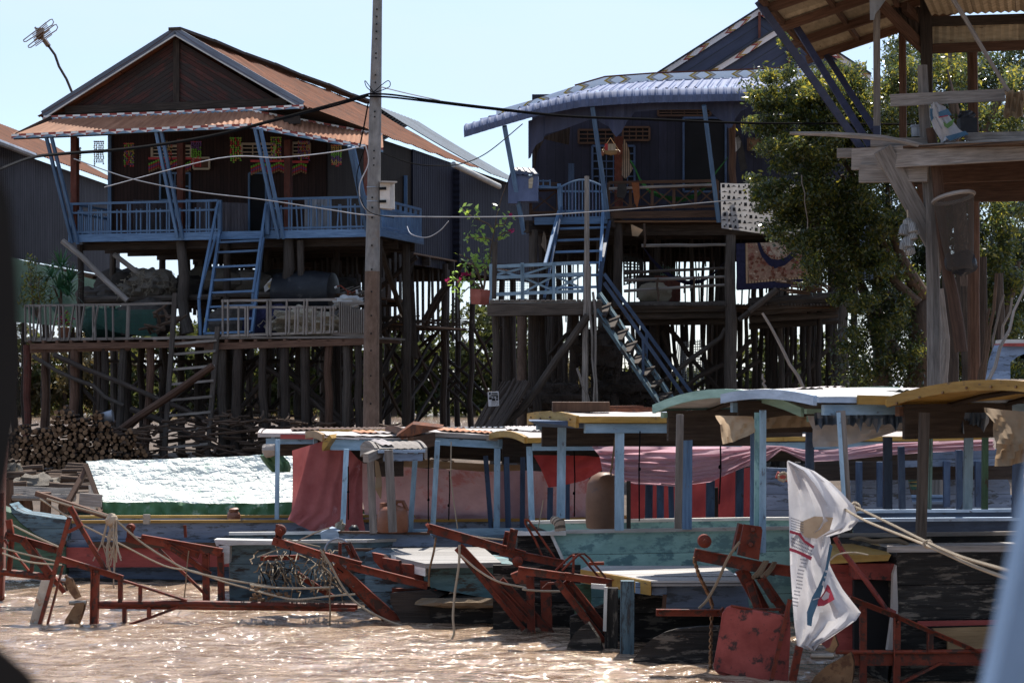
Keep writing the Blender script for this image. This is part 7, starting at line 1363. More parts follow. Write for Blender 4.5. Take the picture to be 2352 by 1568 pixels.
def prop(t,c,blades,m='bronze'):
    P=thing('propeller',None,None,c-t.location); P.parent=t
    b=MB(); b.tube([c+V((.06,0,0)),c+V((-.12,0,0))],[.03,.024],10); b.build('hub',M['steel'],P,True)
    for pts,Y in blades:
        b=MB(); b.slab(pts,V((.015,.03,0))); b.build('blade',M[m],P)
def pulley(t,c,r,m='redsteel'):
    b=MB(); b.tube([c+V((0,-.05,0)),c+V((0,-.045,0)),c+V((0,.05,0))],[r*.9,r,r],16); o=b.build('pulley',M[m],t,True); b=MB(); b.tube([c+V((0,-.09,0)),c+V((0,-.05,0))],r*.35,8); b.build('pulley_bolt',M[m],o)
# 1: far left long shaft frame with rudder blade and propeller
Y=22.5; f1=frame('long red steering frame with grey rudder blade and propeller at the lower left',0,3,800,1000,Y)
bars(f1,'frame_bar','redsteel',[(595,150,460,640,34),(460,640,335,1085,30),(540,560,400,1090,14),(600,60,690,230,46),(690,230,905,600,36),(580,275,690,222,28),(515,505,1050,670,50),(1055,690,1600,862,18),(815,600,805,1100,66),(1030,680,1030,875,36),(1065,910,1065,1085,32),(1200,745,1200,870,28),(1275,915,1275,1000,32),(1085,1072,1300,1000,22),(1300,1000,1530,915,22)],0,3,Y,40)
b=MB(); b.tube([ka(0,3,770,890,Y),ka(0,3,1700,888,Y),ka(0,3,2352,902,Y),ka(1,3,400,905,Y+.1),ka(1,3,915,915,Y+.3)],.036,8); b.build('propeller_shaft',M['redsteel'],f1,True); b=MB(); b.tube([ka(0,3,800,915,Y-.02),ka(1,3,900,940,Y+.2)],.02,6); b.build('shaft_brace',M['redsteel'],f1,True)
b=MB(); b.slab(KK(0,3,Y,((350,690),(425,690),(335,1085),(245,1080))),V((0,.03,0))); b.build('rudder_blade',M['steel'],f1)
prop(f1,ka(0,3,690,880,Y),[(KK(0,3,Y-.03,((560,700),(575,655),(605,670),(640,740),(680,830),(640,850),(600,800),(570,750))),Y),(KK(0,3,Y-.03,((650,880),(720,875),(715,930),(690,1010),(650,1100),(540,1100),(560,1020),(610,940))),Y)])
# 2: leftmost
Y=24.2; f2=frame('red frame with horizontal tube at the extreme left edge behind the grey rudder blade',0,3,250,700,Y)
bars(f2,'frame_bar','redsteel',[(45,300,490,430,58),(75,170,95,290,50),(195,335,430,640,62),(430,640,555,790,40),(100,350,80,600,40),(280,480,270,640,28),(35,340,250,610,14),(15,-60,10,840,30)],0,3,Y,50)
b=MB(); b.tube([ka(0,3,-40,610,Y),ka(0,3,330,650,Y),ka(0,3,500,690,Y)],.042,8); b.build('tube',M['redsteel'],f2,True)
prop(f2,ka(0,3,520,690,Y),[(KK(0,3,Y,((560,640),(600,700),(610,760),(570,780),(540,700))),Y)])
# 3
Y=24.3; f3=frame('red frame with round pulley in front of the red hull band',0,3,1800,800,Y)
bars(f3,'frame_bar','redsteel',[(1210,330,1900,450,68),(1085,325,1225,360,60),(1760,450,1765,860,58),(1885,450,1895,860,54),(1420,375,1800,640,46),(1360,420,1745,795,22),(1420,380,1700,470,60)],0,3,Y,50)
b=MB(); b.beam(ka(0,3,1115,230,Y),ka(0,3,1112,340,Y),.07,.05,up=V((0,1,0))); b.build('pulley_bracket',M['redsteel'],f3); pulley(f3,ka(0,3,1118,238,Y-.05),.046)
# 4
Y=22.6; f4=frame('red angled frame with pulley and curved plates left of the bleached stern deck',1,3,1250,1050,Y)
bars(f4,'frame_bar','redsteel',[(205,350,700,500,66,.3,.1),(680,490,950,560,60),(830,560,1520,735,62),(720,560,1320,1100,90,0,.1),(770,640,1250,1110,50,.05,.2),(1215,775,1600,790,46,.1,.1),(1240,800,1340,1090,46,.2,.2),(1350,800,1400,1000,40,.2,.2),(1460,700,1560,900,60,.2,.2),(90,500,420,490,42,.8,.8),(400,630,720,840,46,.8,.8),(250,210,245,330,56,.3,.3)],1,3,Y,50)
pulley(f4,ka(1,3,262,262,Y+.25),.058)
for k,pts in enumerate((((1040,450),(1140,470),(1290,640),(1230,630),(1120,590),(1060,520)),((1130,495),(1270,520),(1290,640),(1200,610),(1140,580)),((1290,545),(1440,560),(1490,700),(1380,690),(1310,640)))):
    b=MB(); b.slab(KK(1,3,Y+.25-.05*k,pts),V((.03,.04,0))); b.build('curved_plate',M['redsteel'],f4)
# 5
Y=21.6; f5=frame('heavy red boom frame with chain bracket reaching over the bleached stern deck',2,3,300,900,Y)
for s in ((1525,240,2000,375,76),(1990,372,2352,475,72),(1780,400,2352,1010,84),(1780,430,2340,1110,44)): bars(f5,'frame_bar','redsteel',[s],1,3,Y,60)
bars(f5,'frame_bar','redsteel',[(0,440,540,545,66),(0,690,450,1160,74),(0,790,235,1040,40),(258,650,268,1180,70),(390,690,405,1215,92),(400,515,560,530,30)],2,3,Y,60)
bars(f5,'bracket_plate','redsteel',[(2260,250,2225,430,70,-.05,-.05),(2200,270,2170,430,40,.1,.1)],1,3,Y,60)
b=MB(); b.tube([ka(2,3,x,y,Y) for x,y in ((375,515),(300,340),(215,200),(212,168),(240,170),(330,290),(500,545))],.013,6); b.build('tiller_hoop',M['redsteel'],f5,True)
pulley(f5,ka(2,3,150,525,Y-.06),.055); b=MB(); b.tube([ka(1,3,1520,240,Y),ka(1,3,1540,225,Y)],.045,10); b.build('boom_end',M['redsteel'],f5)
# 6
Y=20.7; f6=frame('red frame with twin hooped rods and two slanting legs before the yellow edged deck',2,3,900,1200,Y)
bars(f6,'frame_bar','redsteel',[(155,600,560,655,62),(550,650,1035,720,62),(485,690,885,1215,60),(560,690,1010,1250,56,.1,.1),(600,700,930,1120,40,.06,.06),(630,470,625,640,20)],2,3,Y,55)
for o in (0,55):
    b=MB(); b.tube([ka(2,3,x+o,y,Y+.1-o*.003) for x,y in ((475,605),(560,520),(625,465),(665,460),(710,500),(760,560),(850,665))],.012,6); b.build('hooped_rod',M['redsteel'],f6,True)
b=MB(); b.tube([ka(2,3,760,545,Y),ka(2,3,890,542,Y)],.017,7); b.build('cross_pin',M['redsteel'],f6,True); b=MB(); b.slab(KK(2,3,Y-.02,((360,755),(410,710),(465,710),(465,722),(412,725))),V((0,.08,0))); b.build('step_plate',M['redsteel'],f6)
b=MB(); b.slab(KK(2,3,Y+.3,((90,640),(150,615),(220,630),(225,720),(130,715))),V((.0,.15,0))); b.build('bracket_plate',M['redsteel'],f6)
# 7
Y=19.0; f7=frame('thick red boom with round pulley and bolted plate above the red rudder',2,3,2000,900,Y)
bars(f7,'frame_bar','redsteel',[(1660,465,2352,600,98),(2060,590,2250,940,110,.1,.1),(2230,660,2352,860,70,-.1,-.1),(1335,962,1940,965,56,-.2,-.2),(1880,940,1935,1000,70,-.22,-.22)],2,3,Y,60); bars(f7,'frame_bar','redsteel',[(0,560,360,610,90),(100,665,310,965,75,-.05,-.05),(0,700,80,930,70),(-100,936,270,936,18,-.4,-.4)],3,3,Y,60)
pulley(f7,ka(2,3,1748,352,Y-.05),.06); b=MB(); b.slab(KK(2,3,Y-.1,((2085,210),(2235,230),(2245,260),(2215,515),(2030,470))),V((0,.06,0))); b.slab(KK(2,3,Y+.05,((2045,205),(2085,215),(2020,440),(1995,430))),V((0,.15,0))); o=b.build('bracket_plate',M['redsteel'],f7)
for x,y in ((2163,255),(2145,383)): b=MB(); b.tube([ka(2,3,x,y,Y-.16),ka(2,3,x,y,Y-.09)],[.018,.024],8); b.build('bolt',M['redsteel'],o)
def chain(pts,lab,n,m='redsteel',r=.013):
    b=MB(); 
    for k in range(n):
        t=k/(n-1)*(len(pts)-1); q=min(int(t),len(pts)-2); c=pts[q].lerp(pts[q+1],t-q); d=(pts[q+1]-pts[q]).normalized(); x=V((1,0,0)) if k%2 else V((0,1,0)); x=(x-d*x.dot(d)).normalized()
        b.tube([c+d*r*1.5*math.cos(a)+x*r*.8*math.sin(a) for a in [i/8*6.2832 for i in range(9)]],.009,4,False)
    return tag(b.build('chain',M[m]),lab,'chain')
chain(KK(2,3,18.9,((1660,510),(1700,640),(1750,740),(1790,820),(1815,900),(1805,1120),(1802,1300),(1800,1430))),'rusty chain hanging from the thick red boom into the water',46,'bronze')
RD=thing('red_rudder','big red oxide rudder plate with dark rust spots standing in the water','rudder',ka(2,3,2000,1500,18.4))
b=MB(); b.slab(KK(2,3,18.5,((1975,905),(1940,920),(1905,970),(1870,1180),(1828,1420),(1835,1455),(1870,1490),(2100,1540),(2352,1600)))+KK(3,3,18.3,((330,1620),(355,1150),(345,860),(312,992))),V((0,.04,0))); b.build('plate',M['redrud'],RD)
b=MB(); b.tube([ka(2,3,1975,905,18.46),ka(2,3,2352,975,18.4),ka(3,3,310,990,18.28)],.012,4); b.build('plate_edge',M['redsteel'],RD); b=MB(); b.beam(ka(3,3,350,850,18.3),ka(3,3,185,1567,18.2),.035,.03,up=V((0,1,0))); b.beam(ka(3,3,430,1250,18.1),ka(3,3,360,1600,18.1),.06,.06,up=V((0,1,0))); b.build('rudder_stock',M['redsteel'],RD)
# 8
Y=17.6; f8=frame('nearest red frame with long shaft, big propeller and mooring ropes at the lower right',3,3,1100,1500,Y)
bars(f8,'frame_bar','redsteel',[(865,840,1270,1000,46),(1270,1000,1880,1265,40),(1880,1265,1965,1310,40),(975,905,975,1620,56),(1265,1005,1262,1620,54),(1550,1140,1548,1300,46),(1290,1570,1640,1390,22),(1640,1390,2060,1410,18)],3,3,Y,50)
b=MB(); b.tube([ka(3,3,740,1300,Y-.05),ka(3,3,1400,1300,Y-.05),ka(3,3,2090,1290,Y-.05)],.018,8); b.build('propeller_shaft',M['redsteel'],f8,True); b=MB(); b.beam(ka(3,3,890,1350,Y),ka(3,3,2090,1350,Y),.12,.05,up=V((0,1,0))); b.build('frame_bar',M['redsteel'],f8)
b=MB(); b.tube([ka(3,3,x,y,Y) for x,y in ((735,320),(800,440),(1000,690),(1170,930),(1250,970))],.022,8); b.build('tiller_tube',M['redrud'],f8,True)
b=MB(); b.tube([ka(3,2,x,y,17.3) for x,y in ((235,1170),(300,1195),(520,1290),(700,1370),(860,1445))],[.03,.024,.02,.02,.024],8); b.build('tiller_tube',M['redrud'],f8,True)
prop(f8,ka(3,3,655,1335,Y-.2),[(KK(3,3,Y-.3,((500,1620),(560,1510),(660,1420),(800,1340),(870,1300),(895,1380),(890,1500),(870,1620))),Y),(KK(3,3,Y-.1,((640,1280),(690,1260),(730,1150),(760,1240),(720,1310))),Y)])
# white printed bag on the red tube
BG=thing('plastic_bag','white printed plastic bag flapping on the nearest red frame','plastic bag',ka(3,3,500,1290,17.1))
KB=lambda x,y,Y=17.1: ka(3,3,x,y,Y)
prof=[(-330,325,340),(-250,325,560),(-150,330,700),(-60,335,790),(60,340,900),(180,342,940),(250,345,870),(310,345,690),(360,347,700),(460,350,690),(560,352,690),(660,358,740),(760,365,800),(860,372,880),(960,380,958),(1030,385,915),(1100,392,820),(1180,402,700),(1245,410,590),(1285,530,560)]
rows=[]
for k,(y,x0,x1) in enumerate(prof):
    rows.append([KB(x0+(x1-x0)*i/18,y+6*math.sin(i*1.1+k),17.1-.10*math.sin(math.pi*i/18)+.05*math.sin(i*.9+k*.5)+.03*MN.noise(V((i*.5,k*.5,1)))) for i in range(19)])
b=MB(); b.loft(rows); b.build('film',M['bag'],BG,True)
def decal(name,pts,m,Y=16.93): b=MB(); b.face([KB(x,y,Y) for x,y in pts]); return b.build(name,M[m],BG)
decal('printed_band',((348,258),(440,285),(480,345),(558,395),(552,418),(470,365),(425,305),(348,282)),'bagred'); decal('printed_band',((346,408),(400,425),(470,455),(540,488),(530,518),(460,480),(400,452),(346,436)),'bagred')
decal('printed_logo',((690,372),(715,395),(690,520),(660,660),(610,830),(545,1000),(535,1080),(497,1070),(495,960),(540,830),(590,740),(650,600)),'bagblue'); decal('printed_logo',((670,720),(690,740),(732,850),(640,905),(585,910),(590,860),(640,790)),'bagred',16.92); decal('printed_logo',((660,780),(690,800),(680,840),(640,860),(620,840)),'bag',16.91); decal('printed_logo',((440,190),(560,140),(720,150),(690,260),(580,330),(480,320),(435,260)),'bagtan',16.95)
decal('logo_lettering',((632,690),(650,700),(640,735),(622,728)),'bag',16.9); decal('logo_lettering',((645,650),(668,655),(662,672),(642,668)),'bag',16.9); decal('logo_lettering',((655,600),(676,606),(670,624),(652,618)),'bag',16.9); decal('logo_lettering',((545,850),(600,835),(602,842),(547,858)),'bag',16.9)
b=MB()
for k in range(15):
    y=470+k*30; x0=470-k*6+ru(-8,8); 
    for q in range(6): b.face([KB(x0-20+q*9,y+q*2,16.94),KB(x0-14+q*9,y+q*2,16.94),KB(x0-15+q*9,y+13+q*2,16.94),KB(x0-21+q*9,y+13+q*2,16.94)])
for k in range(5):
    for q in range(12): b.face([KB(360+q*9,150+k*22+q*3,16.94),KB(366+q*9,151+k*22+q*3,16.94),KB(366+q*9,162+k*22+q*3,16.94),KB(360+q*9,161+k*22+q*3,16.94)])
for k in range(3):
    for q in range(14): b.face([KB(362+q*13,320+k*30+q*6,16.94),KB(371+q*13,322+k*30+q*6,16.94),KB(370+q*13,334+k*30+q*6,16.94),KB(361+q*13,332+k*30+q*6,16.94)])
b.build('printed_lettering',M['baggrey'],BG)
# red and white ropes
def rope(pts,r,m,lab,n=6,cat='rope',name='rope',sag=0,group=None):
    P=[]
    for k in range(len(pts)-1):
        for s in range(n): 
            t=s/n; p0=pts[max(k-1,0)];p1=pts[k];p2=pts[k+1];p3=pts[min(k+2,len(pts)-1)]
            P.append(.5*((2*p1)+(p2-p0)*t+(2*p0-5*p1+4*p2-p3)*t*t+(3*p1-p0-3*p2+p3)*t*t*t))
    P.append(pts[-1]); b=MB(); b.tube(P,r*(1 if cat=='cable' else .62),5); return tag(b.build(name,M[m],smooth=True),lab,cat,group)
def rk(i,j,Y,pts,r,m,lab,**k): return rope(KK(i,j,Y,pts),r,m,lab,**k)
MG='mooring ropes between the boats'
rope([ka(3,2,900,1440,17.2),ka(3,3,1200,200,16),ka(3,3,1500,350,14.5),ka(3,3,1800,480,12.5),ka(3,3,2250,615,10),ka(3,3,2700,760,7.5)],.017,'rope','upper pale mooring rope running right from the red tube end',group=MG)
rope([ka(3,2,780,1440,17.2),ka(3,3,1000,180,16.4),ka(3,3,1500,380,14.4),ka(3,3,1900,555,12),ka(3,3,2240,680,10),ka(3,3,2700,850,7.5)],.017,'rope','lower pale mooring rope running right below its twin',group=MG)
for c,r_,lab in ((ka(3,2,905,1445,17.15),.04,'pale rope knot at the end of the red tube'),(ka(3,3,1530,375,14.3),.03,'pale knot joining the two mooring ropes at right'),(ka(3,2,290,1190,17.2),.04,'pale brown knot holding the printed bag on the red tube')):
    b=MB()
    for k in range(7): a=ru(0,6.28); b.tube([c+V((r_*math.cos(a+t),ru(-.3,.3)*r_*2,r_*math.sin(a+t)*ru(.6,1))) for t in (0,1,2,3,4)],r_*.22,5)
    tag(b.build('rope_knot',M['rope'],smooth=True),lab,'knot')
rk(3,3,19.2,((860,350),(950,330),(1060,355),(1200,345),(1280,350),(1360,385)),.035,'rope2','grey brown rope bundle sagging along the navy hull')
rk(3,3,17.5,((690,520),(760,465),(900,450),(1020,470)),.012,'rope','thin tan rope arching over the yellow stern deck')
rk(3,3,18.5,((800,760),(900,800),(1050,830),(1200,840)),.014,'rope2','slack rope across the dark red stern opening')
rk(0,3,22.9,((340,-10),(590,150),(700,210),(1000,360),(1400,560),(1660,610),(1950,710),(2352,810)),.017,'rope','lower pale rope slanting from the rusty pole to the tangled frame',group=MG)
rk(0,3,22.7,((400,-10),(600,50),(940,150),(1100,270),(1220,370),(1420,500),(1640,610),(2000,690),(2352,745)),.02,'rope','upper pale rope slanting past the red hull band',group=MG)
b=MB(); b.beam(ka(0,2,310,1330,23),ka(0,3,950,155,22.8),.06,.05); tag(b.build('bamboo_spar',M['brown']),'brown bamboo spar slanting from the left bank to the rope knot','spar')
b=MB(); c=ka(0,3,955,170,22.7)
for k in range(16): q=c+V((ru(-.06,.06),ru(-.05,.05),0)); b.tube([q,q+V((ru(-.1,.1),0,-ru(.15,.3))),q+V((ru(-.16,.1),0,-ru(.4,.75)))],.008,3)
b.blob(c,.07,.06,.07,8,6,.2); tag(b.build('frayed_rope_end',M['rope']),'frayed pale rope tail hanging from the bamboo spar tip','rope')
rk(0,3,24.1,((110,215),(300,310),(500,400)),.02,'rope','straight pale rope behind the left red frame',group=MG); rk(0,3,23.9,((20,410),(200,460),(480,525)),.018,'rope','pale rope crossing low behind the left red frame, upper of two',group=MG); rk(0,3,23.9,((20,455),(250,530),(530,555)),.018,'rope','pale rope crossing low behind the left red frame, lower of two',group=MG)
rk(0,3,23.8,((1615,435),(1600,560),(1590,700),(1575,840)),.012,'rope2','short brown rope hanging from the pulley frame to the water')
rk(1,3,22.5,((0,725),(200,750),(450,755),(720,745)),.02,'rope','pale rope level across the tangled frame',group=MG); rk(1,3,22.5,((0,765),(200,815),(400,850),(700,820),(900,805)),.018,'rope','pale rope sagging under the tangled frame',group=MG)
rk(1,3,22.3,((600,420),(690,560),(790,740),(900,870),(1050,970),(1250,1060),(1420,1090),(1560,1065)),.02,'rope','pale rope curving down beside the slanting red leg into the water',group=MG)
rk(1,3,22.3,((640,430),(620,560),(690,640),(680,800),(685,950),(680,1110)),.014,'rope2','knotted brown rope hanging to the water left of the slanting red leg')
rk(1,3,21.4,((1790,390),(1785,560),(1750,800),(1735,1000),(1745,1130),(1725,1190)),.022,'rope','pale rope dropping from the heavy boom to the water')
rk(1,3,21.5,((1590,320),(1570,450),(1535,600),(1530,740)),.02,'bronze','thin rusty chain like cord hanging left of the pale rope')
rope(KK(1,3,21.4,((1800,470),(1950,600),(2130,700),(2352,750)))+KK(2,3,21.2,((200,765),(350,778),(530,780))),.018,'rope','pale rope looping from the heavy boom to the twin hooped frame',group=MG)
rk(1,3,21.9,((1830,300),(2000,325),(2200,345)),.018,'rope','short pale rope along the top of the heavy boom')
rk(2,3,18.8,((2050,360),(1950,500),(1870,680),(1800,810),(1760,870),(1700,930)),.022,'rope2','grey rope tied from the bolted plate down to the chain')
for k in range(4): rk(2,3,18.85,((2260+k*12,520),(2210+k*14,600),(2160+k*18,660),(2200+k*20,668),(2290+k*12,600),(2340+k*8,530)),.016,'rope2',('grey rope coil hitched round the thick red boom, '+('first','second','third','last')[k]+' turn from the left'))
rk(2,3,22.4,((370,0),(350,120),(325,245)),.01,'rope','thin pale cord tied under the red sling')
# tangled rope heap on frame 4
TG=thing('rope_tangle','messy tangle of frayed ropes and twigs on the red frame left of centre','rope tangle',ka(1,3,350,800,22.8))
for nm,m,n_,r_ in (('rope_strands','rope',34,.006),('old_strands','rope2',22,.007),('dark_strands','wire',10,.007)):
    b=MB()
    for k in range(n_):
        x,y=random.choice((ru(60,330),ru(280,420),ru(580,720),ru(60,760))),ru(400,660); pts=[ka(1,3,x,y,22.8+ru(-.3,.4))]
        dx=ru(-140,140)
        for s in range(5): x+=dx*.3+ru(-30,30); y+=ru(-10,75); pts.append(ka(1,3,x,min(880,y),22.8+ru(-.3,.4)))
        b.tube(pts,r_,4)
    b.build(nm,M[m],TG)['kind']='stuff'
b=MB()
for k in range(26): c=ka(1,3,ru(0,330),ru(740,860),22.5+ru(0,.2)); b.blob(c,.025,.025,.02,6,5,.3,3,k)
b.build('dry_lumps',M['logend'],TG,True)['kind']='stuff'
rk(1,3,22.6,((290,330),(450,370),(600,400)),.012,'rope','thin cord from the left pulley to the frame'); rk(1,3,22.9,((60,490),(300,400),(560,280),(680,240)),.013,'rope','pale cord rising to the pale blue stern post')
WB=thing('wheel_rim','grey perforated wheel rim with red bracket behind the tangled frame','wheel rim',ka(1,3,760,480,23.6)); b=MB(); c=ka(1,3,750,440,23.6); b.tube([c+V((.14*math.cos(a),0,.14*math.sin(a))) for a in [i/24*6.2832 for i in range(25)]],.014,6,False); b.build('rim',M['galv'],WB,True); b=MB(); b.tube([ka(1,3,x,y,23.3) for x,y in ((770,490),(770,370),(850,370),(930,530))],.025,5); b.tube([ka(1,3,820,390,23.3),ka(1,3,880,500,23.3)],.02,5); b.build('bracket',M['redsteel'],WB)
# ================================================================ CONCRETE POLE, METER BOX, CABLES
Yp=43.5; UP=thing('utility_pole','tall tapering concrete pole with a mud stained base standing before the left house','utility pole',down(at(850,1100,Yp),.2))
pt=at(868,-60,Yp); pm=at(855,623,Yp); pb=at(852,1060,Yp); b=MB(); b.tube([pt,at(866,60,Yp),at(862,250,Yp),pm],[.092,.10,.125,.148],14); b.build('shaft',M['concrete'],UP,True); b=MB(); b.tube([pm,at(853,800,Yp),pb],[.149,.158,.168],14); b.build('stained_base',M['mud'],UP,True)
b=MB()
for y in (20,37,54,71,88,121,132,171,188,255,267,345,362,378): 
    b.beam(at(866-.02*y,y,Yp-.115-y*.00005),at(866-.02*y,y+3.2,Yp-.115-y*.00005),.03,.02,up=V((0,1,0)))
for y in (452,475,498,562,617,668,723,764,803,861,925): b.beam(at(855-.008*(y-452),y,Yp-.16),at(855-.008*(y-452),y+3.4,Yp-.16),.032,.03,up=V((0,1,0)))
b.build('bolt_holes',M['black'],UP)['kind']='stuff'
MBx=thing('meter_box','ivory electricity meter box strapped to the concrete pole','meter box',at(888,478,Yp)); Bk=lambda x,y,Y=Yp-.1: ka(1,1,x,y,Y)
b=MB(); b.slab([Bk(1110,70),Bk(1195,64),Bk(1195,290),Bk(1110,282)],V((.02,.36,0))); b.slab([Bk(1194,64),Bk(1232,66,Yp+.1),Bk(1234,288,Yp+.1),Bk(1194,290)],V((0,.2,0))); b.build('case',M['box'],MBx)
b=MB(); b.beam(Bk(1108,62),Bk(1240,66,Yp),.36,.03); b.build('lid',M['box'],MBx)
for y in (117,227): b=MB(); b.beam(Bk(1105,y,Yp-.12),Bk(1165,y-2,Yp-.12),.03,.055,up=V((0,0,1))); b.build('bracket',M['black'],MBx); 
for y in (104,224): b=MB(); b.tube([at(856.5+13.4*math.cos(a),(K(1,1,0,y)[1]),Yp+.15*math.sin(a)) for a in [i/16*6.2832 for i in range(17)]],.012,4,False); b.build('strap',M['galv'],MBx)
def wire(pts,r,m,lab,n=8): return rope([at(*p) for p in pts],r,m,lab,n,'cable','cable',group='overhead cables')
for dz,lab in ((0,'upper strand of the thick black cable from the pole to lower left'),(5,'lower strand of the thick black cable from the pole to lower left')):
    wire([(-20,398-dz*.3,30),(70,362+dz*.2,34),(150,352+dz*.3,36),(300,340+dz*.4,38),(480,312+dz*.5,40),(640,272+dz*.6,41.5),(760,240+dz,42.6),(846,216+dz*.8,43.3)],.022,'wire',lab)
for dz,lab in ((0,'upper strand of the thick black cable crossing to the navy house'),(6,'lower strand of the thick black cable crossing to the navy house')):
    wire([(846,216+dz,43.3),(900,218+dz,43.3),(1000,232+dz*.6,43),(1130,248+dz*.5,42.6),(1300,266+dz*.3,42),(1500,274+dz*.3,41.5),(1700,282+dz*.2,41),(1900,284,41),(2100,286,41)],.02,'wire',lab)
wire([(875,200,43.3),(940,216,43.2),(1010,231,43)],.012,'wirew','thin pale cable joining the thick cable right of the pole')
wire([(170,365,48),(300,410,47),(450,440,46),(600,458,45),(760,482,44),(848,494,43.3),(1000,498,43.4),(1180,497,44),(1340,488,45),(1500,476,45.5),(1700,458,46)],.013,'wirew','long pale cable sagging across both houses at railing height')
wire([(240,430,50),(500,364,47),(640,362,45.5),(760,350,44.5),(840,335,43.4)],.012,'wirew','pale cable sagging under the verandah eave to the pole')
wire([(875,350,43.4),(940,374,43.6),(1000,381,44),(1060,376,45),(1120,350,46),(1200,285,48)],.012,'wire','thin cable from the pole up to the navy awning')
wire([(846,235,43.3),(836,290,43.3),(826,338,43.3)],.016,'wire','short black cable dropping from the pole to the verandah fascia')
wire([(840,335,43.2),(846,375,43.2),(826,425,43.2),(832,470,43.2),(858,494,43.2)],.012,'wirew','white cable looping down beside the meter box'); wire([(838,340,43.2),(820,400,43.2),(826,450,43.2),(850,488,43.1),(905,500,43.2)],.01,'wire','black cable looping down to the meter box')
for x,y,lab in ((845,200,'small cable loop on the left of the pole'),(880,200,'round cable loop on the right of the pole')):
    wire([(858,212,43.2),(x-4+ (14 if x>860 else -2),y-14,43.2),(x+ (14 if x>860 else -3),y,43.2),(858,214,43.2)],.009,'wire',lab)
wire([(935,520,46),(945,538,45.8),(980,545,45.6),(1010,530,45.4),(1030,508,45.2)],.01,'wirew','short slack white cord hanging under the long pale cable')
# notice on post
NB=thing('paper_notice','white printed paper notice nailed to a stilt left of the diagonal log','notice',ka(1,2,2085,585,47)); b=MB(); Yn=46.2; b.slab(KK(1,2,Yn,((2032,465),(2125,458),(2132,582),(2040,588))),V((0,.02,0))); b.build('sheet',M['paper'],NB)
b=MB(); NP=lambda x,y: ka(1,2,x,y,Yn-.012)
for x,y,w_,h_ in ((2043,468,16,20),(2066,470,52,9),(2064,484,56,8),(2048,496,74,6),(2044,508,24,20),(2076,506,16,8),(2070,518,28,22),(2104,500,18,16),(2104,520,18,16)): b.face([NP(x,y),NP(x+w_,y),NP(x+w_,y+h_),NP(x,y+h_)])
b.build('printed_blocks',M['ink'],NB)
txt=bpy.data.curves.new('printed_numbers','FONT'); txt.body='078 45 67 28\n092 53 75 25\n097 8 243 242'; txt.size=.036; txt.space_line=.85; txt.materials.append(M['ink']); o0=bpy.data.objects.new('tmp',txt); COL.objects.link(o0); me=bpy.data.meshes.new_from_object(o0.evaluated_get(bpy.context.evaluated_depsgraph_get())); bpy.data.objects.remove(o0); ob=bpy.data.objects.new('printed_numbers',me); COL.objects.link(ob); ob.rotation_euler=(math.pi/2,0,0); p=NP(2064,553); ob.location=p-NB.location; ob.parent=NB
# ================================================================ FIREWOOD, BANK CLUTTER
def mklog(l,r):
    b=MB(); b.tube([V((0,0,0)),V((ru(-.02,.02),l*.5,ru(-.02,.02))),V((0,l,0))],[r,r*.95,r],8,False); b.mi=1; ring=[V((r*math.cos(k/8*6.2832),-.001,r*math.sin(k/8*6.2832))) for k in range(8)]; b.face(ring[::-1]); b.face([p+V((0,l+.002,0)) for p in ring]); return b
Yf=50; lx0,lx1=at(8,0,Yf).x,at(335,0,Yf).x; lab='sawn firewood log stacked under the left house with its round end showing'
pr=[]; 
for k in range(6):
    o=mklog(ru(.55,.8),.05).build('firewood_log',[M['log'],M['logend']],base=(0,0,0)); tag(o,lab,'log','firewood logs stacked under the left house'); pr.append(o)
pos=[]; z=.3; r_=0
while z<2.0:
    x=lx0+ru(0,.1); xm=lx1-max(0,(z-.9))*.55
    while x<xm:
        s=ru(.45,1.25)
        if z<1.62+.22*math.sin(x*2.3)+.15*math.sin(x*7): pos.append((s,x,z+ru(-.02,.02)))
        x+=.10*s+ru(.01,.05)
    z+=.085; r_+=1
pos.sort(key=lambda q:-q[0]); RB=MB()
for i,(s,x,z) in enumerate(pos):
    if i<290:
        o=pr[i%6] if i<6 else pr[i%6].copy()
        if i>=6: COL.objects.link(o)
        o.location=(x,Yf+ru(-.14,.12),z+ru(-.02,.02)); o.scale=(s,1,s); o.rotation_euler=(ru(-.06,.06),ru(0,6),ru(-.14,.14))
    else:
        q=V((x,Yf+ru(-.1,.15),z)); RB.mi=0; d=V((ru(-.1,.1),.7,ru(-.03,.03))); RB.tube([q,q+d],.05*s,6,False); RB.mi=1; RB.face([q+V((.05*s*math.cos(-k),0,.05*s*math.sin(-k))) for k in (0,1.05,2.1,3.14,4.19,5.24)])
tag(RB.build('firewood_rest',[M['log'],M['logend']]),'thinner sticks filling the firewood stack under the left house','firewood',kind='stuff')
HW=MB()
for k in range(620):
    u=R()**.8; x=at(300+u*700,0,51).x; zt=(1.5-.7*abs(u-.35)*1.2); p=V((x,ru(49.5,53.5),.35+R()*zt)); a=ru(0,6.28); d=V((math.cos(a),math.sin(a)*.6,ru(-.25,.25)))*ru(.35,.9); HW.pole(p,p+d,ru(.02,.05),.02,5,2,.06)
tag(HW.build('branch_heap',M['log'],smooth=True),'loose sunlit branches heaped under the left house right of the firewood stack','branches','',kind='stuff')
b=MB()
for k in range(70):
    c=V((at(ru(0,330),0,46).x,ru(42,48.5),.4+ru(0,.3))); a=ru(-.4,.4); b.pole(c,c+V((ru(.6,1.5)*math.cos(a),ru(-.3,.3),ru(-.08,.08))),ru(.03,.09),ru(.03,.07),7,3,.05)
tag(b.build('log_pile',M['log'],smooth=True),'sunlit split logs lying on the bank left of the tarpaulin tent','logs')
lump('net_heap','brown brushwood and net heap on the bank at the far left edge','heap',at(18,1110,44),(.4,.4,.35),'net',71,.35,3.5)
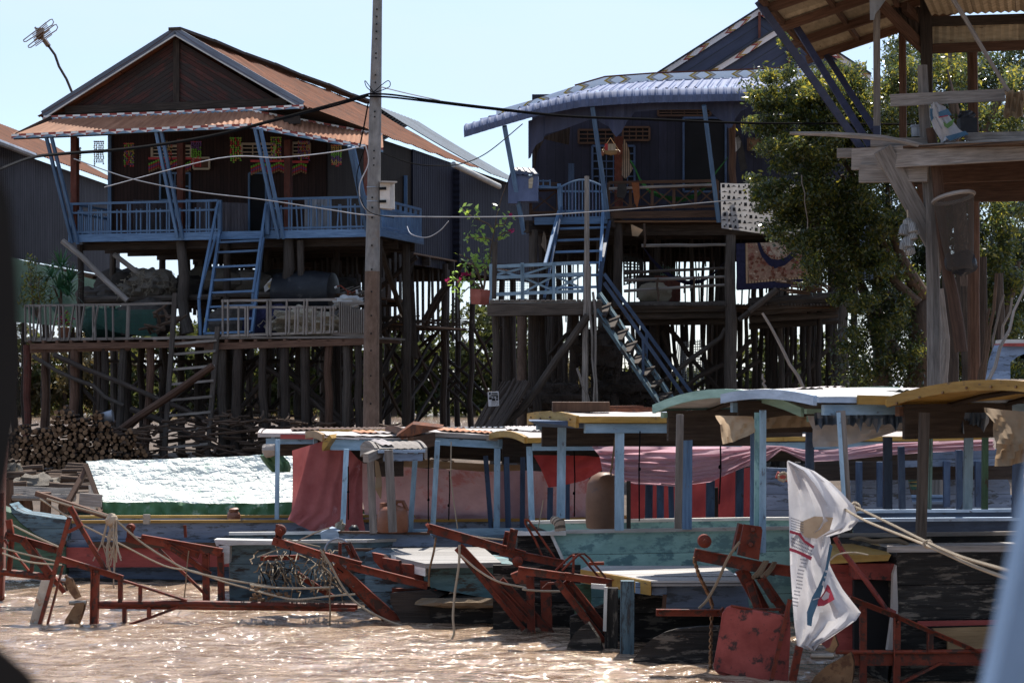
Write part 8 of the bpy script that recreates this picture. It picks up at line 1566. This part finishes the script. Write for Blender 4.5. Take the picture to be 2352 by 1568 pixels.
lump('net_heap','smaller grey brown net heap among the split logs','heap',at(85,1112,43),(.42,.4,.2),'net',73,.25,3)
b=MB(); p=ka(0,2,900,680,50.3); b.tube([p-V((.18,0,.03)),p+V((.18,0,.03))],[.11,.15],12); tag(b.build('metal_pail',M['galv'],smooth=True),'shiny metal pail lying on top of the firewood stack','pail')
JT=thing('bank_jetty','low pole jetty of split timber at the left bank','jetty',at(120,1180,36)); b=MB(); c=at(60,1130,37)
for k in range(14): b.pole(ka(0,2,60+k*4,1290+k*6,38-k*.15),ka(0,2,640,1300+k*6,37.6-k*.15),.05,.045,6,4,.03)
b.build('deck_poles',M['grey'],JT)
for x,y0,y1,w_ in ((150,1340,1480,.09),(395,1320,1540,.09),(230,1360,1520,.08),(30,1200,1540,.1),(70,1220,1300,.08),(560,1340,1560,.09)): b=MB(); p=ka(0,2,x,y0,36.2); q=ka(0,2,x+8,y1,36.2); b.pole(p,down(q),w_,w_,7,4,.03); b.build('support_post',M['brown'],JT,True)
RP=thing('leaning_pole','dark leaning pole standing in the water at the far left','pole',ka(0,3,10,800,25)); b=MB(); b.pole(ka(0,2,45,900,27),ka(0,3,5,840,24.6),.05,.05,7,5,.02); b.build('shaft',M['redpost'],RP,True)
# leaning canes and bamboo at right
def cane(p,q,r,lab,m='grey'): b=MB(); b.pole(p,q,r*.6,r*.4,6,6,.03); tag(b.build('bamboo_pole',M[m],smooth=True),lab,'bamboo pole','leaning bamboo poles')
cane(ka(3,2,2030,400,31),ka(3,1,2400,850,31),.05,'stout pale bamboo pole leaning up to the right edge before the blue prow')
cane(ka(3,2,1965,400,38),ka(3,1,2055,1140,38),.06,'thin brown bamboo pole just right of the hut post','log'); cane(ka(3,2,2000,400,38.5),ka(3,1,2120,840,38.5),.07,'tall brown bamboo pole leaning right behind the fish trap','log'); cane(ka(3,2,2050,380,39),ka(3,1,2250,1050,39),.05,'crooked grey cane between the bamboo poles'); cane(ka(3,2,2060,200,40),ka(3,1,2180,1020,40),.05,'pale broken topped cane among the leaning bamboo')
cane(ka(3,2,470,440,40),ka(3,1,115,1180,40),.06,'long bare pole leaning left across the navy house stilts'); cane(ka(3,2,135,440,40),ka(3,2,118,310,40),.05,'short stub of bamboo standing behind the white roof')
cane(ka(3,1,450,0,42.5),ka(3,1,500,460,42.5),.02,'thin dangling vine cord in front of the tree leaves')
b=MB()
for k in range(26): c=ka(3,1,ru(440,700),ru(935,1020),47.5); b.pole(c,c+V((ru(-.7,-.2),ru(-.4,.1),ru(.02,.22))),.025,.02,5,2,.01)
tag(b.build('firewood_bundle',M['log']),'bundle of cut sticks lying right of the carpet on the lower floor','sticks')
b=MB()
for k in range(34):
    x=1070+ru(0,90); y=1000+k*8.3; Yk=45.2+ru(-.3,.3); b.beam(ka(3,1,x,y,Yk),ka(3,1,x+ru(230,330),y+ru(-6,6),Yk+.3),.3,.045)
tag(b.build('plank_stack',M['post']),'stack of old dark planks between the tree trunk and lower floor','plank stack')
b=MB(); b.sheet(ka(3,1,950,380,47),ka(3,1,1100,480,47),ka(3,1,1100,930,47),ka(3,1,945,900,47),8,6,lambda u,w_,n:n*.08*math.sin(u*9)); tag(b.build('blue_tarp',M['hullblue'],smooth=True),'blue plastic sheet hanging behind the tree trunks','tarpaulin')
b=MB(); b.sheet(ka(3,1,1120,620,46.5),ka(3,1,1190,640,46.5),ka(3,1,1240,940,46.5),ka(3,1,1140,980,46.5),8,6,lambda u,w_,n:n*.08*math.sin(u*9)); tag(b.build('green_net',M['greennet'],smooth=True),'green net sheet hanging behind the tree trunks','net')
# ================================================================ THE PHOTOGRAPHER'S OWN BOAT, CLOSE TO THE LENS
PB=thing('passenger_boat','blurred near boat edge with slate blue post at right and black curtain at left','boat',V((0,.8,.9)))
b=MB(); b.beam(at(2300,1750,1.3),at(2462,980,1.3),.036,.036,up=V((0,1,0))); b.build('canopy_post',M['postblur'],PB)
b=MB(); b.slab([at(x,y,1.25) for x,y in ((-200,280),(-60,320),(-4,375),(26,470),(40,620),(48,800),(42,950),(22,1080),(2,1200),(-14,1300),(-200,1300))],V((-.03,.06,0))); b.build('side_curtain',M['soft'],PB)
b=MB(); b.slab([at(x,y,1.2) for x,y in ((-300,1420),(-60,1440),(10,1492),(70,1545),(110,1600),(110,1750),(-300,1750))],V((-.05,.08,0))); b.build('gunwale_cushion',M['soft'],PB)

for k,(i,j,x,y0,y1,Y,lab) in enumerate(((1,2,1530,960,1567,25.3,'black cord hanging left of the slanting blue post pair'),(1,2,1705,1140,1560,25.4,'thin dark cord with a knot hanging before the pink sheet'),(1,2,840,1100,1555,25.2,'dark cord hanging beside the post at the red curtain'),(2,2,632,950,1530,24.4,'thin dark cord hanging before the red cloth sling'),(2,2,1197,800,1567,21.9,'dark cord dropping from the ochre eave across the pink sling'),(2,2,1885,920,1420,20,'dark cord slanting below the tan canvas scrap'))):
    p=ka(i,j,x,y0,Y); q=ka(i,j,x+ru(-12,12),y1,Y); b=MB(); b.tube([p,p.lerp(q,.4)+V((ru(-.01,.01),0,0)),q],.008,5); c=p.lerp(q,ru(.3,.9)); b.blob(c,.016,.016,.02,6,5,.2); tag(b.build('rope',M['wire']),lab,'cord','cords hanging in the boats')
p=ka(1,2,1720,890,24.8); b=MB(); b.tube([p,ka(1,2,1715,1200,24.8),ka(1,2,1745,1420,24.8),ka(1,3,1775,250,24.8)],.008,5); tag(b.build('rope',M['rope']),'frayed pale cord hanging from the blue roof beam','cord','cords hanging in the boats')
rows=[KK(1,2,24.3,((1065,1040),(1100,1060))),KK(1,2,24.3,((1075,1200),(1125,1190))),KK(1,2,24.25,((1070,1290),(1130,1270))),KK(1,2,24.3,((1115,1380),(1122,1370)))]
b=MB(); b.loft(rows); tag(b.build('torn_cloth_strip',M['tancloth']),'torn tan cloth strip hanging between the two grey posts','cloth')
